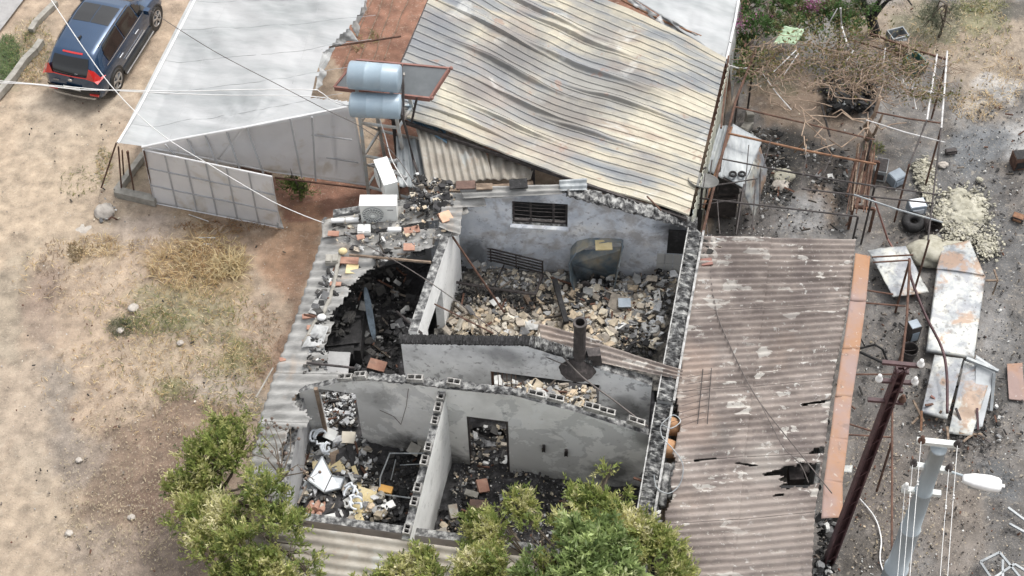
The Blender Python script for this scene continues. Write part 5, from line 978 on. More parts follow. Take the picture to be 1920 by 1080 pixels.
# bits of rusty angle iron round the panels: individually placed
for i, (x0, y0, x1, y1, mt, lb) in enumerate(((1712, 750, 1732, 790, m_wood, 'splintered brown batten left of the lower panels'), (1710, 795, 1730, 775, m_wood, 'short brown batten end pointing at the lower panels'), (1728, 770, 1727, 808, m_rustb, 'upright rusty stub below the left lower panel'), (1735, 760, 1790, 752, m_rust, 'rusty iron bar across the foot of the lower panels'), (1745, 742, 1782, 770, m_redfr, 'maroon angle iron on the left lower panel'), (1765, 770, 1755, 788, m_wood, 'short brown stick below the maroon angle iron'), (1800, 795, 1855, 828, m_dark, 'dark iron bar below the right lower panel'), (1798, 812, 1842, 815, m_wood, 'pale batten crossing the dark iron bar'), (1832, 765, 1834, 806, m_pole, 'maroon upright strip beside the right lower panel'), (1776, 800, 1778, 824, m_wood, 'small upright batten between the two lower panels'), (1806, 828, 1824, 814, m_wood, 'short grey batten end under the dark iron bar'), (1792, 765, 1806, 800, m_dark, 'dark iron strip lying on the right lower panel'), (1836, 812, 1845, 824, m_wood, 'batten end rightmost below the right lower panel'))):
    mb = MB(); mb.bar(T(x0, y0, .35 if y0 < 790 else .12), T(x1, y1, .12), .05, .03); tag(mb.build('scrap_bar', mt, None), lb, 'scrap bar', 'scrap bars round the white panels')
fm = thing('scrap_rack', 'bare grey steel frame lying at the lower right corner', 'rack', T(1880, 1060, 0)); mb = MB()
for a, b in (((1838, 1054), (1874, 1036)), ((1874, 1036), (1912, 1082)), ((1838, 1054), (1862, 1090)), ((1862, 1085), (1902, 1058)), ((1902, 1058), (1930, 1075)), ((1880, 1050), (1880, 1090))): mb.bar(T(*a, .2), T(*b, .2), .05)
mb.build('bars', m_ting, fm)
fm = thing('scrap_rack', 'pair of parallel steel strips at the right edge above the grey frame', 'rack', T(1905, 970, 0)); mb = MB(); mb.bar(T(1890, 952, .1), T(1925, 978, .1), .05); mb.bar(T(1892, 982, .1), T(1925, 1000, .1), .05); mb.build('bars', m_ting, fm)
fm = thing('burnt_chair_frame', 'black bent tube frame of a chair lying beside the rusty flashing', 'chair frame', T(1630, 660, 0)); mb = MB()
mb.tube([T(1606, 655, .3), T(1640, 646, .5), T(1655, 655, .3), T(1665, 680, .05)], .03, 6); mb.tube([T(1608, 658, .3), T(1655, 680, .1)], .035, 6); mb.tube([T(1608, 625, .5), T(1622, 650, .3)], .02, 6); mb.build('tubes', m_black, fm)

# yellow insulation wool
def lump(name, label, px, py, r, mat, z=0, sq=.5, seed=0, rx=1., cat='lump', grp=None):
    q = T(px, py, z); mb = MB(); mb.ball((0, 0, 0), 1, 22); V = np.array(mb.v); n = fbm(V[:, 0]*1.3+V[:, 2]*1.7+seed*3.1+9, V[:, 1]*1.5+seed*7+20-V[:, 2], 1.6, 4, seed)
    V *= (.62+.8*n)[:, None]; mb.v = (V*np.array([r*rx, r, r*sq])+np.array([q.x, q.y, z+r*sq*.35])).tolist(); return tag(mb.build(name, mat, None, True), label, cat, grp)
mb = MB()
for (px, py, sx, sy, n_) in ((1810, 400, 45, 45, 240), (1770, 395, 22, 30, 90), (1735, 330, 22, 30, 90), (1725, 315, 15, 12, 40), (1740, 365, 12, 22, 50), (1850, 460, 28, 30, 90), (1800, 440, 40, 18, 90), (1785, 420, 25, 20, 60), (1760, 470, 45, 12, 110)):
    for k in range(int(n_*4.5)):
        x = random.gauss(px, sx*.45); y = random.gauss(py, sy*.45); q = T(x, y, 0); s = random.uniform(.02, .075)
        e = Matrix.Rotation(random.uniform(0, 6), 3, 'Z') @ Matrix.Rotation(random.uniform(-.5, .5), 3, 'X'); f = random.uniform(.7, 1.15); c = (.40*f, .38*f, .30*f) if random.random() < .7 else (.33*f, .315*f, .27*f)
        mb.box((q.x, q.y, random.uniform(.01, .10)), (s, s*random.uniform(.6, 1), s*random.uniform(.4, .8)), [e.col[0], e.col[1], e.col[2]], 0, c, .22)
stuff('insulation_wool', mb, m_attr)
mb = MB()
for k, (px, py, r_) in enumerate(((1800, 385, .42), (1822, 405, .42), (1795, 412, .38), (1775, 398, .3), (1830, 380, .28), (1735, 325, .25), (1741, 355, .22), (1722, 313, .18), (1812, 432, .3), (1850, 462, .26), (1838, 448, .2), (1790, 365, .2), (1770, 415, .26))):
    q = T(px, py, 0); m2 = MB(); m2.ball((0, 0, 0), 1, 28); V = np.array(m2.v); nn = fbm(V[:, 0]*2+V[:, 2]*1.7+k*3+9, V[:, 1]*2+k*5+20-V[:, 2], 2.2, 5, k)
    V *= (.35+1.15*nn)[:, None]; mb.add((V*np.array([r_, r_*.9, r_*.32])+np.array([q.x, q.y, .02])).tolist(), m2.f)
stuff('insulation_wool', mb, m_insul, True)
for i, (px, py, r, rx, lb) in enumerate(((1742, 478, .42, 1.4, 'big grey-beige lump of insulation wool behind the crumpled white sheet'), (1748, 455, .2, 1.2, 'yellow-brown wool lump on top of the big lump'), (1800, 365, .16, 1.2, 'round pale wool lump at the top of the yellow pile'), (1787, 470, .25, 1.5, 'wool lump spilling on the bent panel behind the largest white one'), (1836, 338, .09, 1, 'single pale lump alone up the slope from the yellow pile'), (1768, 310, .1, 1.3, 'small brown stone near the grey box in the mud'))): lump('wool_lump', lb, px, py, r, m_insul if i < 5 else m_rock, 0, .6, i, rx)
lump('ash_lump', 'pinkish yellow scorched rubble lump in the black ash beside the tin shelter', 1467, 332, .24, m_insul, 0, .5, 11, 1.3); lump('ash_lump', 'brown stone block in front of the scorched rubble lump', 1463, 350, .18, m_rock, 0, .6, 12, 1.3)
lump('boulder', 'grey limestone boulder left of the greenhouse wing', 197, 398, .24, m_rock, 0, .6, 20); lump('boulder', 'flat pale rock low left of the grey boulder', 160, 428, .26, m_rock, -.08, .2, 21, 1.4)
for i, (px, py, r, lb) in enumerate(((250, 578, .12, 'white stone left of the green patch in the yard'), (338, 644, .08, 'small white stone in the middle of the bare yard'), (226, 620, .08, 'beige stone in the dark weed tuft'), (148, 863, .07, 'square white stone on the track in the lower left'), (247, 970, .08, 'flat pale stone in the leaf litter'), (130, 1000, .08, 'small stone at the bottom of the yard'))): lump('stone', lb, px, py, r, m_rock, 0, .5, 30+i, 1.1, 'stone')
for i, (x0, y0, x1, y1, lb) in enumerate(((371, 445, 404, 446, 'upper of two short white sticks beside the straw heap'), (382, 457, 397, 458, 'lower of two short white sticks beside the straw heap'), (354, 402, 391, 415, 'white stick lying along the foot of the greenhouse wing'))):
    mb = MB(); mb.tube([T(x0, y0, .04), T(x1, y1, .04)], .014, 5); tag(mb.build('stick', m_pipew, None), lb, 'stick')
# ---------------------------------------------------------------- debris pieces one can tell apart
def piece(name, label, cat, px, py, z, sz, rz, mat, tx=0, ty=0, cr=.02, seed=0, bend=0):
    q = T(px, py, z); e = Matrix.Rotation(rz, 3, 'Z') @ Matrix.Rotation(tx, 3, 'X') @ Matrix.Rotation(ty, 3, 'Y'); X, Y, Z = e.col[0]*sz[0]/2, e.col[1]*sz[1]/2, e.col[2]
    o = sheet(q-X-Y, q+X-Y, q+X+Y, q-X+Y, 0, nu=8, nv=8, crumple=cr, cs=3, seed=seed, thick=sz[2], warp=(lambda P, u, v: P+np.array(Z)[None]*(bend*np.sin(np.pi*u))[:, None]) if bend else None).build(name, mat, None, False); return tag(o, label, cat)
fo = m_foam
for a in (('yellow square cushion piece below the white folded sheet, leftmost', 690, 672+275, .7, (.32, .34, .1), .1, .25), ):
    pass
PC_ = [
 ('foam_block', 'yellow foam square in front of the round post of char', 'foam block', 650, 822+33, .75, (.28, .24, .1), .1, fo, .2, .1),
 ('foam_block', 'long yellow foam strip standing below the charred beam', 'foam block', 669, 893, .8, (.1, .5, .08), .35, fo, .3, 0),
 ('foam_block', 'yellow foam slab touching the orange piece, in the middle of the debris', 'foam block', 686, 927, .8, (.42, .28, .1), -.35, fo, .15, .1),
 ('foam_block', 'large yellow foam square with white slab against its lower corner', 'foam block', 675, 947, .8, (.32, .34, .1), .08, fo, .3, .1),
 ('foam_block', 'rounded yellow foam wedge right of the green patch behind the white sheet', 'foam block', 634, 880, .8, (.3, .32, .12), .6, fo, .3, -.2),
 ('foam_block', 'yellow foam wedge behind the left corner of the white folded sheet', 'foam block', 603, 871, .8, (.4, .2, .12), .1, fo, .2, 0),
 ('foam_block', 'orange foam piece caught beside the bent wire frame', 'foam block', 723, 916, .8, (.3, .16, .08), -.3, M('orange foam', [(.3, (.5, .25, .06)), (.7, (.65, .38, .12))], 3, .9), .1, 0),
 ('foam_block', 'ivory foam square near the roof edge at the bottom, left of the yellow disc', 'foam block', 652, 970, .75, (.26, .28, .08), -.1, m_ac, .2, 0),
 ('foam_block', 'greenish yellow disc split down the middle, near the bottom roof strip', 'foam block', 671, 978, .75, (.3, .34, .06), .4, fo, .3, .2),
 ('plaster_slab', 'white slab leaning under the large yellow foam square', 'slab', 684, 955, .7, (.3, .25, .05), .3, m_ac, .3, 0),
 ('cushion', 'square white cushion, left of the pair in front of the inner doorway', 'cushion', 619, 814, .95, (.28, .24, .1), -.5, m_ac, .5, .1),
 ('cushion', 'square ivory cushion with dark rim, right of the pair before the inner doorway', 'cushion', 653, 820, .95, (.3, .26, .1), -.1, M('ivory cover', [(.3, (.55, .5, .4)), (.7, (.68, .63, .54))], 3, .9), .5, 0),
 ('appliance_shell', 'scorched beige appliance shell with round hole below the cushions', 'appliance', 628, 858, .85, (.22, .34, .14), .2, m_wood, .3, .1),
 ('pale_board', 'pale board fallen against the smoked wall at the right of the west room', 'board', 776, 842, .9, (.28, .24, .03), -.6, m_conc, .5, 0),
 ('pale_board', 'light brown board leaning on the dividing wall', 'board', 792, 830, 1.0, (.22, .5, .03), -.1, m_conc, .9, 0),
 ('pale_board', 'grey-white board lying by the left end of the white folded sheet', 'board', 572, 922, .8, (.24, .45, .04), -.5, m_ting, .3, 0),
 ('white_pot', 'white bowl shaped piece beside the wire frame, below the orange foam', 'bowl', 727, 948, .75, (.32, .16, .12), .5, m_ac, .2, .1),
 ('roof_tile', 'big red-brown ribbed tile among black debris in the dark room', 'roof tile', 707, 684, .7, (.42, .26, .04), -.35, m_tile, .2, 0),
 ('burnt_board', 'square brown board standing in the front room rubble', 'board', 897, 955, .55, (.4, .42, .05), -.1, m_tiled, .5, 0),
 ('clay_brick', 'pinkish brick fragment behind the brown board in the front room', 'brick', 906, 910, .5, (.25, .3, .1), .2, m_tile, .3, .2),
 ('clay_brick', 'light brick left of the brown board in the front room', 'brick', 884, 925, .5, (.3, .14, .08), -.3, m_conc, .1, .1),
 ('pale_shell', 'cream coloured broken shell near the dividing wall in the front room', 'shell piece', 851, 958, .5, (.2, .3, .06), .2, m_asbT, .4, .3),
 ('pair_of_tiles', 'left of two upright cream tiles at the foot of the dividing wall', 'tile', 822, 1006, .5, (.14, .3, .06), .2, m_asbT, .5, 0),
 ('pair_of_tiles', 'right of two upright cream tiles at the foot of the dividing wall', 'tile', 833, 1002, .5, (.14, .3, .06), .2, m_asbT, .5, 0),
 ('roof_tile', 'dark ribbed roof tile set on the broken edge left of the grey window, leftmost', 'roof tile', 873, 346, 3.35, (.45, .2, .06), .0, m_tiled, .3, 0),
 ('roof_tile', 'black ribbed roof tile lying above the barred window', 'roof tile', 972, 344, 3.48, (.42, .24, .06), .05, m_black, .3, 0),
 ('roof_tile', 'dull rounded tile between the two dark tiles above the barred window wall', 'roof tile', 908, 349, 3.35, (.38, .16, .05), .0, m_wood, .2, 0),
 ('roof_tile', 'orange clay tile by the air conditioner on the rubble strewn roof', 'roof tile', 772, 430, 2.78, (.36, .18, .04), .2, m_tile, .1, 0),
 ('roof_tile', 'clay tile fragment at the far left of the rubble strewn roof', 'roof tile', 625, 437, 2.6, (.26, .14, .03), -.1, m_tile, .1, 0),
 ('roof_tile', 'small clay fragment right of the leftmost one on the rubble strewn roof', 'roof tile', 676, 444, 2.65, (.18, .14, .03), .3, m_tile, .1, 0),
 ('roof_tile', 'brownish ribbed tile just above the charred hole', 'roof tile', 767, 462, 2.82, (.26, .2, .04), .0, m_tile, .1, 0),
 ('roof_tile', 'light orange tile on top of the rubble by the long rusty pipe', 'roof tile', 836, 405, 3.05, (.3, .26, .04), .5, M('light clay', [(.3, (.45, .27, .18)), (.7, (.6, .4, .28))], 4, .9), .2, .2),
 ('roof_tile', 'wide clay tile above the beige square on the grey roof', 'roof tile', 655, 488, 2.55, (.42, .18, .04), -.1, m_tile, .1, 0),
 ('roof_tile', 'beige square tile beside the dark plate on the grey roof', 'roof tile', 660, 504, 2.5, (.28, .26, .08), -.1, m_foam, .1, 0),
 ('dark_plate', 'dark blue-black plate beside the beige square tile', 'plate', 683, 505, 2.48, (.32, .22, .04), -.1, m_black, .1, 0),
 ('roof_tile', 'small red tile halfway down the ragged roof edge', 'roof tile', 629, 532, 2.48, (.26, .1, .04), -.1, m_tile, .1, 0),
 ('roof_tile', 'long light red tile beside the white stone on the grey roof', 'roof tile', 580, 592, 2.4, (.32, .12, .04), .1, m_tile, .1, 0),
 ('roof_tile', 'red tile at the broken edge below the white stone', 'roof tile', 585, 613, 2.42, (.24, .12, .04), .0, m_tile, .1, 0),
 ('roof_tile', 'small orange chip on the lower grey roof, alone', 'roof tile', 530, 673, 2.3, (.14, .1, .03), .2, m_tile, .1, 0),
 ('roof_tile', 'small red chip by the clear plastic on the lower roof edge', 'roof tile', 574, 640, 2.35, (.16, .1, .03), .1, m_tile, .1, 0),
 ('grey_plate', 'grey square plate lying flat on the lower part of the ragged roof', 'plate', 594, 660, 2.38, (.34, .34, .02), .05, m_ting, .05, 0),
 ('clay_patch', 'dull red plate on the top left of the brown annex roof', 'plate', 1325, 490, 2.45, (.26, .2, .04), .1, m_redfr, 0, 0),
 ('scrap_sheet', 'grey scrap panel leaning inside the bottom left of the dark room', 'panel', 634, 682, 1.4, (.5, .6, .05), -.1, m_dim, .2, 0),
 ('burnt_cabinet_top', 'black cabinet top with orange rust spot in the dark room', 'cabinet', 640, 645, 1.2, (.6, .5, .3), -.1, m_black, .1, 0),
 ('blue_disc', 'round blue-grey dish lying in the pale rubble right of the burnt tub', 'dish', 1171, 567, .75, (.3, .26, .03), 0, m_grey, .1, 0),
]
for i, p in enumerate(PC_): piece(*p[:5], *p[5:], cr=.025, seed=i)
# charred posts, beams
for i, (a, b, w_, mt, lb) in enumerate((((1040, 525, .9), (1062, 605, .8), .12, m_black, 'black charred post leaning in the middle of the rubble room'), ((655, 835, .9), (668, 895, .7), .14, m_black, 'black charred beam lying in the west room'), ((985, 555, .6), (1000, 580, .5), .12, m_wood, 'grey stub of wood under the bed frame'), ((645, 540, 1.8), (620, 600, 1.7), .12, m_black, 'charred rafter end along the ragged roof edge'))):
    mb = MB(); mb.bar(T(*a), T(*b), w_); tag(mb.build('charred_beam', mt, None), lb, 'beam')
# white stones / paint pots on the grey roof
for i, (px, py, z, r, mt, lb) in enumerate(((603, 596, 2.45, .1, m_porc, 'round white stone on the grey roof beside the long red tile'), (643, 472, 2.6, .1, m_foam, 'round beige stone at the bend of the grey mortar trail'), (623, 489, 2.5, .13, m_conc, 'grey concrete spacer block on the left grey roof'), (740, 432, 2.8, .1, m_porc, 'white can lying on the rubble strewn roof near the orange tile'), (634, 415, 2.55, .09, m_porc, 'white can at the far left of the rubble strewn roof'), (661, 414, 2.6, .08, m_porc, 'small white can between the left corner and the air conditioner'), (683, 433, 2.62, .12, m_ac, 'white block in the middle of the rubble strewn roof'))):
    q = T(px, py, z); mb = MB()
    if 'can' in lb: mb.lathe(q-Vector((.16, 0, -.03)), [(0, 0), (.06, 0), (.065, .02), (.065, .3), (.05, .32), (0, .32)], 12, 0, (Vector((0, 1, 0)), Vector((0, 0, 1)), Vector((1, 0, 0))))
    elif 'block' in lb: mb.box((q.x, q.y, z+.03), (.3, .24, .12)); mb.box((q.x-.08, q.y, z+.1), (.12, .2, .05), mi=0); mb.box((q.x+.08, q.y, z+.1), (.12, .2, .05))
    else: mb.ball((q.x, q.y, z+.02), r, 12, 0, (1.1, .9, .7))
    tag(mb.build('stone' if 'stone' in lb else ('can' if 'can' in lb else 'block'), mt, None, 'block' not in lb), lb, 'stone' if 'stone' in lb else ('can' if 'can' in lb else 'block'))
# mortar trail on the west roof
mb = MB(); pts = [(640, 470, 2.56), (632, 500, 2.5), (627, 530, 2.47), (618, 560, 2.44), (605, 590, 2.42), (590, 605, 2.4), (572, 640, 2.37), (568, 650, 2.36)]; mb.tube([T(*p) for p in pts], .05, 7); house_trail = mb.build('mortar_trail', m_conc, house, True)
blob_sheet('plastic_film', [(590, 608, 2.46), (616, 612, 2.5), (604, 650, 2.45), (565, 652, 2.42)], m_filmr, house, .06, 21)
# white folded sheet (fridge panel) and shells
mb = MB(); P0 = T(604, 855, 1.15); P1 = T(577, 900, 1.0); P2 = T(608, 922, .95); P3 = T(622, 892, .95); P4 = T(646, 896, 1.05); P5 = T(638, 915, .95)
mb.add([P0, P1, P2, P3], [(0, 1, 2, 3)]); mb.add([P3, P2, P5, P4], [(0, 1, 2, 3)]); mb.add([p-Vector((0, 0, .05)) for p in (P0, P1, P2, P3)], [(3, 2, 1, 0)]); mb.add([p-Vector((0, 0, .05)) for p in (P3, P2, P5, P4)], [(3, 2, 1, 0)])
for a, b in ((P0, P1), (P1, P2), (P2, P5), (P5, P4), (P4, P3), (P3, P0)): mb.bar(a-Vector((0, 0, .02)), b-Vector((0, 0, .02)), .03, .05, 1)
mb.bar(P3+Vector((0, 0, .004)), P2+Vector((0, 0, .004)), .02, .01, 2)
tag(mb.build('folded_sheet', [m_wenam, m_ting, m_dark], None), 'bright white folded metal sheet on the debris of the west room', 'metal sheet')
for i, (x, y, s_, r_, lb) in enumerate(((560, 790, .3, .4, 'white twisted plastic chair piece furthest left in the west room'), (585, 800, .3, -.5, 'white chair leg piece under the broken roof edge'), (598, 822, .36, 1.0, 'curved white chair arm left of the square cushions'), (560, 850, .3, .2, 'pale curved shell above the tree branch'), (612, 845, .3, 2.0, 'white looped chair frame beneath the square white cushion'), (655, 925, .34, .8, 'white crumpled plastic with dark stripes right of the folded sheet'), (668, 945, .3, -.2, 'blue-white striped scrap below the crumpled plastic'))):
    q = T(x, y, .95); mb = MB(); e = Matrix.Rotation(r_, 3, 'Z')
    for k in range(4):
        a0 = random.uniform(0, 6); mb.tube([q+e @ Vector((math.cos(a0+t)*s_*.5*random.uniform(.7, 1.1), math.sin(a0+t)*s_*.35+k*.04-.08, .04+k*.03+.05*math.sin(t*2))) for t in np.linspace(0, 2.4, 7)], .028, 6)
    tag(mb.build('chair_piece', m_wenam, None, True), lb, 'chair piece', 'white melted chair pieces')
# logs end-on, bottom left of west room
for i, (x, y, lb) in enumerate(((578, 958, 'upper left round log end'), (590, 956, 'upper middle round log end'), (601, 960, 'upper right round log end'), (580, 968, 'lower left round log end'), (596, 970, 'lower right round log end'))):
    q = T(x, y, .85); mb = MB(); d = Vector((-.2, -.8, .35)).normalized(); X = Vector((1, 0, 0)); Y = d.cross(X).normalized(); X = Y.cross(d)
    mb.lathe(q-d*.3, [(0, 0), (.07, 0), (.075, .3), (.0, .3)], 12, 0, (X, Y, d)); tag(mb.build('log', m_tile, None), lb+' of the five orange logs beside the left tree', 'log', 'orange log ends')
# wire frame, wine rack and bed frame
wf_ = thing('bent_wire_frame', 'bent thin steel frame standing against the dividing wall in the west room', 'wire frame', T(740, 880, 0)); mb = MB()
mb.tube([T(793, 850, 1.5), T(731, 850, 1.3), T(713, 895, .9), T(712, 926, .7), T(770, 934, .8)], .018, 6); mb.tube([T(742, 862, 1.1), T(733, 900, .7)], .012, 5); mb.tube([T(750, 872, .9), T(790, 870, 1.0)], .012, 5); mb.build('wires', m_ting, wf_)
bd = thing('bed_frame', 'burnt steel bed frame with barred headboard along the blue wall', 'bed', T(930, 530, 0))
def bw(px, py, z): return T(px, py, z)
hb = [(872, 455), (1017, 490)]; mb = MB()
for k in range(5): z = 1.15-k*.11; a = T(872, 455, 1.15); b = T(1017, 490, 1.15); mb.bar(a+Vector((0, 0, -k*.11)), b+Vector((0, 0, -k*.11)), .03)
a = T(872, 455, 1.15); b = T(1017, 490, 1.15)
for t in (0, .33, .66, 1): p = a.lerp(b, t); mb.bar(p, p-Vector((0, 0, .5)), .03)
mb.bar(b, b-Vector((0, 0, 1.1)), .045); mb.bar(a, a-Vector((0, 0, 1.1)), .045); mb.build('headboard', m_dark, bd)
c0_, c1_ = T(848, 528, .85), T(1004, 552, .85); mb = MB(); mb.tube([c0_, c0_.lerp(c1_, .5)+Vector((0, 0, -.02)), c1_], .035, 7); mb.tube([c1_, T(1016, 515, .95)], .03, 6); mb.tube([T(847, 504, .95), c0_], .03, 6); mb.bar(c1_, c1_-Vector((0, 0, .5)), .04); mb.bar(c0_.lerp(c1_, .5), c0_.lerp(c1_, .5)-Vector((0, 0, .5)), .04); mb.bar(c0_.lerp(c1_, .5), a.lerp(b, .5)-Vector((0, 0, .5)), .03); mb.build('side_rail', m_dark, bd)
mb = MB(); chunks(mb, [(890, 495), (1005, 520), (1000, 545), (905, 535)], .6, 230, .04, .2, ['pale', 'ash', 'ash', 'pale'], .4, .1); stuff('mattress_ash', mb, m_attr)
# burnt tub standing on end
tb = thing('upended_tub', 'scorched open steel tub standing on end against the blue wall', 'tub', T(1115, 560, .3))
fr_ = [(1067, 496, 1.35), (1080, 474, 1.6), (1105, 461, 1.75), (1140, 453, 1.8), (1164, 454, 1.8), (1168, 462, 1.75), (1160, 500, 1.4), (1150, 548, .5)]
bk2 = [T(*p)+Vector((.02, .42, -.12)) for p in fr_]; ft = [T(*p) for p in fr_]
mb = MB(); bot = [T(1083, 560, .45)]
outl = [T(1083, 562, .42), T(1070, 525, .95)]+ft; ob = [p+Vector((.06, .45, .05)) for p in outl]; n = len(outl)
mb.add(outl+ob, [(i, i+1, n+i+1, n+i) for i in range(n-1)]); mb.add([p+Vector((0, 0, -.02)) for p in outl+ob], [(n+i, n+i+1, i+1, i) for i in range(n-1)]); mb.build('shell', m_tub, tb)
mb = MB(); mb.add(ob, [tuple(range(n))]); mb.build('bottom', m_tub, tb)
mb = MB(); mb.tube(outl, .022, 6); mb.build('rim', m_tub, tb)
mb = MB(); q = T(1130, 470, 1.72); mb.box(q+Vector((.03, .12, .06)), (.4, .3, .03), None); mb.build('patch', m_foam, tb)
q = T(1097, 535, .6); mb = MB(); mb.lathe(q, [(.13, -.02), (.14, .02), (.1, .05), (0, .05)], 16, 0, (Vector((1, 0, 0)), Vector((0, .3, 1)).normalized(), Vector((0, -1, .3)).normalized())); tag(mb.build('round_lid', m_dark, None), 'dark round lid inside the upended tub', 'lid')
# mirror lens shape in the dark room
q = T(692, 588, 1.5); mb = MB(); V = []
for k in range(16):
    t = 2*math.pi*k/16; V.append(q+Vector((math.cos(t)*.065, 0, 0))+Vector((-.1, .55, .45)).normalized()*(math.sin(t)*.62))
V2 = [v+Vector((.03, .02, -.02)) for v in V]; mb.add(V+V2, [tuple(range(16)), tuple(range(31, 15, -1))]+[(k, 16+k, 16+(k+1) % 16, (k+1) % 16) for k in range(16)]); tag(mb.build('leaning_board', M('smoked blue board', [(.35, g(.03, .035, .04)), (.55, g(.09, .12, .15)), (.7, g(.2, .24, .27))], 4, .5), None), 'narrow blue-grey pointed board standing upright in the dark room', 'board')
mb = MB(); chunks(mb, [(602, 572), (660, 552), (672, 600), (640, 640), (605, 640)], 1.3, 90, .05, .3, ['char', 'char', 'char'], .5, .2); stuff('charred_debris', mb, m_attr)
q = T(640, 620, 1.15); mb = MB(); mb.box((q.x, q.y, .6), (1.0, 1.1, 1.1), jit=.05); mb.box((q.x+.1, q.y-.1, 1.2), (.7, .7, .1), jit=.1); tag(mb.build('burnt_wardrobe', m_black, None), 'black burnt wardrobe carcass under the ragged roof edge in the dark room', 'wardrobe')
for i, (px, py, lb) in enumerate(((1490, 893, 'left charred block inside the hole of the brown roof'), (1502, 880, 'right charred block inside the hole of the brown roof'))):
    q = T(px, py, 1.5); mb = MB(); mb.box(q, (.3, .3, .3), None, 0, None, .15); tag(mb.build('charred_block', m_dark, None), lb, 'block')
# scattered gap scraps between house and annex are part of yard rubble
mb = MB(); chunks(mb, [(1245, 690), (1278, 700), (1262, 780), (1240, 780)], 1.2, 40, .06, .3, ['char', 'char', 'pale'], .5, .2)
chunks(mb, [(1205, 880), (1245, 880), (1235, 1010), (1195, 1010)], 2.1, 150, .06, .25, ['ash', 'char', 'pale', 'char'], .5, .15)
chunks(mb, [(1300, 440), (1350, 445), (1345, 475), (1300, 480)], 2.35, 50, .06, .3, ['char', 'char', 'ash'], .5, .08); stuff('charred_debris', mb, m_attr)
mb = MB(); chunks(mb, [(1535, 975), (1575, 975), (1560, 1100), (1525, 1100)], .6, 300, .05, .22, ['char', 'char', 'char', 'ash'], .6, .5)
chunks(mb, [(1420, 290), (1480, 290), (1490, 380), (1420, 380)], .06, 380, .03, .14, ['char', 'char', 'char', 'ash'], .5, .12)
chunks(mb, [(1400, 370), (1590, 380), (1600, 440), (1330, 440)], .04, 420, .02, .1, ['char', 'ash', 'ash', 'char'], .5, .05)
chunks(mb, [(1500, 260), (1600, 280), (1600, 400), (1520, 360)], .04, 260, .02, .14, ['char', 'char', 'ash'], .5, .05)
chunks(mb, [(1390, 240), (1460, 240), (1470, 300), (1440, 300)], .04, 140, .03, .2, ['char', 'char', 'ash'], .4, .08)
chunks(mb, [(1780, 760), (1880, 760), (1880, 850), (1790, 850)], .03, 260, .02, .12, ['char', 'char', 'ash'], .5, .06)
chunks(mb, [(1545, 150), (1640, 150), (1640, 215), (1550, 215)], .05, 420, .04, .3, ['char'], .6, .35)
chunks(mb, [(1620, 500), (1920, 500), (1920, 860), (1620, 860)], .02, 900, .02, .09, ['char', 'char', 'ash'], .6, .03)
chunks(mb, [(1780, 200), (1920, 200), (1920, 480), (1780, 480)], .02, 600, .02, .09, ['char', 'char', 'ash'], .6, .03)
chunks(mb, [(1700, 380), (1760, 380), (1760, 450), (1680, 450)], .03, 100, .02, .12, ['char', 'char', 'ash'], .5, .06)
chunks(mb, [(1660, 560), (1740, 560), (1740, 760), (1600, 760)], .03, 200, .02, .1, ['char', 'ash', 'char'], .5, .05)
stuff('ash_heaps', mb, m_attr)
# pebbles and leaf litter over the whole ground
mb = MB()
for (x0, y0, x1, y1, n_, s0, s1, pals) in ((0, 160, 600, 1080, 2200, .008, .04, ['pale', 'pale', 'ash']), (130, 700, 450, 1080, 500, .01, .05, ['pale', 'pale']), (1380, 0, 1920, 1080, 7000, .008, .05, ['ash', 'char', 'pale', 'char', 'pale']), (1600, 780, 1920, 1080, 2500, .008, .05, ['ash', 'pale', 'char', 'char'])):
    chunks(mb, [(x0, y0), (x1, y0), (x1, y1), (x0, y1)], .02, n_, s0, s1, pals, .5, .01)
chunks(mb, [(195, 340), (230, 350), (225, 410), (170, 420)], .03, 60, .03, .12, ['pale', 'ash'], .6, .03)
stuff('gravel', mb, m_attr)
mb = MB(); mb2 = MB()
# ---------------------------------------------------------------- grass, straw
def blades(mb, px, py, rx, ry, n, L0, L1, cols, w=.008, curl=.5, z=0., up=1.):
    for k in range(n):
        a = random.uniform(0, 6.283); r = math.sqrt(random.random()); x = px+math.cos(a)*r*rx; y = py+math.sin(a)*r*ry; q = T(x, y, z); L = random.uniform(L0, L1)
        d = Vector((random.gauss(0, 1), random.gauss(0, 1), up*random.uniform(.3, 1.2))).normalized(); s = d.cross(Vector((0, 0, 1))).normalized()*w; c = random.choice(cols); f = random.uniform(.7, 1.2); c = tuple(v*f for v in c)
        p1 = q+d*L*.5; p2 = p1+(d+Vector((random.uniform(-1, 1)*curl, random.uniform(-1, 1)*curl, -curl))).normalized()*L*.5; p2.z = max(p2.z, .02)
        mb.add([q-s, q+s, p1+s*.8, p1-s*.8, p2], [(0, 1, 2, 3), (3, 2, 4)], 0, c)
st_ = [(.55, .42, .22), (.45, .33, .18), (.6, .5, .32), (.36, .24, .12)]; gr_ = [(.16, .18, .06), (.22, .22, .08), (.3, .28, .12), (.1, .13, .05)]
mb = MB(); blades(mb, 400, 480, 62, 42, 400, .2, .6, st_, .010, .9, 0., .5); blades(mb, 355, 505, 75, 40, 520, .15, .4, st_, .009); blades(mb, 430, 500, 30, 20, 240, .3, .6, [(.6, .5, .3)], .011)
tag(stuff('straw_heap', mb, m_leaf), None)
mb = MB()
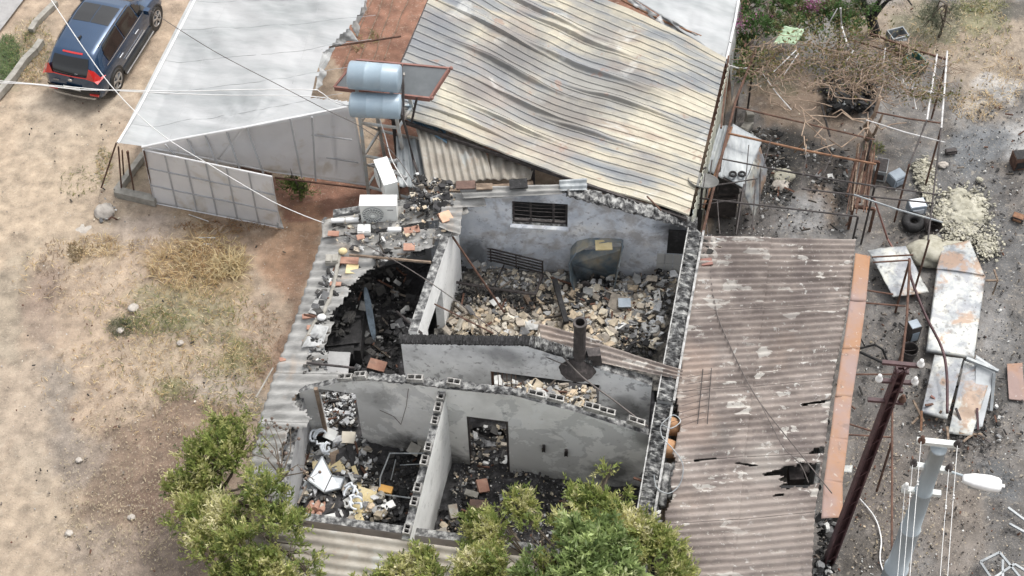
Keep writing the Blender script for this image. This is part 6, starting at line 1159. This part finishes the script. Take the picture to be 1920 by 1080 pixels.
for (px, py, rx, ry, n_, cs_) in ((350, 585, 130, 60, 700, gr_+st_), (290, 605, 60, 25, 300, gr_), (228, 615, 24, 18, 200, [(.07, .08, .04), (.12, .12, .06)]), (440, 680, 70, 45, 380, gr_+st_[:2]), (180, 460, 50, 22, 260, st_), (140, 475, 14, 18, 120, [(.2, .15, .08)]), (330, 735, 45, 20, 110, gr_), (415, 425, 90, 12, 300, [(.25, .14, .07), (.3, .2, .1)]), (290, 465, 70, 20, 150, st_), (430, 760, 60, 30, 260, st_+gr_), (150, 340, 40, 30, 80, gr_), (195, 310, 16, 35, 160, gr_+st_), (335, 620, 190, 120, 500, gr_+st_), (250, 520, 230, 90, 600, st_), (300, 720, 230, 100, 500, st_+[(.25, .18, .1)]), (100, 520, 30, 70, 160, [(.25, .18, .12)]), (500, 640, 30, 70, 180, [(.3, .2, .12)]), (60, 95, 45, 60, 700, gr_+st_), (15, 110, 22, 45, 1100, [(.08, .14, .05), (.13, .2, .07), (.2, .25, .1)]), (60, 130, 25, 30, 150, st_), (55, 70, 12, 12, 60, gr_), (1800, 60, 100, 60, 700, st_+gr_), (1880, 150, 40, 60, 300, st_), (1830, 200, 50, 30, 260, st_), (1440, 40, 60, 30, 400, gr_), (1640, 280, 20, 14, 120, gr_), (1840, 10, 50, 14, 300, gr_), (350, 640, 130, 90, 260, st_), (240, 690, 120, 60, 160, st_), (670, 80, 12, 20, 60, gr_), (700, 70, 10, 12, 40, gr_)):
    blades(mb, px, py, rx, ry, n_, .05, .2, cs_, .009, .5)
stuff('dry_grass', mb, m_leaf)
mb = MB()
for (px, py, rx, ry, n_) in ((270, 900, 160, 150, 1500), (350, 980, 110, 110, 700), (200, 1000, 100, 80, 350), (1640, 920, 60, 130, 160), (1700, 1000, 60, 90, 160)):
    for k in range(n_):
        a = random.uniform(0, 6.283); r = math.sqrt(random.random()); q = T(px+math.cos(a)*r*rx, py+math.sin(a)*r*ry, .0); b_ = random.uniform(0, 3.14); L = random.uniform(.03, .085); d = Vector((math.cos(b_), math.sin(b_), random.uniform(-.1, .2)))*L; s = Vector((-d.y, d.x, 0))*.17; q.z = .03
        f = random.uniform(.5, 1.1); mb.add([q-d*.5, q+s, q+d*.5+Vector((0, 0, .01)), q-s], [(0, 1, 2, 3)], 0, (.5*f, .42*f, .29*f))
stuff('leaf_litter', mb, m_leaf)
# ---------------------------------------------------------------- trees
def leafmesh(name, cents, nrm_n, L0, L1, cols, parent, wr=.34, up=.35, outdir=None):
    n = len(cents); C_ = np.asarray(cents); d = rng.normal(size=(n, 3)); d[:, 2] += up
    if outdir is not None: d += outdir*1.6
    d /= np.linalg.norm(d, axis=1)[:, None]; t = rng.normal(size=(n, 3)); s = np.cross(d, t); s /= np.linalg.norm(s, axis=1)[:, None]; nn = np.cross(s, d); L = rng.uniform(L0, L1, n)[:, None]; w_ = L*wr*.5
    V = np.stack([C_, C_+d*L*.5-s*w_+nn*L*.06, C_+d*L-nn*L*.1, C_+d*L*.5+s*w_+nn*L*.06], 1).reshape(-1, 3)
    me = bpy.data.meshes.new(name); me.vertices.add(4*n); me.vertices.foreach_set('co', V.astype(np.float32).ravel()); me.loops.add(4*n); me.loops.foreach_set('vertex_index', np.arange(4*n, dtype=np.int32)); me.polygons.add(n); me.polygons.foreach_set('loop_start', np.arange(0, 4*n, 4, dtype=np.int32)); me.polygons.foreach_set('loop_total', np.full(n, 4, dtype=np.int32))
    me.update(calc_edges=True); at = me.attributes.new('col', 'FLOAT_COLOR', 'FACE'); c = np.concatenate([cols, np.ones((n, 1))], 1).astype(np.float32); at.data.foreach_set('color', c.ravel()); me.materials.append(m_leaf); me.validate(); return link(name, me, parent)
def tree(name, label, cat, base, lumps, nleaf, pal, L0=.07, L1=.13, wr=.34, tr=.09, nb=60, twigs=200, seed=0):
    """lumps: (px, py, z, r, weight)  - crown clumps"""
    global rng; rng = np.random.default_rng(seed); rr = random.Random(seed); b = T(*base); o = thing(name, label, cat, (b.x, b.y, 0)); mb = MB(); cs = []; w = []
    for px, py, z, r, wt in lumps: cs.append((np.array(T(px, py, z)), r)); w.append(wt*r*r)
    w = np.array(w)/sum(w); top = b+Vector((0, 0, 1.2)); mb.tube([b, b+Vector((.05, .03, .6)), top], tr*1.3, 9, r2=tr)
    for c, r in cs:
        cc = Vector(c); m1 = top.lerp(cc, .4)+Vector((rr.uniform(-.2, .2), rr.uniform(-.2, .2), .1)); mb.tube([top, m1, cc], tr*.6, 6, r2=.02)
        for k in range(7):
            d = Vector((rr.gauss(0, 1), rr.gauss(0, 1), rr.gauss(.3, .8))).normalized()*r*rr.uniform(.6, 1.0); mb.tube([m1.lerp(cc, rr.uniform(.3, 1)), cc+d*.5+Vector((rr.uniform(-.1, .1),)*3), cc+d], .018, 4, r2=.005)
    mb.build('trunk', m_bark, o)
    # sprays: leaves sit along short twigs
    ns = nleaf//14; idx = rng.choice(len(cs), ns, p=w); sp = []; dr = []; cl_ = []
    for i in idx:
        c, r = cs[i]; d = rng.normal(size=3); d /= np.linalg.norm(d); d[2] = abs(d[2])*.9 if rng.random() < .8 else d[2]; rad = r*(rng.random()**.3)*rng.uniform(.8, 1.0+.45*(rng.random() < .25))
        p = c+d*rad*np.array([1, 1, .7]); od = d*.8+rng.normal(size=3)*.35+np.array([0, 0, .5]); od /= np.linalg.norm(od); sp.append(p); dr.append(od); cl_.append(rng.random())
    sp = np.array(sp); dr = np.array(dr); nz_ = fbm(sp[:, 0]+sp[:, 2]*.6, sp[:, 1]+30, 2.3, 3, seed); keep = nz_ > .455; sp, dr = sp[keep], dr[keep]; nz_ = nz_[keep]; cl_ = np.array(cl_)[keep]
    Ls = rng.uniform(.12, .3, len(sp)); t = np.tile(np.linspace(0, 1, 14), len(sp)); P_ = np.repeat(sp, 14, 0)+np.repeat(dr*Ls[:, None], 14, 0)*t[:, None]+rng.normal(size=(len(sp)*14, 3))*.012
    pal = np.array(pal); ci = np.clip(((np.repeat(nz_, 14)-.38)*2.4*len(pal)*.6+np.repeat(cl_, 14)*len(pal)*.45).astype(int), 0, len(pal)-1); col = pal[ci]*rng.uniform(.75, 1.25, (len(P_), 1)); young = rng.random(len(P_)) < .0
    leafmesh('crown', P_, None, L0, L1, col, o, wr, .3, np.repeat(dr, 14, 0)); return o
PG = [(.10, .135, .045), (.17, .22, .065), (.27, .32, .095), (.41, .42, .16), (.58, .56, .29), (.74, .70, .46)]
PB_ = [(.09, .135, .05), (.16, .22, .08), (.26, .34, .13), (.38, .46, .19), (.52, .57, .31)]
tree('olive_tree', 'left grey-green tree with pale young leaves overhanging the grey roof, lower left', 'tree', (420, 990, 0),
     [(430, 790, 1.9, .42, 1), (415, 850, 2.1, .5, 1), (370, 875, 1.8, .5, 1), (350, 905, 1.6, .42, 1), (460, 830, 2.2, .35, .7), (400, 880, 2.0, .4, .8), (360, 940, 1.7, .38, .8), (390, 970, 2.2, .5, 1), (440, 980, 2.6, .5, 1), (470, 910, 2.5, .35, .55), (500, 930, 2.8, .4, .7), (540, 950, 2.8, .26, .5), (560, 985, 2.8, .28, .5), (400, 1030, 2.4, .55, 1), (460, 1040, 2.9, .55, 1), (520, 1010, 3.0, .5, .9), (550, 1050, 2.9, .5, .9), (480, 1090, 2.8, .6, 1), (420, 1090, 2.4, .5, 1), (580, 1075, 2.7, .35, .6), (520, 960, 2.8, .34, .8), (340, 915, 1.7, .36, .8), (345, 985, 1.9, .3, .6)], 62000, PG, .06, .14, .30, seed=1)
tree('laurel_tree', 'pale tipped green tree growing up in front of the roofless front room', 'tree', (1060, 1160, 0),
     [(970, 950, 2.0, .32, .8), (900, 1000, 2.0, .38, .8), (940, 1000, 2.4, .42, .9), (865, 1045, 2.2, .3, .7), (1060, 940, 2.2, .3, .6), (1110, 950, 2.4, .34, .8), (1160, 930, 2.5, .24, .6), (1150, 985, 2.7, .4, .9), (1200, 1010, 2.7, .42, 1), (1240, 1040, 2.6, .42, 1), (1000, 1020, 2.7, .42, .8), (1060, 1000, 2.6, .35, .6), (900, 1075, 2.5, .5, 1), (960, 1070, 2.8, .5, 1), (1190, 1080, 2.9, .5, 1), (1260, 1090, 2.7, .4, 1), (1010, 1100, 2.9, .5, 1), (790, 1055, 2.2, .28, .6), (740, 1080, 2.2, .32, .7), (700, 1090, 2.2, .28, .5), (820, 1090, 2.3, .4, .7), (1140, 885, 2.3, .14, .4), (930, 960, 2.0, .28, .5)], 56000, PG, .07, .15, .28, seed=2)
tree('citrus_tree', 'bright green leafy tree at the bottom edge, in front of the pale tipped tree', 'tree', (1100, 1190, 0),
     [(1075, 1010, 3.4, .34, 1), (1120, 1000, 3.4, .32, 1), (1040, 1050, 3.3, .42, 1), (1100, 1050, 3.6, .45, 1), (1155, 1030, 3.4, .3, .9), (1010, 1080, 3.2, .36, .9), (1150, 1085, 3.5, .4, 1), (1080, 1100, 3.6, .5, 1)], 14000, PB_, .11, .19, .32, seed=3)
# bare pomegranate branches with dried fruits
pb = T(520, 920, 0); po = thing('pomegranate_tree', 'leafless branches carrying small dry round fruits over the grey roof edge', 'tree', (pb.x, pb.y, 0)); mb = MB(); mb.tube([pb, T(515, 915, 1.2), T(522, 905, 2.3), T(540, 885, 2.5)], .05, 7, r2=.03); frs = []; rr = random.Random(5)
for (x, y) in ((500, 790), (490, 815), (515, 800), (532, 830), (505, 845), (475, 820), (545, 800), (530, 860), (470, 850), (560, 870), (590, 900)):
    e = T(x, y, 2.55+rr.uniform(0, .25)); s0_ = T(528, 893, 2.4); mm = s0_.lerp(e, .55)+Vector((rr.uniform(-.12, .12), rr.uniform(-.1, .1), .08)); mb.tube([s0_, mm, e], .018, 5, r2=.006)
    for k in range(4): f_ = e+Vector((rr.gauss(0, .12), rr.gauss(0, .12), rr.uniform(-.05, .05))); mb.tube([mm.lerp(e, .7), f_], .005, 4); frs.append((f_, rr.uniform(.028, .042))) if k < 3 else None
mb.build('branches', m_bark, po); m_fr = M('dried fruit', [(.3, (.10, .075, .06)), (.7, (.2, .15, .12))], 5, .9)
for c, r in frs: fr = MB(); fr.ball(c, r, 8); fr.build('dried_fruit', m_fr, po, True)
# shrubs top right
tree('bougainvillea', 'bushy bougainvillea with a few magenta bracts beside the white greenhouse at the top', 'shrub', (1440, 60, 0), [(1400, 20, 1.3, .5, 1), (1440, 40, 1.2, .5, 1), (1400, 90, 1.2, .4, 1), (1480, 20, 1.2, .45, 1), (1530, 40, 1.2, .45, .8), (1590, 50, 1.2, .4, .7), (1390, 140, 1.0, .3, .8), (1620, 20, 1.1, .4, .6), (1420, 60, 1.6, .4, .8), (1500, 60, 1.6, .4, .8), (1560, 25, 1.4, .4, .8)], 24000, [(.05, .08, .03), (.07, .13, .04), (.10, .19, .06), (.16, .17, .08), (.2, .16, .1)], .05, .09, .5, .05, seed=4)
rng = np.random.default_rng(9); cc = []
for (px, py, z, n_) in ((1385, 45, 1.9, 130), (1372, 25, 1.9, 60), (1525, 10, 1.7, 140), (1360, 5, 1.9, 30), (1424, 30, 1.7, 40)): c = np.array(T(px, py, z)); cc.append(c+rng.normal(size=(n_, 3))*np.array([.14, .12, .1]))
cc = np.concatenate(cc); bg_o = [o for o in S.collection.objects if o.name.startswith('bougainvillea')][0]; leafmesh('bracts', cc, None, .04, .08, np.tile([.30, .11, .22], (len(cc), 1))*rng.uniform(.6, 1.4, (len(cc), 1)), bg_o, .7)
tree('grey_shrub', 'round grey-green shrub on the slope near the top right', 'shrub', (1760, 70, 0), [(1740, 40, .5, .34, 1), (1770, 50, .5, .36, 1), (1755, 20, .6, .3, 1), (1780, 25, .5, .25, 1)], 8000, [(.10, .115, .075), (.15, .165, .11), (.21, .22, .16)], .03, .06, .3, .03, seed=5)
tree('small_plant', 'small green plant on the red soil at the end of the greenhouse', 'plant', (552, 362, 0), [(545, 348, .3, .16, 1), (560, 352, .25, .16, 1), (570, 362, .1, .1, 1)], 1800, [(.07, .11, .03), (.13, .19, .05)], .04, .07, .5, .012, seed=6)
# dark olive stump with thick limbs
ot = T(1640, 60, 0); oo = thing('bare_tree', 'dark bare tree with thick crooked limbs at the top edge above the pergola', 'tree', (ot.x, ot.y, 0)); mb = MB()
mb.tube([T(1640, 62, 0), T(1632, 30, .7), T(1618, 5, 1.3), T(1610, -25, 1.9)], .17, 9, r2=.08); mb.tube([T(1632, 40, .6), T(1650, 15, 1.2), T(1665, 0, 1.5), T(1695, -10, 1.7), T(1710, 10, 1.6)], .09, 7, r2=.02); mb.tube([T(1632, 30, .7), T(1655, -10, 1.5)], .09, 7, r2=.05); mb.build('trunk', m_black, oo)
lm = []; 
rng = np.random.default_rng(12)
for (px, py, z) in ((1600, 10, 1.8), (1580, 20, 1.5), (1700, 5, 1.7), (1640, -10, 1.9)): lm.append(np.array(T(px, py, z))+rng.normal(size=(260, 3))*np.array([.35, .3, .15]))
lm = np.concatenate(lm); leafmesh('leaves', lm, None, .03, .07, np.tile([.09, .1, .05], (len(lm), 1))*rng.uniform(.6, 1.5, (len(lm), 1)), oo, .3)
# vine tangle
vb = T(1625, 260, 0); vi = thing('grape_vine', 'dry tangled grape vine spread over the pergola with a few withered leaves', 'vine', (vb.x, vb.y, 0)); mb = MB(); rr = random.Random(11)
def wig(a, b, r0, r1, amp, n=7, zz=.12):
    a = Vector(a); b = Vector(b); pts = []
    ph = rr.uniform(0, 6)
    for i in range(n):
        t = i/(n-1); w_ = math.sin(math.pi*t); pts.append(a.lerp(b, t)+Vector((rr.gauss(0, amp)*w_+math.sin(ph+t*5)*amp*w_, rr.gauss(0, amp)*w_+math.cos(ph+t*4)*amp*w_, rr.gauss(0, zz)*w_)))
    mb.tube(pts, r0, 5, r2=r1)
mb.tube([vb, T(1632, 255, .6), T(1622, 238, 1.2), T(1640, 215, 1.7), T(1650, 180, 2.2)], .07, 8, r2=.05); mb.tube([vb+Vector((.1, .05, 0)), T(1640, 250, .8), T(1655, 215, 2.1)], .05, 7, r2=.03)
regs = [(1420, 1620, 80, 165, 120), (1540, 1720, 70, 175, 120), (1600, 1770, 110, 185, 60), (1370, 1470, 90, 160, 40)]
for (x0, x1, y0, y1, n_) in regs:
    for k in range(n_):
        x = rr.uniform(x0, x1); y = rr.uniform(y0, y1); L = rr.uniform(25, 90); an = rr.gauss(.35, .8); wig(T(x, y, PZ+rr.uniform(-.25, .3)), T(x+math.cos(an)*L, y+math.sin(an)*L*.5, PZ+rr.uniform(-.3, .3)), .012, .005, .1)
for (a, b) in (((1620, 230), (1450, 190)), ((1630, 240), (1500, 290)), ((1510, 290), (1530, 200)), ((1500, 200), (1560, 290)), ((1560, 215), (1700, 230)), ((1500, 210), (1440, 180)), ((1520, 220), (1550, 270)), ((1640, 190), (1480, 150)), ((1400, 160), (1560, 200)), ((1620, 260), (1640, 180))): wig(T(*a, PZ), T(*b, PZ-.1), .02, .012, .12, 9)
mb.build('stems', m_twig, vi, True)
rng = np.random.default_rng(15); lv = []
for (px, py, sx, sy, n_) in ((1560, 60, .8, .3, 700), (1500, 110, .9, .4, 600), (1640, 140, .7, .35, 500), (1700, 130, .4, .3, 260), (1590, 110, .8, .4, 600), (1430, 120, .5, .3, 420), (1760, 180, .35, .1, 220), (1720, 170, .3, .15, 160), (1700, 90, .3, .2, 100)): lv.append(np.array(T(px, py, PZ+.05))+rng.normal(size=(n_, 3))*np.array([sx, sy, .14]))
lv = np.concatenate(lv); leafmesh('leaves', lv, None, .04, .1, np.array([(.19, .17, .07), (.13, .14, .05), (.25, .19, .10)])[rng.integers(0, 3, len(lv))]*rng.uniform(.6, 1.3, (len(lv), 1)), vi, .7)
tc_ = blob_sheet('green_cloth', [(1450, 80, 1.9), (1470, 50, 2.0), (1510, 55, 2.0), (1490, 85, 1.9)], M('pale green cloth', [(.3, (.3, .42, .27)), (.7, (.45, .56, .4))], 3, .9), None, .12, 22); tag(tc_, 'pale green cloth lying in the tangled vine', 'cloth')
mb = MB(); mb.tube([T(1576, 15, 2.9), T(1578, 50, 2.3), T(1590, 88, 2.2)], .03, 6); tag(mb.build('white_pole', m_pipew, None), 'thick white plastic pole standing up out of the vine', 'pole')
mb = MB(); mb.tube([T(1570, 16, 2.8), T(1545, 60, 2.2)], .016, 6); tag(mb.build('white_pole', m_pipew, None), 'thin white stick leaning left of the thick white pole in the vine', 'pole')
for i, (a, b, lb) in enumerate((((1494, 93), (1450, 135), 'longest white plastic strip in the vine, slanting left of the centre'), ((1497, 100), (1470, 140), 'short white strip just right of the longest strip in the vine'), ((1600, 95), (1585, 118), 'short white strip in the middle of the vine'), ((1660, 90), (1656, 118), 'white upright strip near the rusty beam in the vine'))):
    mb = MB(); mb.tube([T(*a, 2.35), T(*b, 2.25)], .015, 5); tag(mb.build('plastic_strip', m_pipew, None), lb, 'plastic strip')

# ---------------------------------------------------------------- car
def car():
    rw, fw = T(218, 150, .33), T(291, 34, .33); ax = (fw-rw); ax.z = 0; WB = ax.length; ax.normalize(); sc = WB/2.62
    left = Vector((-ax.y, ax.x, 0)); cen = (rw+fw)/2+left*.86*sc; rz = math.atan2(ax.y, ax.x)
    o = thing('parked_car', 'dark blue compact crossover car parked on the dirt track, seen from behind', 'car', (cen.x, cen.y, 0), None, True, rz); o.scale = (sc, sc, sc)
    pm = M('dark blue car paint', [(.3, (.012, .042, .095)), (.7, (.017, .052, .115))], 1, .22, metal=.45, bump=0, coat=1.)
    gm = M('car glass', [(.3, g(.008)), (.7, g(.012))], 1, .06, bump=0, spec=.8); bm_ = M('black trim', [(.3, g(.015)), (.7, g(.03))], 3, .6, bump=0); rm = M('red lamp', [(.3, (.45, .015, .015)), (.7, (.6, .03, .025))], 3, .2, bump=0, coat=1); cm = M('chrome', [(.3, g(.5)), (.7, g(.65))], 3, .25, metal=.8, bump=0)
    # stations x, half width lower, half width belt, belt z, roof half width, roof z, sill z
    ST = [(-2.10, .70, .66, .93, .50, 1.00, .42), (-2.06, .80, .76, .97, .55, 1.10, .34), (-1.98, .85, .82, 1.00, .58, 1.24, .30), (-1.80, .88, .86, 1.02, .60, 1.42, .28), (-1.62, .895, .87, 1.02, .61, 1.52, .27), (-1.3, .90, .88, 1.01, .63, 1.57, .26), (-.8, .90, .88, 1.0, .65, 1.60, .25), (-.2, .90, .88, .98, .66, 1.61, .25), (.3, .90, .88, .97, .65, 1.58, .25), (.65, .90, .88, .97, .62, 1.48, .25), (1.0, .90, .87, .97, .60, 1.25, .25), (1.25, .90, .86, .98, .62, 1.05, .26), (1.5, .89, .85, .93, .60, .98, .27), (1.8, .87, .80, .86, .55, .92, .29), (2.0, .80, .72, .78, .45, .84, .33), (2.1, .68, .6, .66, .35, .72, .4)]
    ST = np.array(ST); xs = np.linspace(ST[0, 0], ST[-1, 0], 64); xs = np.sort(np.concatenate([xs, [-2.09, -2.03, -1.93]])); C = [np.interp(xs, ST[:, 0], ST[:, k]) for k in range(7)]
    nP = 18; V = []; lab = []
    for i, x in enumerate(xs):
        hw, hb, zb, hr, zr, zs = (C[k][i] for k in range(1, 7)); gh_ = max(.02, zr-zb)
        half = [(0, zs-.05), (hw*.85, zs-.05), (hw*.97, zs+.05), (hw, zs+.22), (hw*.995, .62), (hw*1.0, .75), (hb*1.0, zb-.06), (hb*.985, zb), (hb+(hr-hb)*.15, zb+gh_*.12), (hb+(hr-hb)*.5, zb+gh_*.45), (hb+(hr-hb)*.82, zb+gh_*.78), (hr, zb+gh_*.9), (hr*.93, zb+gh_*.965), (hr*.75, zb+gh_*.99), (hr*.5, zb+gh_*1.005), (0, zb+gh_*1.015)]
        V.append(half)
    n = len(V[0]); mb = MB(); VV = []
    for i, x in enumerate(xs):
        ring = [(x, y, z) for y, z in V[i]]+[(x, -y, z) for y, z in V[i][-2:0:-1]]; VV += ring
    m = 2*n-2; Fb = []
    for i in range(len(xs)-1):
        for k in range(m): Fb.append((i*m+k, i*m+(k+1) % m, (i+1)*m+(k+1) % m, (i+1)*m+k))
    Fb += [tuple(range(m-1, -1, -1)), tuple((len(xs)-1)*m+k for k in range(m))]; mb.add(VV, Fb); mb.build('body', pm, o, True)
    def patch(name, x0, x1, k0, k1, mat, off=.012, side=1, nn=24, trim=None, par=o):
        xx = np.linspace(x0, x1, nn); P = []; pm2 = MB()
        for x in xx:
            row = []
            for k in np.linspace(k0, k1, 7):
                kk = int(min(n-2, math.floor(k))); t = k-kk; a = [np.interp(x, xs, [V[i][kk][j] for i in range(len(xs))]) for j in (0, 1)]; b = [np.interp(x, xs, [V[i][kk+1][j] for i in range(len(xs))]) for j in (0, 1)]
                y = a[0]*(1-t)+b[0]*t; z = a[1]*(1-t)+b[1]*t; row.append((x, (y+off)*side, z+off*.6))
            P += row
        Fc = [(i*7+k, i*7+k+1, (i+1)*7+k+1, (i+1)*7+k) for i in range(nn-1) for k in range(6)]
        if trim: Fc = [f for f in Fc if trim(*np.mean([P[j] for j in f], axis=0))]
        pm2.add(P, Fc); return pm2.build(name, mat, par, True)
    for s in (1, -1):
        patch('side_window', -1.35, -.42, 8.1, 10.8, gm, side=s, trim=lambda x, y, z: z < 1.0+(x+1.45)*1.9+.1); patch('side_window', -.36, .5, 8.1, 10.8, gm, side=s); patch('side_window', .56, .98, 8.1, 10.4, gm, side=s, trim=lambda x, y, z: z < 1.52-(x-.5)*.9)
        patch('roof_rail', -1.35, .45, 11.5, 12.0, m_dark, off=.03, side=s); patch('chrome_strip', -1.5, .95, 7.6, 7.9, cm, side=s)
    patch('sunroof', -.55, .2, 12.6, 14.99, gm, side=1, off=.008); patch('sunroof', -.55, .2, 12.6, 14.99, gm, side=-1, off=.008); patch('windscreen', .72, 1.22, 11.8, 14.99, gm, side=1, off=.008); patch('windscreen', .72, 1.22, 11.8, 14.99, gm, side=-1, off=.008)
    # tail: rear glass as curved plate following the hatch
    def hatch(name, zlo, zhi, yl, mat, off=.02, par=o, nz_=8, ny=14, taper=.1):
        P = []
        for i in range(nz_+1):
            z = zlo+(zhi-zlo)*i/nz_; xr = np.interp(z, [.4, .7, .93, 1.0, 1.10, 1.24, 1.42, 1.52], [-2.12, -2.12, -2.11, -2.10, -2.06, -1.98, -1.80, -1.62]); w_ = yl*(1-taper*i/nz_)
            for j in range(ny+1): y = -w_+2*w_*j/ny; P.append((xr-off+.06*(y/.8)**2, y, z+off*.5))
        q_ = MB(); q_.add(P, [(i*(ny+1)+j, i*(ny+1)+j+1, (i+1)*(ny+1)+j+1, (i+1)*(ny+1)+j) for i in range(nz_) for j in range(ny)]); return q_.build(name, mat, par, True)
    hatch('rear_window', 1.06, 1.44, .58, gm, .03, taper=.12); hatch('light_bar', 1.0, 1.03, .72, rm, .03, taper=0); hatch('lower_garnish', .40, .58, .74, bm_, .04, taper=-.1); hatch('brake_lamp', 1.485, 1.51, .3, rm, .02, taper=0); hatch('skid_plate', .26, .33, .62, cm, .06, taper=-.05)
    for s in (1, -1):
        mb = MB(); mb.add([(-2.04, .60*s, 1.34), (-2.13, .74*s, .99), (-2.12, .50*s, 1.02), (-2.10, .80*s, .93), (-1.92, .86*s, .98), (-1.95, .70*s, 1.22)], [(0, 1, 5), (1, 3, 4), (1, 4, 5), (0, 2, 1)]); mb.add([(-2.11, .62*s, 1.08), (-2.14, .83*s, .93), (-1.75, .91*s, .96), (-1.9, .80*s, 1.04)], [(0, 1, 2, 3)]); mb.build('tail_lamp', rm, o)
        mb = MB(); mb.box((-2.12, .62*s, .47), (.08, .26, .05)); mb.build('reflector', rm, o)
        mb = MB(); mb.box((.82, .99*s, 1.06), (.16, .16, .13), jit=.04); mb.build('wing_mirror', pm, o)
        mb = MB(); mb.tube([(-.95, .92*s, .86), (-.75, .935*s, .87)], .015, 6); mb.tube([(.05, .92*s, .85), (.25, .935*s, .86)], .015, 6); mb.build('door_handle', cm, o)
        mb = MB(); mb.box((0, .90*s, .30), (1.85, .1, .14)); mb.build('sill', bm_, o); mb = MB(); mb.tube([(-.9, .97*s, .22), (0, .985*s, .24), (.9, .97*s, .22)], .02, 6); mb.build('chrome_strip', cm, o); mb = MB(); mb.tube([(-.7, .925*s, .58), (.55, .925*s, .56)], .012, 6); mb.build('chrome_strip', cm, o)
        for x in (-1.31, 1.31):
            mb = MB(); mb.lathe((x, .885*s, .36), [(.41, 0), (.41, .02), (.36, .025), (.33, .0)], 28, 0, (Vector((1, 0, 0)), Vector((0, 0, 1)), Vector((0, s, 0)))); mb.build('wheel_arch', bm_, o)
            wh = MB(); wh.lathe((x, .70*s, .34), [(.0, 0), (.33, 0), (.345, .04), (.345, .19), (.33, .215), (.245, .22), (.235, .19), (0, .18)], 30, 0, (Vector((1, 0, 0)), Vector((0, 0, 1)), Vector((0, s, 0)))); wo = wh.build('wheel', bm_, o)
            rmb = MB(); yy = .905*s
            for k in range(5):
                a = 2*math.pi*k/5+.3
                for d_ in (-.13, .13): rmb.bar((x+math.cos(a)*.04, yy, .34+math.sin(a)*.04), (x+math.cos(a+d_)*.235, yy, .34+math.sin(a+d_)*.235), .035, .03)
            rmb.lathe((x, .90*s, .34), [(.24, 0), (.245, .02), (.225, .02), (.22, 0)], 30, 0, (Vector((1, 0, 0)), Vector((0, 0, 1)), Vector((0, s, 0)))); rmb.lathe((x, .90*s, .34), [(.05, 0), (.045, .02), (0, .025)], 14, 0, (Vector((1, 0, 0)), Vector((0, 0, 1)), Vector((0, s, 0)))); rmb.build('rim', M('alloy', [(.3, g(.45)), (.7, g(.6))], 3, .35, metal=.7, bump=0) if 'alloy' not in MATS else MATS['alloy'], wo)
    mb = MB(); mb.box((-2.175, 0, .62), (.015, .5, .11)); mb.build('number_plate', m_ac, o)
    mb = MB(); mb.lathe((-2.15, 0, .90), [(.07, 0), (.065, .012), (0, .015)], 18, 0, (Vector((0, 1, 0)), Vector((0, 0, .62)), Vector((-1, 0, 0)))); mb.build('badge', cm, o)
    for dy in (.38, ): mb = MB(); [mb.box((-2.135, dy+k*.035, .80), (.01, .022, .03)) for k in range(5)]; mb.build('lettering', cm, o)
    mb = MB(); mb.tube([(-1.15, 0, 1.58), (-1.28, 0, 1.70)], .018, 6, r2=.008); mb.box((-1.18, 0, 1.60), (.14, .05, .05)); mb.build('antenna', m_black, o); mb = MB(); mb.tube([(-2.08, -.25, 1.12), (-2.08, .1, 1.10)], .008, 5); mb.build('wiper', cm, o)
car()
